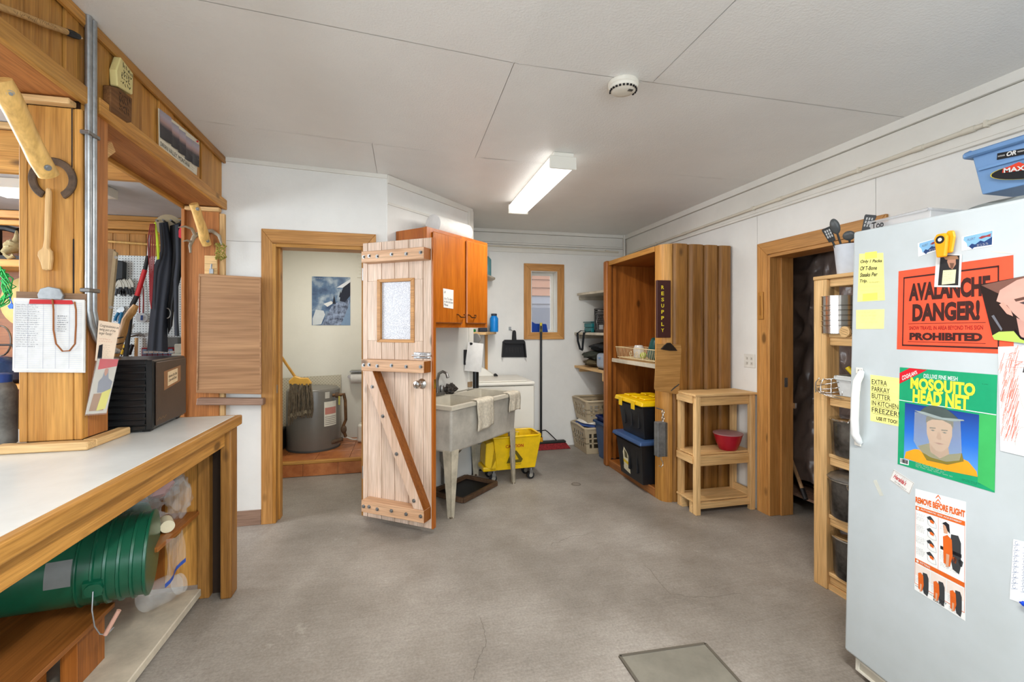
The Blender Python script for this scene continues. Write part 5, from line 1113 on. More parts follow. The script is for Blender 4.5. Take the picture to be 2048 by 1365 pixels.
# washer
wa = thing('washing_machine', 'white top loading washer behind the utility sink', 'washing machine', (.95, 4.75, 0))
make('cabinet', B(.63, 4.40, .02, 1.272, 5.08, .825), M['enamel'], wa, bev=.008)
make('top_deck', B(.625, 4.39, .83, 1.276, 5.085, .865), M['enamel'], wa, bev=.012, segs=2)
make('lid', B(.70, 4.42, .866, 1.20, 4.90, .876), M['enamel'], wa, bev=.006)
make('control_console', MB().hexa([(.63, 4.95, .866), (1.0, 4.95, .866), (1.0, 5.08, .866), (.63, 5.08, .866), (.63, 5.0, 1.0), (.80, 5.0, 1.0), (.80, 5.08, 1.0), (.63, 5.08, 1.0)]), M['enamel'], wa, bev=.008)
make('kick_plate', B(.66, 4.42, 0, 1.25, 5.05, .019), M['black'], wa)
make('control_knob', MB().cyl((.97, 4.905, .885), (.97, 4.86, .88), .02, 14), M['black'], wa)
# shelf in the corner beside the cabinet
cs = thing('corner_shelf', 'pine corner shelf beside the oak cabinet', 'shelf', (.9, 4.9, 1.38))
pA = [(.602, 4.42), (.78, 4.42), (1.0, 5.0), (1.0, 5.148), (.602, 5.148)]
ze = atY(993, 665, 5.0).z
make('board', MB().prism(pA, (0, 0, ze-.02), (1,0,0), (0,1,0), .024), M['raw_x'], cs, bev=.003)
make('upright', B(.895, 5.12, .866, .925, 5.148, ze-.021), M['pine_z'], cs)
c2 = thing('upper_corner_shelf', 'small painted shelf high beside the oak cabinet', 'shelf', (.9, 4.95, 1.9))
z5 = atY(990, 557, 5.0).z
make('board', MB().prism([(.602, 4.5), (.75, 4.5), (.985, 4.98), (.985, 5.148), (.602, 5.148)], (0, 0, z5-.015), (1,0,0), (0,1,0), .022), M['whiteboard_shelf'], c2, bev=.003)
bt = thing('teal_bottle', 'tall teal bottle on the upper corner shelf', 'bottle', (.93, 4.95, z5+.008))
c = atY(974, 556, 5.02); make('body', MB().lathe([(.045, 0), (.048, .01), (.048, .20), (.02, .235)], (c.x, 5.02, z5+.008), 20), flat(96, 150, 156, .35), bt, smooth=40); make('cap', MB().lathe([(.024, .235), (.024, .28), (.015, .285)], (c.x, 5.02, z5+.008), 16), M['paper'], bt, smooth=40)
bb = thing('blue_bottle', 'bright blue plastic bottle on the corner shelf', 'bottle', (.94, 4.95, ze))
c = atY(988, 655, 4.95); make('body', MB().lathe([(.045, .003), (.048, .012), (.048, .15), (.030, .18)], (c.x, 4.95, ze+.002), 22), flat(24, 132, 214, .3), bb, smooth=40); make('cap', MB().lathe([(.030, .18), (.033, .185), (.033, .20), (.028, .205)], (c.x, 4.95, ze+.002), 18), flat(60, 70, 84, .4), bb, smooth=40)
c = atY(945, 660, 4.95); single('green_sponge', 'green scouring sponge on the corner shelf', 'sponge', B(c.x-.06, 4.90, ze+.004, c.x+.03, 5.0, ze+.035), flat(30, 130, 60, .8), bev=.006)
c = atY(964, 660, 4.98); single('navy_tin', 'dark navy tin on the corner shelf', 'tin', B(c.x-.04, 4.93, ze+.004, c.x+.05, 5.03, ze+.05), flat(28, 32, 48, .4), bev=.006)
# dustpan on its hook, push broom
dp = thing('dustpan', 'black dustpan hanging on the back wall', 'dustpan', tuple(atY(1027, 715, 5.13)))
YQ2 = 5.135
def by(u, v, y=YQ2): return atY(u, v, y)
P = lambda pp: [(by(u, v).x, by(u, v).z) for u, v in pp]
make('pan', MB().prism(P(((1003, 715), (1005, 684), (1009, 680), (1046, 680), (1049, 684), (1052, 715))), (0, 5.146, 0), (1,0,0), (0,0,1), .012), M['black'], dp, bev=.003)
for pp in (((1003, 715), (1005, 684), (1008, 684), (1006, 715)), ((1049, 684), (1052, 715), (1049, 715), (1046, 684)), ((1005, 684), (1009, 680), (1046, 680), (1049, 684), (1046, 688), (1009, 688))): make('pan_wall', MB().prism(P(pp), (0, 5.1335, 0), (1,0,0), (0,0,1), .04), M['black'], dp, bev=.003)
for k in range(6): make('pan_rib', MB().prism(P(((1012+k*5.6, 696), (1013.5+k*5.6, 696), (1014.5+k*5.6, 706), (1013+k*5.6, 706))), (0, 5.1335, 0), (1,0,0), (0,0,1), .004), flat(44, 44, 44), dp)
make('handle', MB().prism(P(((1023, 682), (1024, 664), (1026, 661), (1029, 661), (1031, 664), (1032, 682))), (0, 5.12, 0), (1,0,0), (0,0,1), .018), M['black'], dp, bev=.004)
single('wall_hook', 'small metal wall hook above the dustpan', 'hook', MB().box(by(1018, 660).x, 5.14, by(1018, 661).z, by(1022.5, 660).x, 5.1495, by(1018, 654).z).cyl(by(1021, 660), by(1025, 662, 5.11), .004, 8), M['steel'])
bm_ = thing('push_broom', 'push broom with red bristles standing against the back wall', 'broom', (1.65, 5.08, 0))
make('pole', MB().cyl(by(1082, 880, 5.06), by(1082, 652, 5.10), .013, 12), M['blackgloss'], bm_, smooth=40)
make('pole_tip', MB().cyl(by(1082, 664, 5.10), by(1082, 646, 5.105), .015, 12), flat(206, 190, 60, .4), bm_, smooth=40)
make('socket', MB().cyl(by(1083, 886, 5.06), by(1082, 875, 5.06), .02, 12), flat(226, 160, 30, .4), bm_, smooth=40)
x0, x1 = by(1066, 888, 5.07).x, by(1130, 885, 5.07).x
make('block', MB().box(x0, 5.03, .062, x1, 5.10, .085), flat(40, 44, 40), bm_, bev=.006)
make('bristles', MB().hexa([(x0-.01, 4.985, .003), (x1+.04, 4.985, .003), (x1+.01, 5.10, .003), (x0, 5.10, .003), (x0, 5.03, .061), (x1, 5.03, .061), (x1, 5.10, .061), (x0, 5.10, .061)]), paint('red_bristle', C(150, 36, 40), .8, .8, 200, .2, 60), bm_)
p0 = by(1082, 862, 5.06)
for s in (-1, 1): make('stay', MB().tube([p0, p0 + Vector((s*.055, 0, .003)), p0 + Vector((s*.085, 0, -.02)), Vector((p0.x + s*.19, 5.065, .088))], .006, 8), M['black'], bm_, smooth=50)
# ================================================================== LAUNDRY CORNER
# mop bucket
mbk = thing('mop_bucket', 'yellow wheeled mop bucket with CAUTION print beside the washer', 'mop bucket', (1.005, 4.15, 0), rad(4))
def trap(x0, x1, y0, y1, z0, z1, f): # tapered open box, local coordinates
    i = f; return [(x0+i, y0+i, z0), (x1-i, y0+i, z0), (x1-i, y1-i, z0), (x0+i, y1-i, z0), (x0, y0, z1), (x1, y0, z1), (x1, y1, z1), (x0, y1, z1)]
L_ = dict(world=False)
V = trap(-.24, .215, -.14, .14, .11, .415, .045); t = .008
Vi = [(x*(1-2*t) if k >= 4 else x*.97, y*.94, z+(.012 if k < 4 else 0)) for k, (x, y, z) in enumerate(V)]
mb = MB().add(V + Vi, [(0,1,5,4), (1,2,6,5), (2,3,7,6), (3,0,4,7), (0,3,2,1), (8,12,13,9), (9,13,14,10), (10,14,15,11), (11,15,12,8), (8,9,10,11), (4,5,13,12), (5,6,14,13), (6,7,15,14), (7,4,12,15)])
make('body', mb, M['yellow_plastic'], mbk, bev=.012, segs=2, **L_)
make('rim', MB().tube([(-.24, -.14, .415), (.18, -.14, .415), (.215, -.11, .415), (.215, .11, .415), (.18, .14, .415), (-.24, .14, .415)], .011, 8, closed=True), M['yellow_plastic'], mbk, smooth=50, **L_)
make('wringer_mount', MB().prism([(-.26, .11), (-.2, .11), (-.19, .46), (-.16, .46), (-.13, .40), (-.30, .36), (-.31, .16)], (0, -.1, 0), (1,0,0), (0,0,1), -.2), M['yellow_plastic'], mbk, bev=.01, segs=2, **L_)
make('spout_lug', MB().cyl((-.02, -.12, .415), (-.02, -.12, .455), .025, 14), M['yellow_plastic'], mbk, smooth=40, **L_)
make('skirt', MB().box(-.33, -.10, .105, -.19, .10, .15), M['yellow_plastic'], mbk, bev=.015, segs=2, **L_)
for x, y in ((-.22, -.07), (.14, -.07), (-.22, .08), (.14, .08)):
    c_ = make('caster', MB().cyl((x, y, .105), (x, y, .07), .018, 12).box(x-.02, y-.022, .03, x+.012, y-.016, .085).box(x-.02, y+.016, .03, x+.012, y+.022, .085), M['steel'], mbk, **L_)
    make('wheel', MB().cyl((x-.008, y-.014, .035), (x-.008, y+.014, .035), .0345, 22), M['black'], c_, smooth=40, **L_); make('wheel_hub', MB().cyl((x-.008, y-.0225, .035), (x-.008, y+.0225, .035), .017, 14), flat(150, 146, 136, .4), c_, smooth=40, **L_)
def fy(x, z): # point on the sloping front of the bucket
    k = (z-.11)/(.415-.11); return Vector((x, -.14 + .045*(1-k) - .0012, z))
qb = Quad(fy(-.125, .345), fy(.045, .345), fy(.045, .315), fy(-.125, .315))
o = letter_local(mbk, 'CAUTION', qb, flat(176, 34, 20, .5), bold=.02)
def loc_print(nm, pts, mat): o = make(nm, MB().add([fy(x, z) for x, z in pts], [tuple(range(len(pts)))]), mat, mbk, **L_); return o
loc_print('slip_sign', [(-.11, .17), (-.07, .28), (-.02, .285), (.045, .20), (.03, .17)], flat(96, 84, 14, .5))
o = make('slip_sign_panel', MB().add([fy(x, z) + Vector((0, -.0008, 0)) for x, z in ((-.07, .195), (-.05, .265), (-.035, .265), (.005, .20))], [(0, 1, 2, 3)]), flat(216, 178, 20, .5), mbk, **L_)
o = letter_local(mbk, 'CUIDADO', Quad(fy(-.10, .165), fy(.03, .165), fy(.03, .148), fy(-.10, .148)), flat(120, 84, 20, .5))
# building outside the window
ob_ = thing('neighbouring_shed', 'brown clad shed wall seen through the window', 'shed', (2.3, 7.6, 0))
for i in range(26): make('cladding_board', MB().hexa([(-.6, 7.48, .0+i*.14), (5.2, 7.48, .0+i*.14), (5.2, 7.53, .0+i*.14), (-.6, 7.53, .0+i*.14), (-.6, 7.51, .139+i*.14), (5.2, 7.51, .139+i*.14), (5.2, 7.53, .139+i*.14), (-.6, 7.53, .139+i*.14)]), flat(160, 112, 86, .7) if i > 13 or i < 9 else flat(130, 128, 134, .7), ob_)
make('eave_board', B(-.6, 7.3, 2.62, 5.2, 7.47, 2.8), M['raw_x'], ob_)
make('shed_window', B(1.85, 7.44, .9, 2.55, 7.475, 1.75), flat(104, 106, 116, .2), ob_)
struct('ground_outside', B(-6, 5.6, -.15, 8, 14, -.02), paint('gravel', C(140, 132, 120), .9, .5), 'gravel ground outside')
bp2 = atY(1062, 660, 5.235); 
single('blue_tray', 'blue plastic dustpan standing on the window sill', 'dustpan', MB().prism([(1.462, WZ0+.0125), (1.68, WZ0+.0125), (1.66, WZ0+.11), (1.52, WZ0+.115), (1.47, WZ0+.145), (1.456, WZ0+.10)], (0, 5.25, 0), (1,0,0), (0,0,1), .03), flat(20, 62, 150, .35), bev=.006)
# conduit pipes along the friezes
pr_ = thing('frieze_conduit', 'thin painted conduit clipped along the right wall frieze', 'pipe', (XR-.03, 3, 2.3))
pz = lambda y: 2.353 + (2.309-2.353)*(y-1.40)/3.07
make('pipe', MB().tube([(XR-.026, y, pz(y)) for y in (-2.4, 0, 1.4, 2.5, 3.6, 4.47, 5.0)], .0115, 12), M['pipe'], pr_, smooth=50)
for y in (.5, 1.62, 1.84, 2.75, 3.9): make('coupling', MB().cyl((XR-.026, y-.025, pz(y)), (XR-.026, y+.025, pz(y)), .0148, 14), M['pipe'], pr_, smooth=40)
for y in (1.55, 2.16, 3.0, 4.4): make('clip', B(XR-.041, y-.006, pz(y)-.015, XR-.0125, y+.006, pz(y)+.015), M['pipe'], pr_)
pb_ = thing('back_wall_conduit', 'thin painted conduit clipped along the back wall frieze', 'pipe', (1.6, YB-.03, 2.32))
make('pipe', MB().tube([(.62, YB-.028, 2.348), (2.55, YB-.028, 2.332)], .009, 10), M['pipe'], pb_, smooth=50)
for x in (1.72, 2.4): make('coupling', MB().cyl((x-.02, YB-.028, 2.34), (x+.02, YB-.028, 2.34), .0125, 12), M['pipe'], pb_, smooth=40)
# ceiling strip light and smoke alarm
lf = thing('ceiling_strip_light', 'white fluorescent strip light on the laundry ceiling', 'ceiling light', (1.0, 3.39, 2.43))
make('housing', B(.935, 2.79, 2.478, 1.075, 3.99, ZC-.0005), M['enamel'], lf, bev=.004)
make('end_cap', B(.908, 2.785, 2.432, 1.092, 2.80, 2.515), M['enamel'], lf, bev=.004); make('end_cap', B(.908, 3.98, 2.432, 1.092, 3.995, 2.515), M['enamel'], lf, bev=.004)
make('diffuser', MB().prism([(.912, 2.505), (.912, 2.47), (.93, 2.438), (1.07, 2.438), (1.088, 2.47), (1.088, 2.505)], (0, 2.8005, 0), (1,0,0), (0,0,1), -1.179), emit('lit_diffuser', (1, .985, .95, 1), 1.7), lf, bev=.004)
l2 = thing('front_fill_strip', 'unseen white strip light added overhead as frontal fill', 'ceiling light', (.5, .1, 2.44))
make('housing', B(.43, -.5, 2.478, .57, .7, ZC-.0005), M['enamel'], l2); make('diffuser', B(.41, -.5, 2.44, .59, .7, 2.477), emit('lit_diffuser_fill', (1, .985, .95, 1), 3.0), l2)
sm_ = thing('smoke_alarm', 'round white smoke alarm on the ceiling', 'smoke alarm', (.985, 1.93, 2.50))
cS = Vector((.987, 1.935, ZC))
make('base', MB().lathe([(.068, -.0005), (.070, -.004), (.070, -.018), (.066, -.022)], cS, 36), flat(222, 216, 202, .45), sm_, smooth=40)
make('cover', MB().lathe([(.066, -.0225), (.064, -.034), (.052, -.043), (.030, -.047), (.001, -.047)], cS, 36), flat(222, 216, 202, .45), sm_, smooth=30)
for k in range(15):
    a = rad(150 + k*16); d = Vector((cos(a), sin(a), 0)); c = cS + d*.060 + Vector((0, 0, -.040)); make('vent_slot', MB().obox(c, d*.003, Vector((-d.y, d.x, 0))*.0045, Vector((0, 0, .0035))), M['black'], sm_)
for k in range(4): make('sounder_slot', B(cS.x+.012+k*.006, cS.y-.035, ZC-.0485, cS.x+.015+k*.006, cS.y-.018, ZC-.0465), M['black'], sm_)
# shelves behind the cupboard
SY0, SY1, SX = 4.36, 5.146, 1.985
zsh = (1.815, 1.352, .955)
for k, (z, lb) in enumerate(zip(zsh, ('top plank shelf in the corner behind the cupboard, empty', 'middle corner shelf carrying the black crate', 'lowest corner shelf carrying the folded coats'))):
    t = thing('corner_plank_shelf', lb, 'shelf', (2.3, 4.75, z), 0, 'plank shelves in the back corner')
    make('plank', MB().prism([(SX, SY1), (SX+.03, SY0), (XR-.001, SY0), (XR-.001, SY1)], (0, 0, z-.028), (1,0,0), (0,1,0), .028) if k else MB().prism([(SX+.01, SY1-.06), (SX+.14, SY0), (XR-.001, SY0), (XR-.001, SY1)], (0, 0, z-.028), (1,0,0), (0,1,0), .028), M['whiteboard_shelf'] if k < 2 else M['raw_y'], t, bev=.003)
    make('cleat', B(SX+.06, 5.115, z-.075, XR-.03, 5.149, z-.029), M['whiteboard_shelf'] if k < 2 else M['raw_x'], t)
    if k == 2: make('cleat', B(SX+.03, SY0-.0, z-.11, SX+.07, SY0+.06, z-.029), M['raw_y'], t)
z = zsh[1] + .0005
mc = thing('milk_crate', 'black plastic milk crate on the middle corner shelf', 'crate', (2.28, 4.62, z))
X0, X1, Y0, Y1, HZ = 2.09, 2.43, 4.44, 4.80, .27
for zz0, zz1 in ((0, .03), (.20, .215), (.225, .24), (.255, .27)):
    make('band', MB().box(X0, Y0, z+zz0, X1, Y0+.008, z+zz1).box(X0, Y1-.008, z+zz0, X1, Y1, z+zz1).box(X0, Y0, z+zz0, X0+.008, Y1, z+zz1).box(X1-.008, Y0, z+zz0, X1, Y1, z+zz1), M['blackgloss'], mc)
for x, y in ((X0, Y0), (X0, Y1-.03), (X1-.03, Y0), (X1-.03, Y1-.03)): make('corner_post', B(x, y, z, x+.03, y+.03, z+HZ), M['blackgloss'], mc)
mb = MB()
for k in range(-6, 13):
    for s in (1, -1):
        a = (Y0+.03 + k*.028, z+.03); b = (a[0] + s*.17*.6, z+.20)
        # clip to the panel width
        ya, yb2 = a[0], b[0]
        if min(ya, yb2) < Y0+.02 or max(ya, yb2) > Y1-.02: continue
        mb.beam((X0+.004, ya, a[1]), (X0+.004, yb2, b[1]), .005, .006, up=(1, 0, 0))
        xa = X0 + (ya - Y0)*(X1-X0)/(Y1-Y0); xb = X0 + (yb2 - Y0)*(X1-X0)/(Y1-Y0)
        mb.beam((xa, Y0+.004, a[1]), (xb, Y0+.004, b[1]), .005, .006, up=(0, 1, 0))
o = make('lattice', mb, M['blackgloss'], mc)
make('liner', B(X0+.012, Y0+.012, z+.005, X1-.012, Y1-.012, z+.22), flat(196, 196, 196, .6), mc)
make('label', B(X0-.002, 4.56, z+.035, X0+.0005, 4.66, z+.085), flat(150, 154, 158, .3), mc)
for k, (y, lb) in enumerate(((4.62, 'left steel cup poking out of the milk crate'), (4.54, 'right steel cup poking out of the milk crate'))):
    single('steel_cup', lb, 'cup', MB().lathe([(.038, 0), (.04, .01), (.04, .09), (.037, .09), (.036, .02), (.001, .015)], (2.18, y, z+.222), 22), M['chrome'], 'steel cups in the crate', smooth=40)
tb = thing('teal_case', 'small teal plastic case next to the milk crate', 'case', (2.15, 4.95, z))
for k in range(2): make('case_half', B(2.07, 4.84, z+.055*k, 2.28, 5.05, z+.052+.055*k), flat(28, 112, 116, .35), tb, bev=.01, segs=2)
make('lid_rim', B(2.06, 4.83, z+.112, 2.29, 5.06, z+.125), flat(22, 96, 100, .35), tb, bev=.004)
pS = [(2.10, 5.0, z+.012), (2.02, 5.02, z+.02), (1.975, 5.02, z-.01), (1.965, 4.98, z-.10), (1.972, 4.93, z-.19), (1.976, 4.87, z-.20), (1.972, 4.84, z-.10), (1.98, 4.83, z-.005), (2.05, 4.82, z+.012)]
mb = MB()
for a, b in zip(pS, pS[1:]): mb.beam(a, Vector(b) + (Vector(b)-Vector(a))*.08, .006, .024, up=(0, 1, 0) if abs(Vector(a).z-Vector(b).z) < .03 else (1, 0, 0))
single('carry_strap', 'black webbing strap looping over the middle corner shelf', 'strap', mb, flat(26, 28, 32, .7))
z = zsh[2] + .0005
def fold(name, label, c, r, col, seed): return single(name, label, 'clothing', MB().blob(c, r, 24, 14, .35, 2.4, seed), paint('cloth_%d' % seed, C(*col), .85, .6, 90, .15, 10), smooth=60)
fold('folded_coat', 'olive folded coat at the bottom of the pile on the corner shelf', (2.20, 4.86, z+.052), (.19, .20, .05), (96, 84, 58), 1)
fold('folded_coat', 'dark green folded coat in the middle of the shelf pile', (2.18, 4.84, z+.135), (.18, .20, .05), (62, 66, 56), 2)
fold('folded_coat', 'black folded coat on top of the shelf pile', (2.26, 4.76, z+.23), (.21, .26, .055), (42, 44, 46), 3)
to = thing('toaster', 'small grey toaster beside the folded coats', 'toaster', (2.12, 4.50, z))
make('body', B(2.03, 4.42, z+.012, 2.20, 4.62, z+.175), flat(156, 166, 180, .35), to, bev=.035, segs=3)
make('foot', B(2.05, 4.44, z, 2.18, 4.60, z+.0125), M['black'], to); make('lever', B(2.018, 4.50, z+.12, 2.031, 4.53, z+.135), flat(120, 150, 190, .3), to)
# laundry baskets and tubs on the floor
def basket(name, label, x0, x1, y0, y1, z0, z1, mat, holes=True):
    t = thing(name, label, 'laundry basket', ((x0+x1)/2, (y0+y1)/2, z0), 0, 'laundry baskets in the corner')
    f = .04; rows_, cols = 4, 9
    def wall(p0, p1, q0, q1, n):   # bottom edge p0-p1, top edge q0-q1: lattice of bars leaving holes
        P = lambda a, b: (Vector(p0).lerp(p1, a)).lerp(Vector(q0).lerp(q1, a), b)
        mb = MB()
        nrm = (Vector(p1)-Vector(p0)).cross(Vector(q0)-Vector(p0)).normalized()*.004
        def patch(a0, a1, b0, b1): A = [P(a0, b0), P(a1, b0), P(a1, b1), P(a0, b1)]; mb.hexa(A + [x + nrm for x in A])
        patch(0, 1, 0, .22); patch(0, 1, .80, 1); 
        k = .22; hh = (.80-.22)/3
        for i in range(n+1): w = .10 if i in (0, n) else .028; a = i/n; patch(max(0, a-w), min(1, a+w), .22, .80)
        for j in (1, 2): patch(0, 1, .22+j*hh-.025, .22+j*hh+.025)
        make('side', mb, mat, t)
    b = [(x0+f, y0+f, z0), (x1-f, y0+f, z0), (x1-f, y1-f, z0), (x0+f, y1-f, z0)]; tp_ = [(x0, y0, z1), (x1, y0, z1), (x1, y1, z1), (x0, y1, z1)]
    for k in range(4): wall(b[k], b[(k+1) % 4], tp_[k], tp_[(k+1) % 4], 7 if k % 2 else 5)
    make('bottom', MB().prism([(p[0], p[1]) for p in b], (0, 0, z0), (1,0,0), (0,1,0), .006), mat, t)
    r = .03; rim = [(x0+r, y0, z1), (x1-r, y0, z1-.0), (x1, y0+r, z1), (x1, y1-r, z1), (x1-r, y1, z1), (x0+r, y1, z1), (x0, y1-r, z1), (x0, (y0+y1)/2, z1+.012), (x0, y0+r, z1)]
    make('rim', MB().tube(rim, .014, 8, closed=True), mat, t, smooth=50)
    return t
BG = M['beige_plastic']
basket('laundry_basket', 'beige laundry basket standing on the floor, under the other', 1.93, 2.36, 4.68, 5.12, .003, .29, BG)
t = thing('folded_linen', 'blue and white folded linen between the two baskets', 'linen', (2.15, 4.88, .27))
make('blue_layer', MB().blob((2.15, 4.90, .305), (.235, .235, .03), 24, 8, .15, 2, 3), flat(58, 82, 140, .8), t, smooth=60); make('white_layer', MB().blob((2.14, 4.88, .335), (.205, .215, .028), 24, 8, .15, 2, 6), flat(222, 218, 208, .8), t, smooth=60)
basket('laundry_basket', 'beige laundry basket stacked on top of the linen', 1.95, 2.38, 4.70, 5.12, .345, .585, BG)
def tub(name, label, cat, x0, x1, y0, y1, z0, z1, mat, f=.035, lip=.018, group=None, rim=.022):
    t = thing(name, label, cat, ((x0+x1)/2, (y0+y1)/2, z0), 0, group); g = .006
    o_ = [(x0+f, y0+f, z0), (x1-f, y0+f, z0), (x1-f, y1-f, z0), (x0+f, y1-f, z0), (x0, y0, z1), (x1, y0, z1), (x1, y1, z1), (x0, y1, z1)]
    i_ = [(x0+f+g, y0+f+g, z0+g), (x1-f-g, y0+f+g, z0+g), (x1-f-g, y1-f-g, z0+g), (x0+f+g, y1-f-g, z0+g), (x0+g, y0+g, z1), (x1-g, y0+g, z1), (x1-g, y1-g, z1), (x0+g, y1-g, z1)]
    make('shell', MB().add(o_ + i_, [(0,1,5,4), (1,2,6,5), (2,3,7,6), (3,0,4,7), (0,3,2,1), (8,12,13,9), (9,13,14,10), (10,14,15,11), (11,15,12,8), (8,9,10,11), (4,5,13,12), (5,6,14,13), (6,7,15,14), (7,4,12,15)]), mat, t, bev=.012, segs=2)
    make('rim', MB().box(x0-lip, y0-lip, z1-rim, x1+lip, y0+g, z1+.002).box(x0-lip, y1-g, z1-rim, x1+lip, y1+lip, z1+.002).box(x0-lip, y0+g, z1-rim, x0+g, y1-g, z1+.002).box(x1-g, y0+g, z1-rim, x1+lip, y1-g, z1+.002), mat, t, bev=.006)
    return t
tub('storage_tub', 'steel blue storage tub on the floor beside the cupboard', 'tub', 2.03, 2.50, 4.37, 4.645, .003, .40, M['blue_plastic'])
tub('storage_tub', 'navy blue tub nested in the steel blue one', 'tub', 2.045, 2.48, 4.39, 4.63, .28, .455, flat(30, 46, 104, .4), .02, .012)
for k, lb in enumerate(('left dark green tub lid standing in the navy tub', 'right dark green tub lid standing in the navy tub')):
    x = 2.10 + k*.045; single('tub_lid', lb, 'lid', MB().prism([(4.42, .31), (4.60, .31), (4.60, .56), (4.57, .60), (4.45, .60), (4.42, .56)], (x, 0, 0), (0,1,0), (0,0,1), .02), flat(38, 60, 54, .4), 'green lids in the navy tub', bev=.008)
# ================================================================== CUPBOARD WITH LOG SIDING
CUX, CUY0, CUY1, CUZ = 2.05, 3.285, 4.335, 2.07
cu = thing('open_cupboard', 'tall open cedar cupboard with rounded log siding on its side', 'cupboard', (2.33, 3.8, 0))
# outer log siding facing the camera
sx_ = [atY(u, 600, 3.27).x for u in (1341.5, 1376, 1411, 1444.5, 1479)]; sx_[-1] = min(sx_[-1], XR-.003)
lw = [CUX+.045] + sx_[1:]
xs = [2.095, 2.25, 2.395, 2.53, XR-.003]
for x0, x1 in zip(xs, xs[1:]):
    w = (x1-x0)/2 - .001; prof = [(x0+.001+w*(1+k/12), -.026*(1-abs(k/12)**4)) for k in range(-12, 13)] + [(x1-.001, .02), (x0+.001, .02)]
    make('log_siding', MB().prism(prof, (0, CUY0, .0), (1,0,0), (0,1,0), CUZ+.015), M['dark_z'], cu, smooth=50)
mb = MB(); prof = [(CUX - .0, CUY0+.10)] + [(2.095 - .095*sin(pi/2*k/8)*1.0 - .0, CUY0 + .06 - .10*cos(pi/2*(1-k/8))*1.0 + .0) for k in range(0)]
pf = [(2.0945, CUY0-.02)] + [(2.0945 - .075*sin(pi/2*k/8), CUY0 + .055 - .075*cos(pi/2*k/8)) for k in range(9)] + [(2.0195, CUY0+.11), (2.0945, CUY0+.11)]
make('corner_post', MB().prism(pf, (0, 0, 0), (1,0,0), (0,1,0), CUZ+.01), M['pine_z'], cu, smooth=50)
make('front_post', B(1.985, 4.262, 0, 2.05, 4.335, 2.085), M['cedar_z'], cu, bev=.015, segs=2)
make('far_side', B(2.05, 4.30, .07, XR-.003, 4.33, CUZ-.0305), M['cedar_z'], cu)
make('side_cleat', B(2.07, 4.27, .07, 2.10, 4.2995, CUZ-.0305), M['cedar_z'], cu)
make('top', B(2.03, 3.30, CUZ-.03, XR-.003, 4.33, CUZ), M['ply_y'], cu, bev=.003)
make('top_rail', B(2.012, CUY0+.111, CUZ-.035, 2.029, 4.262, CUZ+.01), M['pine_y'], cu, bev=.003)
n = 9
for k in range(n):
    y0 = 3.31 + k*(4.298-3.31)/n; make('back_board', B(XR-.03, y0+.002, .07, XR-.006, y0+(4.298-3.31)/n-.002, CUZ-.031), M['cedar_z'], cu, bev=.004)
make('near_lining', B(2.10, CUY0+.021, .07, XR-.031, CUY0+.035, CUZ-.031), M['cedar_z'], cu)
make('ceiling_cleat', B(XR-.07, 3.33, CUZ-.09, XR-.031, 4.29, CUZ-.031), M['cedar_y'], cu)
make('shelf', B(2.07, 3.325, 1.065, XR-.031, 4.268, 1.095), M['raw_y'], cu)
make('shelf_edge', B(2.045, 3.40, 1.060, 2.0695, 4.258, 1.097), M['whiteboard_shelf'], cu, bev=.003)
make('floor_board', B(2.03, 3.40, .04, XR-.006, 4.262, .068), M['ply_y'], cu, bev=.003)
make('sill', B(2.015, 3.40, 0, 2.0295, 4.26, .072), M['red_y'], cu, bev=.003)
# RESUPPLY sign
sg = thing('resupply_sign', 'dark brown sign with yellow letters RESUPPLY on the cupboard post', 'sign', tuple(atY(1327, 675, 3.2)))
YS = 3.215
a, b = atY(1314.5, 560.5, YS), atY(1342, 676, YS)
make('board', B(a.x, YS, b.z, b.x, YS+.028, a.z), flat(66, 34, 30, .5), sg, bev=.003)
for k, chh in enumerate('RESUPPLY'):
    v = 575 + k*(661-575)/7; letter(sg, chh, Quad(*[atY(u, vv, YS-.001) for u, vv in ((1322.5, v-3.6), (1328, v-3.6), (1328, v+3.6), (1322.5, v+3.6))]), flat(232, 206, 50, .5), .02, lift=.0006)
# brown clipboard on the post
cb2 = thing('brown_clipboard', 'bare brown clipboard hanging on the cupboard post', 'clipboard', tuple(atY(1335, 785, 3.19)))
YK = 3.19
PK = lambda pp, y: [(atY(u, v, y).x, atY(u, v, y).z) for u, v in pp]
make('board', MB().prism(PK(((1313, 688), (1362, 690), (1363, 700), (1358.5, 787), (1354, 789), (1311, 782), (1308.5, 778)), YK), (0, YK+.004, 0), (1,0,0), (0,0,1), .004), wood('hardboard_tan', C(160, 116, 62), C(184, 138, 80), 'x', .5, 0, var=.03), cb2, bev=.001)
make('clip', MB().prism(PK(((1321, 699), (1328, 691), (1334, 686), (1340, 686), (1346, 692), (1354, 702), (1338, 702)), YK-.003), (0, YK-.0005, 0), (1,0,0), (0,0,1), .012), flat(70, 64, 60, .35, .5, .8), cb2, bev=.002)
make('stain', MB().add([atY(u, v, YK-.0006) for u, v in ((1341, 782), (1348, 775), (1358, 768), (1359, 770), (1350, 777), (1343, 783))], [tuple(range(6))]), flat(70, 66, 60), cb2)
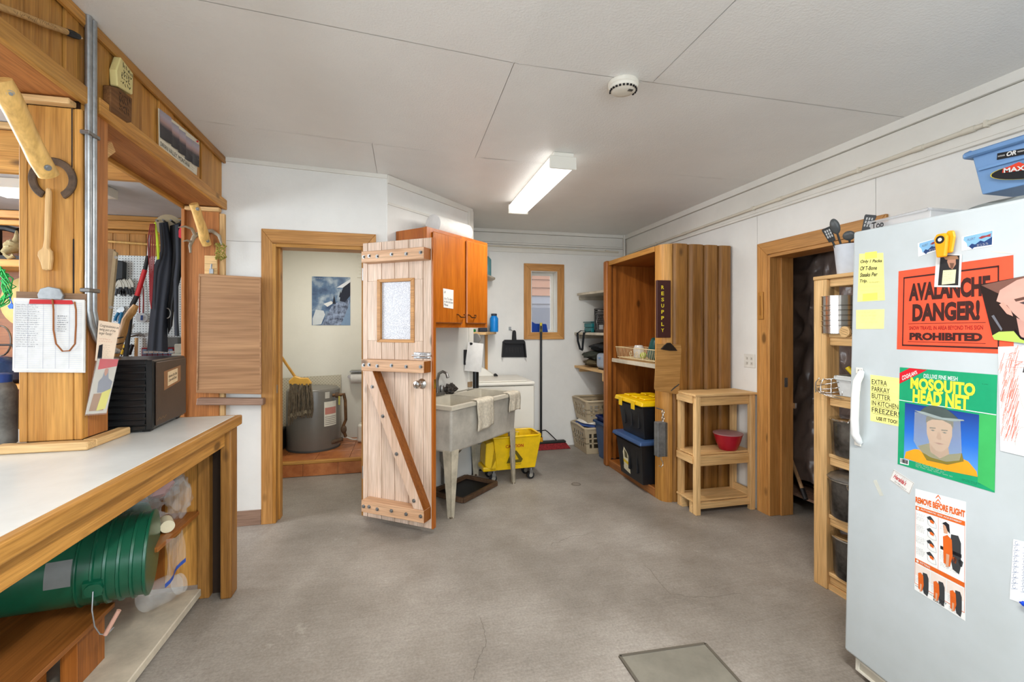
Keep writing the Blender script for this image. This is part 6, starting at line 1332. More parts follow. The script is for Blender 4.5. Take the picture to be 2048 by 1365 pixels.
# grey spring balance hanging on the post
sb = thing('spring_scale', 'grey metal spring scale hanging by a chain on the cupboard post', 'scale', tuple(atY(1325, 945, 3.17)))
YX = 3.185
a, b = atY(1316, 846, YX), atY(1335, 914, YX)
make('case', B(a.x, YX, b.z, b.x-.012, YX+.06, a.z), paint('hammered_grey', C(126, 128, 128), .4, .2, 60, .15, 12, metal=.4), sb, bev=.004)
make('face_plate', B(b.x-.0115, YX-.002, b.z, b.x, YX+.05, a.z-.004), M['steel'], sb)
c = atY(1326, 846, YX+.03); mb = MB()
for k in range(4): mb.tube([c + Vector((.012*cos(rad(t))*(1 if k % 2 else .4), .012*cos(rad(t))*(.4 if k % 2 else 1), .012 + k*.024 + .017*sin(rad(t)))) for t in range(0, 360, 40)], .0035, 6, closed=True)
make('chain', mb, M['chrome'], sb, smooth=60)
make('nail', MB().cyl(c + Vector((0, 0, .10)), c + Vector((0, .10, .10)), .005, 8), M['steel'], sb)
c = atY(1322, 914, YX+.03); make('hook', MB().tube([c, c+Vector((0, 0, -.02)), c+Vector((.015, 0, -.04)), c+Vector((.018, 0, -.065)), c+Vector((0, 0, -.085)), c+Vector((-.016, 0, -.07))], .004, 8), M['chrome'], sb, smooth=60)
# totes in the cupboard
def tote(name, label, x0, x1, y0, y1, z0, z1, mat, lidm, lidh, rot=0):
    t = tub(name, label, 'tote', x0, x1, y0, y1, z0, z1, mat, .035, .012, 'black storage totes')
    l = make('lid', MB().hexa([(x0-.03, y0-.03, z1-.005), (x1+.03, y0-.03, z1-.005), (x1+.03, y1+.03, z1-.005), (x0-.03, y1+.03, z1-.005), (x0-.02, y0-.02, z1+lidh), (x1+.02, y0-.02, z1+lidh), (x1+.02, y1+.02, z1+lidh), (x0-.02, y1+.02, z1+lidh)]), lidm, t, bev=.01, segs=2)
    for yq in (.22, .5, .78):
        y = y0 + (y1-y0)*yq; make('side_rib', B(x0+.008, y-.012, z0+.08, x0+.03, y+.012, z1-.03), mat, t, bev=.006)
    return t, l
BK = paint('black_tote', C(30, 31, 34), .35, .03, 40, .1, 6)
tx0, tx1, ty0, ty1 = 1.93, 2.33, 3.46, 3.93
t1, l1 = tote('storage_tote', 'black tote with blue lid at the bottom of the cupboard', tx0, tx1, ty0, ty1, .0685, .42, BK, paint('navy_lid', C(56, 84, 128), .4, .03), .03)
q = Quad(*[Vector((tx0+.035-.035*(z-.0685)/.35-.001, y, z)) for y, z in ((3.82, .33), (3.70, .32), (3.70, .10), (3.82, .12))])
printed('torn_label', q, [(0, .3), (.3, 0), (.8, .2), (1, .4), (1, 1), (0, 1)], flat(226, 220, 190), t1, .001)
printed('label_band', q, [(0, .55), (1, .55), (1, .68), (0, .68)], flat(226, 196, 60), t1, .0016); scrawl(t1, q.sub(.1, .72, .9, .97), 4, M['ink'], .0012, seed=4, lift=.0018, step=.06)
printed('label_badge', q, [(.3, .1), (.7, .2), (.75, .42), (.3, .45)], flat(90, 86, 60), t1, .0016)
t2_, l2_ = tote('storage_tote', 'black tote with yellow lid stacked on the blue lidded one', tx0+.02, tx1, ty0+.01, ty1-.01, .452, .745, BK, M['yellow_plastic'], .035)
for k in range(3):
    for j in range(2): y = ty0 + .06 + k*.14; x = tx0+.06+j*.17; make('lid_rib', B(x, y, .7805, x+.12, y+.09, .795), M['yellow_plastic'], l2_, bev=.006)
for y in (ty0+.12, ty1-.12): make('lid_clip', B(tx0-.018, y-.03, .70, tx0-.011, y+.03, .775), M['yellow_plastic'], l2_, bev=.003)
# wire basket on the cupboard shelf
wk = thing('wire_basket', 'cream wire basket on the cupboard shelf', 'basket', (2.17, 3.82, 1.098))
bx0, bx1, by0, by1, bz0, bz1 = 2.06, 2.30, 3.44, 4.20, 1.115, 1.215
CRM = flat(226, 206, 160, .4)
ringp = lambda z, d: [(bx0+d, by0+d, z), (bx1-d, by0+d, z), (bx1-d, by1-d, z), (bx0+d, by1-d, z)]
make('top_rim', MB().tube(ringp(bz1, 0), .004, 6, closed=True), CRM, wk); make('bottom_rim', MB().tube(ringp(bz0, .015), .003, 6, closed=True), CRM, wk)
for k in range(27): y = by0 + .015 + k*(by1-by0-.03)/26; make('wire', MB().tube([(bx0, y, bz1), (bx0+.015, y, bz0), (bx1-.015, y, bz0), (bx1, y, bz1)], .0022, 5), CRM, wk)
for k in range(3):
    y = 3.66 + k*.11; make('wire_loop', MB().tube([(bx0-.003, y, bz0), (bx0-.003, y, bz0+.03)] + [(bx0-.003, y + .02*sin(rad(a)), bz0+.05-.02*cos(rad(a))) for a in range(0, 360, 40)], .0025, 5), CRM, wk, smooth=60)
for x, y in ((bx0+.02, by0+.05), (bx0+.02, by1-.05), (bx1-.02, by0+.05), (bx1-.02, by1-.05)): make('foot', MB().tube([(x, y, bz0), (x, y, 1.0985)], .003, 5), CRM, wk)
gb = thing('green_bottle', 'dark green water bottle leaning in the wire basket', 'bottle', (2.18, 3.66, 1.12))
ax = Vector((.1, -.35, 1)).normalized(); Mq = ax.to_track_quat('Z', 'Y').to_matrix()
make('body', MB().lathe([(.04, 0), (.055, .015), (.056, .16), (.05, .185), (.02, .20), (.001, .20)], (2.17, 3.70, 1.125), 24, Mq), flat(16, 72, 70, .25, .5), gb, smooth=40)
single('glass_jar', 'small clear jar inside the wire basket', 'jar', MB().lathe([(.04, 0), (.05, .012), (.05, .09), (.035, .12), (.001, .12)], (2.16, 3.92, 1.12), 22), glassy('jar_glass', (.9, .93, .92, 1), .08, .45), smooth=40)
single('tennis_ball', 'lime green ball inside the wire basket', 'ball', MB().blob((2.14, 3.80, 1.150), .03, 14, 10), flat(176, 206, 60, .8), smooth=60)
single('glass_bottle', 'pale clear bottle beside the green bottle in the basket', 'bottle', MB().lathe([(.04, 0), (.045, .01), (.045, .10), (.02, .13), (.02, .15)], (2.18, 3.52, 1.12), 20), glassy('pale_glass', (.8, .92, .88, 1), .1, .5), smooth=40)
# small pine rack
rk = thing('pine_rack', 'raw pine three tier rack beside the pantry doorway', 'rack', (2.36, 3.06, 0))
rx0, rx1, ry0, ry1, rz = 2.115, 2.635, 2.985, 3.225, .905
for x, y in ((rx0, ry0), (rx1-.04, ry0), (rx0-.0, ry1-.04), (rx1-.04, ry1-.04)): make('leg', B(x, y, 0, x+.04, y+.04, rz-.016), M['raw_z'], rk, bev=.002)
make('top', B(rx0-.015, ry0-.012, rz-.015, rx1+.012, ry1+.01, rz), M['raw_x'], rk, bev=.002)
for z in (.45, .10):
    make('shelf', B(rx0+.0005, ry0+.041, z-.014, rx1-.0005, ry1+.005, z) if z > .2 else B(rx0-.005, ry0+.0405, z-.014, rx1, ry1+.005, z), M['raw_x'], rk, bev=.002)
for z in (rz-.016, .435):
    make('front_apron', B(rx0+.041, ry0+.02, z-.075, rx1-.041, ry0+.04, z), M['raw_x'], rk, bev=.002); make('rear_apron', B(rx0+.041, ry1-.04, z-.07, rx1-.041, ry1-.02, z), M['raw_x'], rk, bev=.002)
    for x in (rx0-.016, ): make('side_apron', B(x, ry0+.03, z-.055, x+.0155, ry1-.01, z), M['raw_y'], rk, bev=.002)
make('bottom_rail', B(rx0+.041, ry0+.012, .04, rx1-.041, ry0+.04, .085), M['raw_x'], rk, bev=.002); make('bottom_rail', B(rx1-.03, ry0+.041, .10, rx1-.012, ry1, .15), M['raw_y'], rk)
for y in (ry0+.05, ry1-.06): make('skid', B(rx0+.005, y, .0, rx0+.075, y+.04, .085), M['raw_x'], rk)
rb = thing('red_bowl', 'red mixing bowl with grey lid on the middle rack shelf', 'bowl', (2.45, 3.07, .4505))
c = Vector((2.47, 3.085, .4505)); make('bowl', MB().lathe([(.06, 0), (.065, .004), (.085, .05), (.105, .118), (.107, .124)], c, 36), flat(172, 16, 40, .3, .5), rb, smooth=40); make('lid', MB().lathe([(.109, .1235), (.11, .130), (.10, .133), (.001, .134)], c, 36), flat(176, 130, 132, .4), rb, smooth=40)
# wall outlet, gauge plaque on the frame
so = thing('wall_outlet', 'white double switch plate on the right wall', 'outlet', tuple(atX(1499, 725, XR)))
a, b = atX(1489, 708, XR), atX(1511, 737, XR)
make('plate', B(XR-.006, b.y, b.z, XR-.0005, a.y, a.z), flat(226, 222, 212, .4), so, bev=.002)
for yq in (.3, .7):
    y = b.y + (a.y-b.y)*yq
    for zq in (.32, .68): zc = b.z + (a.z-b.z)*zq; make('socket', B(XR-.0085, y-.012, zc-.012, XR-.0058, y+.012, zc+.012), flat(206, 200, 188, .4), so, bev=.001); make('slot', B(XR-.0092, y-.005, zc-.004, XR-.0084, y-.002, zc+.006), M['black'], so)
gp = thing('wood_gauge', 'small pine gauge plaque on the pantry door frame', 'plaque', tuple(atX(1522, 640, XR-.03)))
a, b = atX(1518, 585, XR-.022), atX(1527.5, 639, XR-.022)
make('plaque', B(XR-.032, b.y, b.z, XR-.0205, a.y, a.z), M['pine_z'], gp, bev=.004, segs=2); make('groove', B(XR-.0335, (a.y+b.y)/2-.003, b.z+.03, XR-.0318, (a.y+b.y)/2+.003, a.z-.03), flat(130, 80, 36), gp)
# floor details
hp_ = thing('floor_hatch', 'rectangular grey steel hatch plate set in the floor', 'hatch', (1.1, 1.6, 0))
hq = [(0.892, 1.779), (1.294, 1.762), (1.28, 1.30), (.90, 1.30)]
hatchm = paint('dull_hatch', C(132, 128, 116), .5, .2, 60, .08, 5)
make('plate', MB().prism(hq, (0, 0, .0005), (1,0,0), (0,1,0), .004), hatchm, hp_)
for k in range(4):
    a, b = Vector((*hq[k], .0035)), Vector((*hq[(k+1) % 4], .0035)); make('edge_angle', MB().beam(a, b, .012, .007), flat(98, 92, 82, .5), hp_)
c = atZ(1152, 969, .001); fc = thing('floor_cleanout', 'small round floor cleanout cover', 'floor drain', (c.x, c.y, 0))
make('ring', MB().lathe([(.030, .0), (.036, .003), (.040, .003), (.044, .0)], c, 28), flat(112, 104, 94), fc, smooth=40); make('cover', MB().lathe([(.031, .0008), (.001, .0012)], c, 24), flat(134, 126, 116), fc)
for k, pp in enumerate((((960, 1235), (968, 1262), (972, 1290), (960, 1310), (950, 1340), (948, 1364)), ((1290, 1130), (1340, 1190), (1420, 1196), (1500, 1185)), ((1100, 1090), (1140, 1075), (1200, 1062)))):
    pts = []; R_ = random.Random(k)
    for a, b in zip(pp, pp[1:]):
        for j in range(5): pts.append(atZ(a[0]+(b[0]-a[0])*j/5 + R_.uniform(-2, 2), a[1]+(b[1]-a[1])*j/5 + R_.uniform(-2, 2), .0006))
    mb = MB(); ribbon(mb, pts, .0018, Vector((0, 0, 1))); make('crack', mb, flat(96, 88, 78), bpy.data.objects['floor'])
# ================================================================== PANTRY AND POT SHELVES
pls = paint('black_polythene', C(112, 97, 90), .28, .0, spec=.6, dirt=.1)
def sheetfn(a, b):
    y = 1.9 + 1.45*a; z = .22 + 2.1*b
    n = mnoise.noise(Vector((y*2.2, z*.9, 1))) * .10 + abs(mnoise.noise(Vector((y*7 + 2*z, z*4 - y*3, 4)))) * .07 + mnoise.noise(Vector((y*18 + z*9, z*11, 9))) * .018 + mnoise.noise(Vector((y*38, z*30 + y*20, 2))) * .007
    return (3.05 + n, y, z)
single('black_plastic_sheet', 'crumpled black plastic sheet hung inside the pantry', 'plastic sheet', MB().grid(sheetfn, 90, 130), pls, smooth=70)
pa = thing('pallet', 'low wooden pallet under the plastic sheet in the pantry', 'pallet', (3.2, 2.6, 0))
for x in (2.93, 3.06, 3.19, 3.32): make('deck_slat', B(x, 1.9, .11, x+.1, 3.35, .13), M['greyboard'], pa)
for y in (1.95, 2.6, 3.25): make('bearer', B(2.93, y, 0, 3.42, y+.08, .109), M['greyboard'], pa)
po2 = thing('pantry_pole', 'worn wooden pole leaning in the pantry doorway', 'pole', (2.9, 2.6, 0))
make('shaft', MB().cyl(atX(1612, 998, 2.86), atX(1577, 905, 3.00), .013, 10), wood('pole_wood', C(160, 126, 90), C(190, 156, 118), 'z', .6, 0), po2, smooth=40)
make('tip', MB().cyl(atX(1612, 1000, 2.86), atX(1604, 978, 2.872), .017, 10), M['black'], po2, smooth=40)
pk = thing('pot_shelves', 'open pine shelf rack for pots next to the freezer', 'shelf', (2.42, 1.7, 0))
SXF, SXB, SYF, SYN = 2.20, 2.60, 2.064, 1.53
SZ = (1.684, 1.37, 1.048, .729, .405, .094)
for x0, x1 in ((SXF, SXF+.088), (SXB-.06, SXB)):
    for y0, y1 in ((1.985, SYF), (SYN, SYN+.08)): make('post', B(x0, y0, 0, x1, y1, 1.662), M['raw_z'], pk, bev=.003)
for k, z in enumerate(SZ):
    make('shelf_board', B(SXF+(.0 if k == 0 else .012), SYN, z-.02, SXB, 1.984 if k else SYF+.005, z), M['raw_y'], pk, bev=.003)
    if k: make('shelf_filler', B(SXF+.089, 1.985, z-.02, SXB-.061, SYF, z), M['raw_y'], pk)
    make('shelf_cleat', B(SXF+.02, SYN+.081, z-.062, SXF+.055, 1.984, z-.021), M['raw_y'], pk, bev=.003)
    make('end_cleat', B(SXF+.06, 1.945, z-.06, SXB-.061, 1.984, z-.021), M['raw_x'], pk, bev=.003)
make('toe_board', B(SXF+.012, SYN+.081, 0, SXF+.03, 1.984, .03), M['raw_y'], pk)
def edge_at(u, v, r, z, Yc):
    """centre of a round thing whose left silhouette is seen at column u"""
    k = (u - 1024) / 910; th = math.atan(k)  # angle right of the axis
    # camera frame: forward d, right x ; circle centre (x, d) with left tangent at angle th
    best = None
    for i in range(4000):
        X = 1.9 + i * .0003; d = X*sin(YAW) + Yc*cos(YAW); x = X*cos(YAW) - Yc*sin(YAW); D = math.hypot(d, x); a = math.atan2(x, d) - math.asin(min(1, r/D))
        if best is None or abs(a - th) < best[0]: best = (abs(a-th), X)
    return Vector((best[1], Yc, z))
# utensil bucket on top
c = edge_at(1669, 500, .062, 1.685, 1.93)
ub = thing('utensil_pail', 'white plastic pail full of black kitchen utensils', 'pail', tuple(c))
make('pail', MB().lathe([(.05, 0), (.052, .004), (.066, .15), (.068, .152), (.066, .155), (.062, .15), (.048, .01), (.001, .008)], c, 28), flat(216, 222, 230, .35), ub, smooth=40)
def utensil(nm, lb, tip, w, h, kind, base):
    t = thing(nm, lb, 'utensil', tuple(base), 0, None); tip = Vector(tip); d = (tip - base).normalized(); nrm = Vector((-.85, -.5, .1)).normalized(); sd = d.cross(nrm).normalized()
    make('stem', MB().tube([base, tip - d*h*.9], .005, 8), flat(44, 46, 46, .35), t, smooth=50)
    Mx = Matrix((sd, d, nrm)).transposed()
    if kind == 'spoon': make('head', MB().blob(tip - d*h*.5, (w, h*.5, .012), 18, 10, 0, 1, 0, Mx), flat(78, 80, 80, .3), t, smooth=60)
    else:
        make('head', MB().prism([(-w*.7, -h*.5), (w*.7, -h*.5), (w, h*.4), (w*.9, h*.5), (-w*.9, h*.5), (-w, h*.4)], tip - d*h*.5, sd, d, .004), flat(40, 42, 42, .35), t, bev=.001)
        for i in (-1, 0, 1):
            for j in (-1, 0, 1): make('slot', MB().obox(tip - d*h*.45 + sd*w*.45*i + d*h*.2*j, sd*.003, d*.006, nrm*.0056), flat(190, 190, 188), t)
bC = c + Vector((0, 0, .03))
utensil('serving_spoon', 'large grey serving spoon standing in the white pail', atY(1665, 438, 1.95), .022, .085, 'spoon', bC + Vector((.0, .0, 0)))
utensil('ladle', 'small dark ladle standing low in the white pail', atY(1697, 462, 1.9), .028, .05, 'spoon', bC + Vector((.01, -.01, 0)))
utensil('slotted_turner', 'black slotted turner standing in the white pail', atY(1742, 430, 1.84), .025, .085, 'turner', bC + Vector((.02, -.01, 0)))
utensil('slotted_spatula', 'black slotted spatula leaning left in the white pail', atY(1652, 456, 1.98), .022, .08, 'turner', bC + Vector((-.01, .01, 0)))
# steel tins
c = edge_at(1641, 630, .088, SZ[1]+.0005, 1.965)
for k, (z0, h, lb) in enumerate(((0, .042, 'lowest round steel tin of the stack on the pot shelves'), (.043, .026, 'second round steel tin up the stack'), (.070, .026, 'third round steel tin up the stack'), (.097, .026, 'fourth round steel tin up the stack'), (.124, .024, 'fifth round steel tin, under the tall top one'), (.149, .052, 'topmost tall steel tin of the stack'))):
    t = thing('cake_tin', lb, 'tin', tuple(c + Vector((0, 0, z0))), 0, 'stacked steel tins')
    make('body', MB().lathe([(.084, 0), (.087, .003), (.087, h-.004), (.090, h-.003), (.090, h), (.001, h)], c + Vector((0, 0, z0)), 36), M['chrome'], t, smooth=40)
c = atX(1690, 664, 2.19); wd_ = thing('wooden_disc', 'round pale wooden disc hanging in front of the steel tins', 'disc', tuple(c))
make('disc', MB().cyl((2.198, c.y, c.z), (2.186, c.y, c.z), .028, 24), M['raw_y'], wd_, smooth=40)
for k in (-1, 0, 1): make('groove', MB().beam((2.1855, c.y-.02, c.z+k*.012-.008), (2.1855, c.y+.02, c.z+k*.012+.008), .001, .002, up=(1, 0, 0)), flat(150, 120, 70), wd_)
# wire rack coil and tub
c = edge_at(1632, 770, .075, SZ[2]+.001, 1.97); wr_ = thing('wire_racks', 'nest of round chrome wire trivets on the pot shelves', 'wire rack', tuple(c))
for k in range(6): make('ring', MB().tube([c + Vector(((.075-.004*(k % 3))*cos(rad(t)) + .012*(k % 2), (.075-.004*(k % 3))*sin(rad(t)), .006 + k*.013 + .02*sin(rad(t+k*40)))) for t in range(0, 360, 20)], .0026, 6, closed=True), M['chrome'], wr_, smooth=60)
for k in range(10): a = rad(k*36); make('spoke', MB().tube([c + Vector((.078*cos(a), .078*sin(a), .004)), c + Vector((.08*cos(a), .08*sin(a), .055)), c + Vector((.06*cos(a), .06*sin(a), .085))], .0026, 6), M['chrome'], wr_, smooth=60)
x0 = atY(1668, 770, 1.93).x
tw = tub('plastic_tub', 'white plastic tub of utensils on the pot shelves', 'tub', x0, x0+.2, 1.66, 1.925, SZ[2]+.001, SZ[2]+.105, flat(222, 224, 222, .35), .015, .006)
for k, (mt, lb) in enumerate(((flat(226, 196, 30, .4), 'yellow handled tool in the plastic tub'), (flat(40, 52, 84, .4), 'navy handled tool in the plastic tub'), (flat(150, 30, 34, .4), 'red handled tool in the plastic tub'))):
    p = Vector((x0+.04, 1.82 - .05*k, SZ[2]+.03)); single('kitchen_tool', lb, 'utensil', MB().tube([p, p + Vector((.01, .04, .08)), p + Vector((.0, .07, .12))], [.008, .010, .012], 8), mt, 'tools in the plastic tub', smooth=50)
# pots
def pot(label, u, z, r, h, Yc, dark, lid=False):
    c = edge_at(u, 0, r, z + .0005, Yc); t = thing('cooking_pot', label, 'pot', tuple(c), 0, 'camp cooking pots')
    body = paint('sooty_pot', C(104, 100, 96), .28, .2, 30, .2, 8, metal=.6, dcol=C(40, 38, 36)) if dark else paint('scorched_steel', C(150, 148, 144), .25, .1, 20, .3, 5, metal=.9, dcol=C(60, 56, 52))
    make('body', MB().lathe([(r*.80, 0), (r*.88, .006), (r*.93, .03), (r*.97, h*.9), (r*1.0, h), (r*1.03, h+.004), (r*1.0, h+.006), (r*.95, h), (r*.9, .02), (.001, .015)], c, 36), body, t, smooth=40)
    make('rim', MB().lathe([(r*1.0, h-.004), (r*1.045, h), (r*1.045, h+.006), (r*1.0, h+.009)], c, 36), M['chrome'], t, smooth=40)
    ear = c + Vector((-r*.72, -r*.72, h-.012)); make('ear', MB().blob(ear, (.014, .014, .012), 10, 8), M['steel'], t, smooth=50)
    hp = [c + Vector((-r*1.04*cos(rad(t)), -r*1.04*cos(rad(t))*.35 - .02, h + .0 + (.5 if lid else .28)*-r*sin(rad(t)) * (1 if lid else -1))) for t in range(0, 181, 15)]
    make('bail_handle', MB().tube(hp, .0035, 8), M['chrome'], t, smooth=60)
    if lid:
        l = make('lid', MB().lathe([(r*1.05, h+.005), (r*1.06, h+.012), (r*.9, h+.026), (r*.3, h+.048), (.001, h+.05)], c, 36), M['steel'], t, smooth=40); make('lid_knob', MB().tube([c + Vector((-.03, 0, h+.045)), c + Vector((-.02, 0, h+.075)), c + Vector((.02, 0, h+.075)), c + Vector((.03, 0, h+.045))], .005, 8), M['steel'], l, smooth=60)
pot('steel pot with scorched base below the white tub', 1660, SZ[3], .105, .19, 1.90, False)
pot('large sooty lidded pot on the second lowest pot shelf', 1656, SZ[4], .112, .20, 1.90, True, True)
pot('sooty bail handled pot on the lowest pot shelf', 1663, SZ[5], .115, .21, 1.89, True)
# ================================================================== FREEZER
FL = Vector((1.745, 1.497, .02)); FTH = math.atan2(-.9987, -.05)
fz = thing('upright_freezer', 'tall white upright freezer at the right covered in notes', 'freezer', tuple(FL), rot=(0, .0235, FTH))
L_ = dict(world=False)
make('cabinet', B(.004, .07, .06, .80, .72, 1.755), M['fridge'], fz, bev=.006, **L_)
make('gasket', B(.012, .052, .075, .79, .0695, 1.745), flat(190, 192, 190), fz, **L_)
dr_ = make('door', B(0, 0, .07, .80, .0515, 1.765), M['fridge'], fz, bev=.010, segs=3, **L_)
make('kick_grille', B(.03, .03, -.0, .78, .069, .0595), flat(206, 200, 184, .4), fz, bev=.003, **L_)
for k in range(2): make('grille_bar', B(.045, .022, .008 + k*.04, .76, .0295, .016 + k*.04), flat(226, 222, 208, .35), fz, **L_)
make('grille_end', B(.032, .022, .008, .0445, .0295, .056), flat(226, 222, 208, .35), fz, **L_)
FNV = Vector((-.9987, .05, 0)).normalized()
def fp(u, v, l=0.0): return onplane(u, v, FL + FNV * (l + .0004), FNV)
def FQ(*pp, l=0.0): return Quad(*[fp(u, v, l) for u, v in pp])
# handle
hA, hB = fp(1722, 742), fp(1719, 888)
hd = make('handle', MB().tube([fp(1723, 744, .004), fp(1720, 752, .018), fp(1714, 764, .036), fp(1711, 790, .040), fp(1709, 840, .040), fp(1710, 868, .034), fp(1716, 880, .016), fp(1720, 886, .004)], [.010, .013, .014, .014, .014, .014, .013, .010], 10), flat(226, 228, 226, .4), fz, smooth=50)
for u, v in ((1720, 742), (1717, 886)):
    m_ = make('handle_mount', MB().prism([(-.014, -.012), (.014, -.012), (.014, .012), (-.014, .012)], fp(u, v, .0), (.05, .9987, 0), (0, 0, 1), -.006), M['enamel'], fz, bev=.002)
    for d in (-3, 3): make('screw', MB().cyl(fp(u+d, v-1, .004), fp(u+d, v-1, .0085), .003, 8), M['steel'], m_)
# ---- papers: every one is a thing of its own stuck on the door
YEL, YEL2 = flat(238, 232, 140), flat(234, 226, 150)
def note(name, label, cat, q, mat, t=.0006): o = thing(name, label, cat, tuple(q(.5, 1))); sheet('sheet', q, mat, o, t=t); return o
q = FQ((1719, 508), (1766.5, 506), (1769.7, 601), (1715, 604)); o = note('sticky_note', 'yellow lined note about T-bone steaks on the freezer', 'note', q, YEL)
lines(o, q, 12, flat(206, 206, 120), .0004)
for k, s in enumerate(('Only 1 Packa', 'Of T-Bone', 'Steaks Per', 'Trip.')): w = (.92, .72, .74, .34)[k]; letter(o, s, q.sub(.07, .13 + k*.135, w+.03, .215 + k*.135), M['ink'], .015, .25)
scrawl(o, q.sub(.45, .57, .98, .64), 1, flat(170, 168, 110), .0005, seed=3)
printed('tape', q, [(.25, -.02), (.75, -.04), (.75, .1), (.25, .12)], flat(234, 226, 104), o, .0008); printed('tape', q, [(.2, .84), (.75, .83), (.75, .98), (.2, .99)], flat(234, 226, 104), o, .0008)
q = FQ((1712.4, 620.5), (1769, 618.7), (1767.7, 658), (1712.4, 658.6)); o = note('sticky_note', 'faded yellow note under the T-bone note', 'note', q, YEL2); scrawl(o, q.sub(.05, .05, .98, .75), 4, flat(206, 194, 116), .0006, seed=9, step=.03)
q = FQ((1741, 750), (1799, 757), (1800, 854), (1741, 842)); o = note('sticky_note', 'yellow lined note about butter beside the handle', 'note', q, YEL); lines(o, q, 14, flat(206, 206, 120), .0004)
for k, (s, w) in enumerate((('EXTRA', .55), ('PARKAY', .64), ('BUTTER', .66), ('IN KITCHEN', .92), ('FREEZER!', .95))):
    b0 = .09 + k*.152; letter(o, s, q.sub(.06, b0, .04 + w, b0+.105), M['ink'], .0); mb = MB(); ribbon(mb, [q(.06, b0+.128, .0014), q(.04+w, b0+.122, .0014)], .0008, q.n); make('underline', mb, M['ink'], o)
letter(o, 'USE IT TOO!', q.sub(.22, .88, .92, .955), M['ink'], .02)
# avalanche sign
q = FQ((1797.6, 543), (2026.8, 510.4), (2027.5, 709), (1793.9, 699)); RED = flat(244, 84, 54, .45); BLK2 = flat(58, 28, 24, .5)
o = note('avalanche_sign', 'red AVALANCHE DANGER! sign on the freezer door', 'sign', q, RED, .0008)
for a0, b0, a1, b1 in ((.055, .085, .90, .105), (.055, .935, .90, .955), (.055, .085, .067, .955), (.888, .085, .90, .955)): printed('border', q, [(a0, b0), (a1, b0), (a1, b1), (a0, b1)], BLK2, o, .0012)
letter(o, 'AVALANCHE', q.sub(.115, .175, .835, .395), BLK2, .055, lift=.0013); letter(o, 'DANGER!', q.sub(.155, .43, .755, .65), BLK2, .055, lift=.0013)
for b0 in (.672, .895): printed('rule', q, [(.115, b0), (.80, b0), (.80, b0+.006), (.115, b0+.006)], BLK2, o, .0013)
letter(o, 'SNOW TRAVEL IN AREA BEYOND THIS SIGN', q.sub(.125, .705, .78, .752), flat(130, 22, 20), .012, lift=.0013); letter(o, 'PROHIBITED', q.sub(.13, .785, .775, .878), BLK2, .06, lift=.0013)
scrawl(o, q.sub(.72, .965, .88, .985), 1, flat(130, 30, 24), .0004, seed=4, lift=.0012, step=.02)
# magnets
for (pp, lb, card) in ((((1836, 487), (1882, 474), (1882, 499), (1837, 514)), 'left fish and mountain magnet partly under the orange clip', False), (((1924, 474), (1987, 460), (1985.6, 492), (1924, 502)), 'right fish and mountain magnet on the white card', True)):
    q = FQ(*pp); o = note('state_magnet', lb, 'magnet', q, flat(232, 236, 238), .0008)
    printed('map_shape', q, [(.08, .05), (.98, .04), (.98, .92), (.42, .9), (.36, 1.0), (.26, .78), (.2, .8), (.16, .5), (.06, .28)], flat(126, 176, 214), o, .0013)
    printed('mountains', q, [(.24, .78), (.34, .62), (.45, .72), (.62, .52), (.74, .64), (.98, .42), (.98, .92), (.42, .9), (.36, 1.0)], flat(34, 62, 110), o, .0015)
    printed('fish', q, [(.55, .34), (.66, .24), (.80, .26), (.96, .2), (.92, .32), (.96, .4), (.80, .36), (.64, .42)], flat(150, 60, 60), o, .0016)
    letter(o, 'ALERT', q.sub(.18, .22, .46, .38), flat(90, 100, 110), shear=.2, lift=.0016); scrawl(o, q.sub(.5, .72, .95, .88), 2, M['paper'], .0008, seed=2, lift=.0018, step=.05)
# photograph and orange clip
q = FQ((1873, 506.6), (1924, 509.6), (1921, 575), (1868.6, 574.4), l=.0025); o = note('snapshot', 'snapshot of a person with a paper held by the orange clip', 'photograph', q, M['paper'])
p_ = lambda pts, c, l: printed('photo_print', q, pts, flat(*c), o, l)
p_([(.18, .05), (.92, .03), (.92, .94), (.15, .95)], (38, 36, 38), .0010); p_([(.48, .1), (.62, .06), (.78, .1), (.80, .3), (.68, .46), (.55, .4), (.46, .24)], (176, 128, 104), .0013); p_([(.3, .1), (.5, .06), (.84, .05), (.9, .14), (.72, .16), (.4, .18)], (150, 112, 84), .0016)
p_([(.56, .27), (.74, .27), (.70, .42), (.62, .43)], (110, 78, 62), .0018); p_([(.32, .5), (.82, .46), (.80, .88), (.30, .93)], (226, 222, 176), .0014); scrawl(o, q.sub(.36, .54, .78, .82), 5, flat(120, 118, 100), .0006, seed=6, lift=.0018, step=.06)
oc = thing('orange_clip', 'orange plastic magnetic clip holding the snapshot', 'clip', tuple(fp(1890, 515, .01))); ORG = flat(242, 158, 24, .35)
cA, cB = fp(1886, 480, .022), fp(1902, 475, .012)
make('jaw', MB().prism([(-.012, -.055), (.014, -.055), (.018, -.02), (.02, .01), (.012, .022), (-.012, .022), (-.02, .008), (-.016, -.02)], cA + Vector((0, 0, -.002)), (-.05, -.9987, 0), (0, 0, 1), .012), ORG, oc, bev=.004, segs=2)
make('rear_jaw', MB().prism([(-.02, -.05), (.008, -.05), (.016, .0), (.012, .02), (-.006, .022), (-.014, .008)], cB, (-.05, -.9987, 0), (0, 0, 1), .008), ORG, oc, bev=.003)
make('magnet_ring', MB().cyl(cA + FNV*.006, cA + FNV*.0125, .013, 20), M['black'], oc, smooth=40); make('magnet_eye', MB().cyl(cA + FNV*.010, cA + FNV*.013, .006, 16), M['paper'], oc)
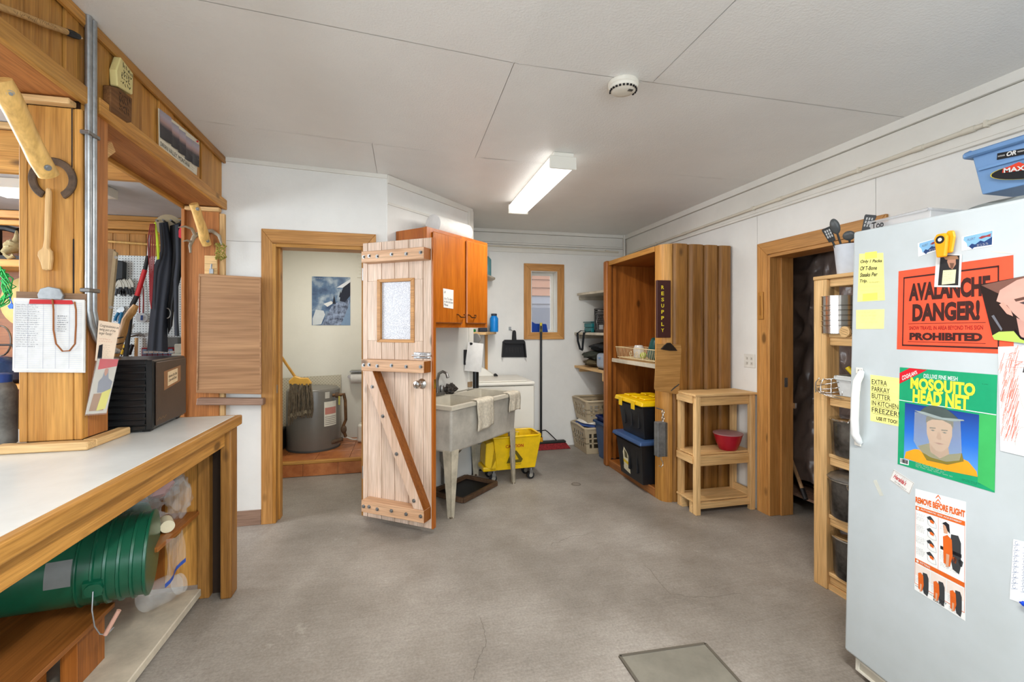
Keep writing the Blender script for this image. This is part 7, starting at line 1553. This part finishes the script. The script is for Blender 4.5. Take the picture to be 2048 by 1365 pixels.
# mosquito net card
q = FQ((1800, 735), (1995, 750.4), (1989.5, 986), (1795.6, 928.8)); GR = flat(24, 152, 104, .4)
o = note('head_net_card', 'green mosquito head net package card on the freezer', 'packaging', q, GR, .0008)
def pp(nm, pts, c, l): return printed(nm, q, pts, flat(*c, .4), o, l)
pp('light_stripe', [(.85, .35), (1, .34), (1, .99), (.85, .95)], (60, 172, 92), .0010); pp('red_corner', [(0, .06), (.12, 0), (.32, .005), (0, .17)], (206, 28, 44), .0012)
letter(o, "COGHLAN'S", Quad(q(.03, .085, 0), q(.20, .018, 0), q(.215, .05, 0), q(.035, .135, 0)), M['paper'], .03, lift=.0016)
letter(o, 'DELUXE FINE MESH', q.sub(.285, .045, .64, .085), flat(220, 232, 226), .01, lift=.0014); letter(o, 'MOSQUITO', q.sub(.135, .09, .81, .225), flat(236, 226, 60), .045, lift=.0016); letter(o, 'HEAD NET', q.sub(.165, .205, .755, .34), flat(236, 226, 60), .045, lift=.0018)
pp('white_rule', [(0, .333), (1, .335), (1, .342), (0, .34)], (230, 236, 232), .0012)
def bluebg():
    m, nt, bs, L = _nt('studio_backdrop_print'); tc = N(nt, 'ShaderNodeTexCoord'); sx = N(nt, 'ShaderNodeSeparateXYZ'); L(tc.outputs['Generated'], sx.inputs[0]); r = ramp(nt, [(0, C(92, 158, 220)), (.5, C(36, 104, 196)), (1, C(22, 56, 130))]); L(sx.outputs[2], r.inputs[0]); L(r.outputs[0], bs.inputs['Base Color']); bs.inputs['Roughness'].default_value = .35; return m
printed('blue_panel', q, [(.075, .355), (.85, .36), (.85, .90), (.075, .93)], bluebg(), o, .0013)
pp('orange_shirt', [(.08, .92), (.10, .85), (.2, .80), (.35, .78), (.5, .80), (.66, .77), (.76, .79), (.84, .86), (.85, .905), (.5, .93)], (240, 156, 36), .0015)
pp('neck', [(.36, .70), (.56, .69), (.58, .79), (.48, .84), (.37, .80)], (196, 146, 116), .0016); pp('collar', [(.24, .76), (.36, .71), (.38, .79), (.48, .83), (.57, .77), (.70, .73), (.72, .80), (.56, .87), (.34, .88)], (128, 116, 50), .0018)
pp('face', [(.33, .50), (.36, .45), (.56, .44), (.60, .49), (.60, .60), (.57, .70), (.50, .765), (.44, .765), (.37, .71), (.335, .62)], (214, 168, 140), .0020); pp('hair', [(.325, .52), (.325, .46), (.40, .42), (.56, .42), (.61, .46), (.61, .53), (.585, .49), (.50, .465), (.39, .475), (.345, .50)], (72, 54, 42), .0022)
for a in (.40, .525): pp('eyebrow', [(a-.035, .553), (a+.03, .547), (a+.03, .557), (a-.035, .565)], (96, 70, 54), .0023); pp('eye', [(a-.025, .578), (a, .57), (a+.025, .577), (a, .585)], (70, 60, 56), .0023)
pp('nose', [(.455, .58), (.475, .58), (.495, .645), (.47, .655), (.44, .645)], (196, 144, 116), .0023); pp('mouth', [(.42, .69), (.47, .682), (.525, .687), (.47, .70)], (176, 104, 92), .0023)
NET = glassy('net_print', (.50, .53, .44, 1), .5, .36)
printed('net_body', q, [(.195, .43), (.68, .44), (.70, .72), (.68, .80), (.55, .845), (.38, .84), (.25, .80), (.19, .72)], NET, o, .0026)
pp('hat_crown', [(.245, .425), (.30, .375), (.36, .345), (.45, .34), (.53, .35), (.60, .385), (.66, .425), (.5, .455), (.35, .445)], (74, 86, 84), .0029); pp('hat_brim', [(.19, .415), (.30, .415), (.5, .44), (.62, .43), (.71, .425), (.72, .435), (.60, .458), (.42, .458), (.26, .435)], (148, 160, 158), .0031)
pp('barcode', [(.03, .93), (.135, .925), (.135, .98), (.03, .985)], (232, 232, 228), .0013)
mb = MB(); R_ = random.Random(2)
for k in range(16): a = .035 + k*.006; ribbon(mb, [q(a, .932, .0016), q(a, .972, .0016)], R_.choice((.0006, .0012, .0018)), q.n)
make('barcode_bars', mb, M['ink'], o); scrawl(o, q.sub(.21, .925, .63, .975), 3, M['paper'], .0006, 1, .5, 3, lift=.0016, step=.015); scrawl(o, q.sub(.70, .955, .9, .98), 2, flat(20, 60, 44), .0005, 1, .5, 5, lift=.0016, step=.02); scrawl(o, q.sub(.87, .08, .94, .095), 1, M['ink'], .0008, seed=3, lift=.0014, step=.08)
# card, flight sticker
q = FQ((1787.6, 939), (1828.8, 966.6), (1819.5, 990), (1779, 960.4)); o = note('business_card', 'small white business card with red script on the freezer', 'card', q, M['paper'])
for a0, b0, a1, b1 in ((.02, .04, .98, .055), (.02, .945, .98, .96), (.02, .04, .028, .96), (.972, .04, .98, .96)): printed('frame_line', q, [(a0, b0), (a1, b0), (a1, b1), (a0, b1)], M['ink'], o, .001)
letter(o, "Heralda's", q.sub(.12, .24, .72, .62), flat(186, 36, 44), .02, .35); scrawl(o, q.sub(.12, .08, .8, .2), 1, flat(90, 86, 90), .0005, seed=2, step=.03); letter(o, '(406) 677-9229', q.sub(.24, .74, .80, .88), M['ink'], .01) if False else scrawl(o, q.sub(.24, .74, .82, .88), 1, M['ink'], .0008, 1, .7, 2, step=.03)
q = FQ((1831, 978), (1932, 1004.5), (1930.7, 1243), (1829, 1179.6)); o = note('flight_sticker', 'orange and white REMOVE BEFORE FLIGHT sticker on the freezer', 'sticker', q, flat(232, 234, 232, .35)); OR = flat(216, 100, 34, .4); GRY = flat(58, 60, 62, .4)
def sp2(nm, pts, m, l=.001): return printed(nm, q, pts, m, o, l)
for b in (.0, .038): sp2('chevron', [(.43, b+.03), (.48, b), (.53, b+.03), (.53, b+.042), (.48, b+.014), (.43, b+.042)], OR)
letter(o, 'REMOVE BEFORE FLIGHT', q.sub(.01, .075, .99, .135), OR, .05); scrawl(o, q.sub(.02, .14, .98, .155), 1, GRY, .0007, 1, .8, 3, step=.02)
sp2('orange_band', [(.01, .165), (.99, .165), (.99, .205), (.01, .205)], OR); letter(o, 'AUTOMATIC SIZE ADJUSTMENT', q.sub(.12, .175, .93, .195), M['paper'], .02); letter(o, 'FITTING', q.sub(.12, .693, .33, .713), M['paper'], .02, lift=.0016)
sp2('orange_band', [(.01, .683), (.99, .683), (.99, .723), (.01, .723)], OR)
for b in (.185, .703): sp2('band_dot', [(.065 + .028*cos(rad(t)), b + .014*sin(rad(t))) for t in range(0, 360, 45)], M['paper'], .0015)
for a0, b0, a1, b1 in ((.01, .205, .016, .935), (.984, .205, .99, .935), (.01, .93, .99, .935), (.485, .21, .49, .68)): sp2('frame_line', [(a0, b0), (a1, b0), (a1, b1), (a0, b1)], OR, .0011)
for k in range(4):
    b = .23 + k*.112; scrawl(o, q.sub(.03, b, .24, b+.07), 5, GRY, .0005, 1, .6, k, step=.05)
    sp2('pack_flap', [(.25, b+.01), (.32, b-.01), (.38, b+.012), (.42, b+.035), (.34, b+.03), (.27, b+.028)], GRY); sp2('pack_arrow', [(.31, b+.03), (.35, b+.022), (.40, b+.034), (.395, b+.055), (.33, b+.05)], OR, .0013)
    mb = MB(); ribbon(mb, [q(.27, b+.03, .0012), q(.28, b+.075, .0012), q(.36, b+.09, .0012), q(.45, b+.085, .0012), q(.44, b+.05, .0012), q(.38, b+.02, .0012)], .0007, q.n); make('pack_outline', mb, GRY, o)
SK = flat(206, 158, 128, .4)
def hiker(a, b, s, h=True):
    f = lambda pts: [(a + x*s, b + y*s*.55) for x, y in pts]
    sp2('backpack', f([(.18, .10), (.34, .08), (.40, .2), (.40, .62), (.36, .78), (.22, .74), (.16, .5)]), GRY, .0012); sp2('orange_shirt', f([(.0, .2), (.10, .14), (.20, .2), (.22, .5), (.16, .72), (.02, .7)]), OR, .0014)
    if h: sp2('hiker_face', f([(.0, -.02), (.08, -.06), (.12, .02), (.1, .12), (.02, .13)]), SK, .0014); sp2('hiker_hair', f([(-.02, -.05), (.06, -.1), (.14, -.07), (.16, .1), (.10, .06), (.06, -.02)]), M['ink'], .0016)
    sp2('hiker_arm', f([(.08, .5), (.15, .5), (.13, .74), (.07, .76)]), SK, .0016)
hiker(.58, .27, .85); sp2('caption_band', [(.53, .455), (.93, .455), (.93, .485), (.53, .485)], M['ink'], .0012)
scrawl(o, q.sub(.52, .22, .64, .31), 4, GRY, .0005, seed=1, step=.08); scrawl(o, q.sub(.52, .50, .73, .58), 6, GRY, .0005, seed=2, step=.05); scrawl(o, q.sub(.52, .60, .96, .64), 3, GRY, .0005, seed=3, step=.025)
sp2('shirt_mark', [(.76, .515), (.80, .50), (.84, .515), (.83, .555), (.78, .555)], OR, .0012); sp2('shirt_mark', [(.87, .515), (.91, .50), (.96, .515), (.94, .56), (.89, .56)], GRY, .0012)
for k in range(3): sp2('fit_panel', [(.025 + k*.32, .735), (.325 + k*.32, .735), (.325 + k*.32, .845), (.025 + k*.32, .845)], flat(226, 214, 204), .0011); hiker(.08 + k*.32, .755, .55, False); scrawl(o, q.sub(.03 + k*.32, .855, .31 + k*.32, .915), 4, GRY, .0005, seed=k+4, step=.04)
letter(o, 'MYSTERY\nRANCH', q.sub(.40, .942, .66, .992), M['ink'], .01); letter(o, 'www.mysteryranch.com', q.sub(.02, .945, .38, .96), M['ink'], .0); scrawl(o, q.sub(.70, .95, .97, .985), 2, M['ink'], .0006, seed=8, step=.05)
# portrait poster, child drawing, tally sheet
q = FQ((1959.6, 569.5), (2135, 536), (2130, 700), (1986, 675), l=.003); o = thing('portrait_poster', 'glossy torn portrait poster overlapping the red sign', 'poster', tuple(q(.5, 1)))
def pq2(nm, pts, c, l): return printed(nm, q, pts, flat(*c, .2, .5), o, l)
sheet('sheet', q, flat(40, 32, 32, .2, .5), o, t=.0008)
pq2('brow_light', [(.02, .02), (.6, .0), (1, .0), (1, .3), (.32, .3)], (120, 84, 74), .0012); pq2('head', [(.17, .34), (.24, .16), (.46, .04), (.8, .0), (1, .05), (1, .70), (.82, .78), (.62, .74), (.46, .66), (.36, .54), (.3, .42)], (206, 160, 146), .0014)
pq2('ear', [(.20, .40), (.26, .36), (.34, .5), (.36, .6), (.28, .56)], (214, 156, 140), .0016); pq2('eyebrow', [(.40, .33), (.56, .30), (.58, .34), (.42, .37)], (96, 68, 60), .0018); pq2('eye', [(.46, .39), (.56, .37), (.60, .40), (.52, .42)], (70, 62, 66), .0018); pq2('stubble', [(.50, .62), (.62, .58), (.66, .70), (.58, .74)], (156, 112, 100), .0017)
pq2('neck', [(.40, .62), (.62, .74), (.80, .78), (.8, .95), (.42, .95)], (196, 150, 138), .0013); pq2('dark_collar', [(.36, .80), (.44, .92), (.8, .97), (1, .95), (1, 1.0), (.30, 1.0)], (24, 22, 26), .0016); pq2('lime_jersey', [(.0, .97), (.12, .88), (.34, .84), (.42, .95), (.6, 1.0), (.02, 1.04)], (176, 206, 96), .0018); pq2('sleeve_gloss', [(.06, .6), (.10, .58), (.18, .82), (.16, .86)], (110, 112, 120), .0018)
q = FQ((1996.5, 694), (2140, 690), (2140, 935), (2001, 902), l=.0015); o = note('child_drawing', 'crayon drawing of a red haired face on white paper', 'drawing', q, flat(236, 234, 232)); RC = flat(232, 130, 112); R_ = random.Random(8); mb = MB()
for k in range(130):
    a = R_.uniform(.0, .26); b = R_.uniform(.12, .9); L = R_.uniform(.05, .16); s = R_.uniform(-.35, .05); ribbon(mb, [q(a, b, .0012), q(a + L*.35, b - L*.7 + s*.03, .0012), q(a + L*.5, b - L, .0012)], R_.uniform(.0006, .0014), q.n)
for k in range(40): a = R_.uniform(.1, .6); b = R_.uniform(.02, .2); ribbon(mb, [q(a, b, .0012), q(a+.12, b-.02+R_.uniform(-.02, .02), .0012)], .0008, q.n)
make('red_crayon', mb, RC, o); mb = MB()
for k in range(24): a = .42 + k*.01; ribbon(mb, [q(a, .12 + .002*k, .0016), q(a-.05, .24, .0016)], .0014, q.n)
make('black_crayon', mb, flat(60, 60, 62), o); mb = MB(); ribbon(mb, [q(.30, .27, .0014), q(.27, .33, .0014), q(.30, .42, .0014), q(.36, .55, .0014), q(.46, .62, .0014), q(.6, .66, .0014)], .0012, q.n); ribbon(mb, [q(.24, .92, .0014), q(.25, .80, .0014), q(.34, .74, .0014), q(.5, .72, .0014)], .0012, q.n); make('pencil_line', mb, flat(190, 186, 176), o)
q = FQ((2027, 1079), (2100, 1096), (2100, 1228), (2019.5, 1199)); o = note('tally_sheet', 'white tally sheet at the freezer edge', 'note', q, flat(228, 232, 236)); mb = MB()
for k in range(9):
    b = .05 + k*.09
    for a in (.10, .36): ribbon(mb, [q(a + .04*cos(rad(t)), b + .03*sin(rad(t)), .0012) for t in range(0, 360, 40)], .0008, q.n); ribbon(mb, [q(a-.08, b+.05, .0012), q(a+.1, b+.02, .0012)], .0008, q.n)
make('tally_marks', mb, flat(120, 132, 160), o)
mk_ = thing('blue_marker', 'blue marker clipped at the tally sheet', 'marker', tuple(fp(2055, 1215, .01))); make('barrel', MB().cyl(fp(2046, 1208, .012), fp(2110, 1228, .012), .007, 12), flat(20, 70, 200, .35), mk_, smooth=40); make('tip', MB().cyl(fp(2039, 1205, .012), fp(2046, 1208, .012), .002, 10, .006), flat(20, 60, 180, .35), mk_, smooth=40)
# old tape on the door
tpm = glassy('old_tape', (.82, .80, .66, 1), .4, .45)
for k, (pts, lb) in enumerate(((((1746, 962), (1753, 960), (1767, 992), (1760, 993)), 'scrap of yellowed tape below the butter note'), (((1978, 503), (2004, 503), (2034, 508), (2000, 507)), 'dried tape smear above the red sign'))):
    single('tape_scrap', lb, 'tape', MB().add([fp(u, v, .0006) for u, v in pts] , [(0, 1, 2, 3)]), tpm, 'tape scraps on the freezer')
# ---- things above the freezer
def FT(x, y, z): return (Matrix.Translation(FL) @ Matrix.Rotation(FTH, 4, 'Z') @ Matrix.Rotation(.0235, 4, 'Y')) @ Vector((x, y, z))
CLR = glassy('clear_tote', (.82, .83, .84, 1), .15, .38)
ctt = tub('clear_tote', 'clear plastic tote marked Top on the pot shelves', 'tote', 2.225, 2.59, 1.505, 1.775, 1.6848, 1.922, CLR, .02, .010, rim=.010)
kq = Quad(*[atX(u, v, 2.2115) for u, v in ((1744, 446), (1768, 440), (1768, 458), (1744, 464))]); letter(ctt, 'Top', kq, M['ink'], .02, lift=.002)
make('contents', MB().blob((2.40, 1.64, 1.78), (.13, .10, .085), 18, 10, .2, 2, 1), flat(196, 212, 214, .5), ctt, smooth=60)
ws2 = thing('bracket_shelf', 'brown metal bracket shelf on the right wall', 'shelf', (2.5, .9, 1.87)); BRN = flat(92, 52, 40, .35)
make('board', B(2.36, .3, 1.908, XR-.001, 1.19, 1.928), BRN, ws2, bev=.003)
for y in (.5, 1.10): make('bracket', MB().prism([(0, 0), (.26, 0), (.26, -.20), (.24, -.20), (.02, -.02)], (2.398, y, 1.9075), (1,0,0), (0,0,1), .02), BRN, ws2)
bt_ = tub('blue_storage_tub', 'pale blue storage tub with stickers on the bracket shelf', 'tub', 2.20, 2.60, .62, 1.345, 1.929, 2.10, paint('pale_blue_plastic', C(112, 150, 194), .4, .02, 40, .04, 5), .022, .02)
make('step', B(2.1975, .64, 2.02, 2.2095, 1.32, 2.03), bt_.children[0].data.materials[0], bt_)
def tq(*pp, l=0.0): return Quad(*[atX(u, v, 2.203 - l) for u, v in pp])
q = tq((1995, 307), (2110, 285), (2110, 296), (1994, 320)); sheet('sticker', q, M['black'], bt_, t=.001); letter(bt_, 'OR', q.sub(.18, .05, .36, .8), M['paper'], .04, .2, lift=.002); letter(bt_, 'OUTDOOR', q.sub(.02, .4, .15, .62), M['paper'], .02, lift=.002); letter(bt_, 'RESEARCH', q.sub(.38, .28, .6, .5), M['paper'], .02, lift=.002)
c0 = (2068, 340); el = [(c0[0] + 88*cos(rad(t)), c0[1] + 16*sin(rad(t)) - .13*88*cos(rad(t))) for t in range(0, 360, 12)]
def ell(k, nm, m, l): make(nm, MB().add([atX(c0[0] + (u-c0[0])*k, c0[1] + (v-c0[1])*k, 2.2035 - l) for u, v in el], [tuple(range(len(el)))]), m, bt_)
ell(1.0, 'badge_edge', flat(196, 180, 60), .006); ell(.97, 'badge', M['black'], .0066)
make('badge_peak', MB().add([atX(u, v, 2.196) for u, v in ((2004, 346), (2006, 337), (2018, 333), (2038, 324), (2052, 330), (2070, 322), (2080, 336))], [tuple(range(7))]), flat(214, 64, 40), bt_)
letter(bt_, 'MAXIMA', tq((2008, 337), (2085, 326), (2085, 336), (2008, 346), l=.009), M['paper'], .03)
single('round_platter', 'round metal platter edge beside the blue tub', 'platter', MB().lathe([(.001, 0), (.13, .004), (.15, .02), (.152, .02), (.13, 0)], FT(.42, .22, 1.768), 32), M['chrome'], smooth=40)
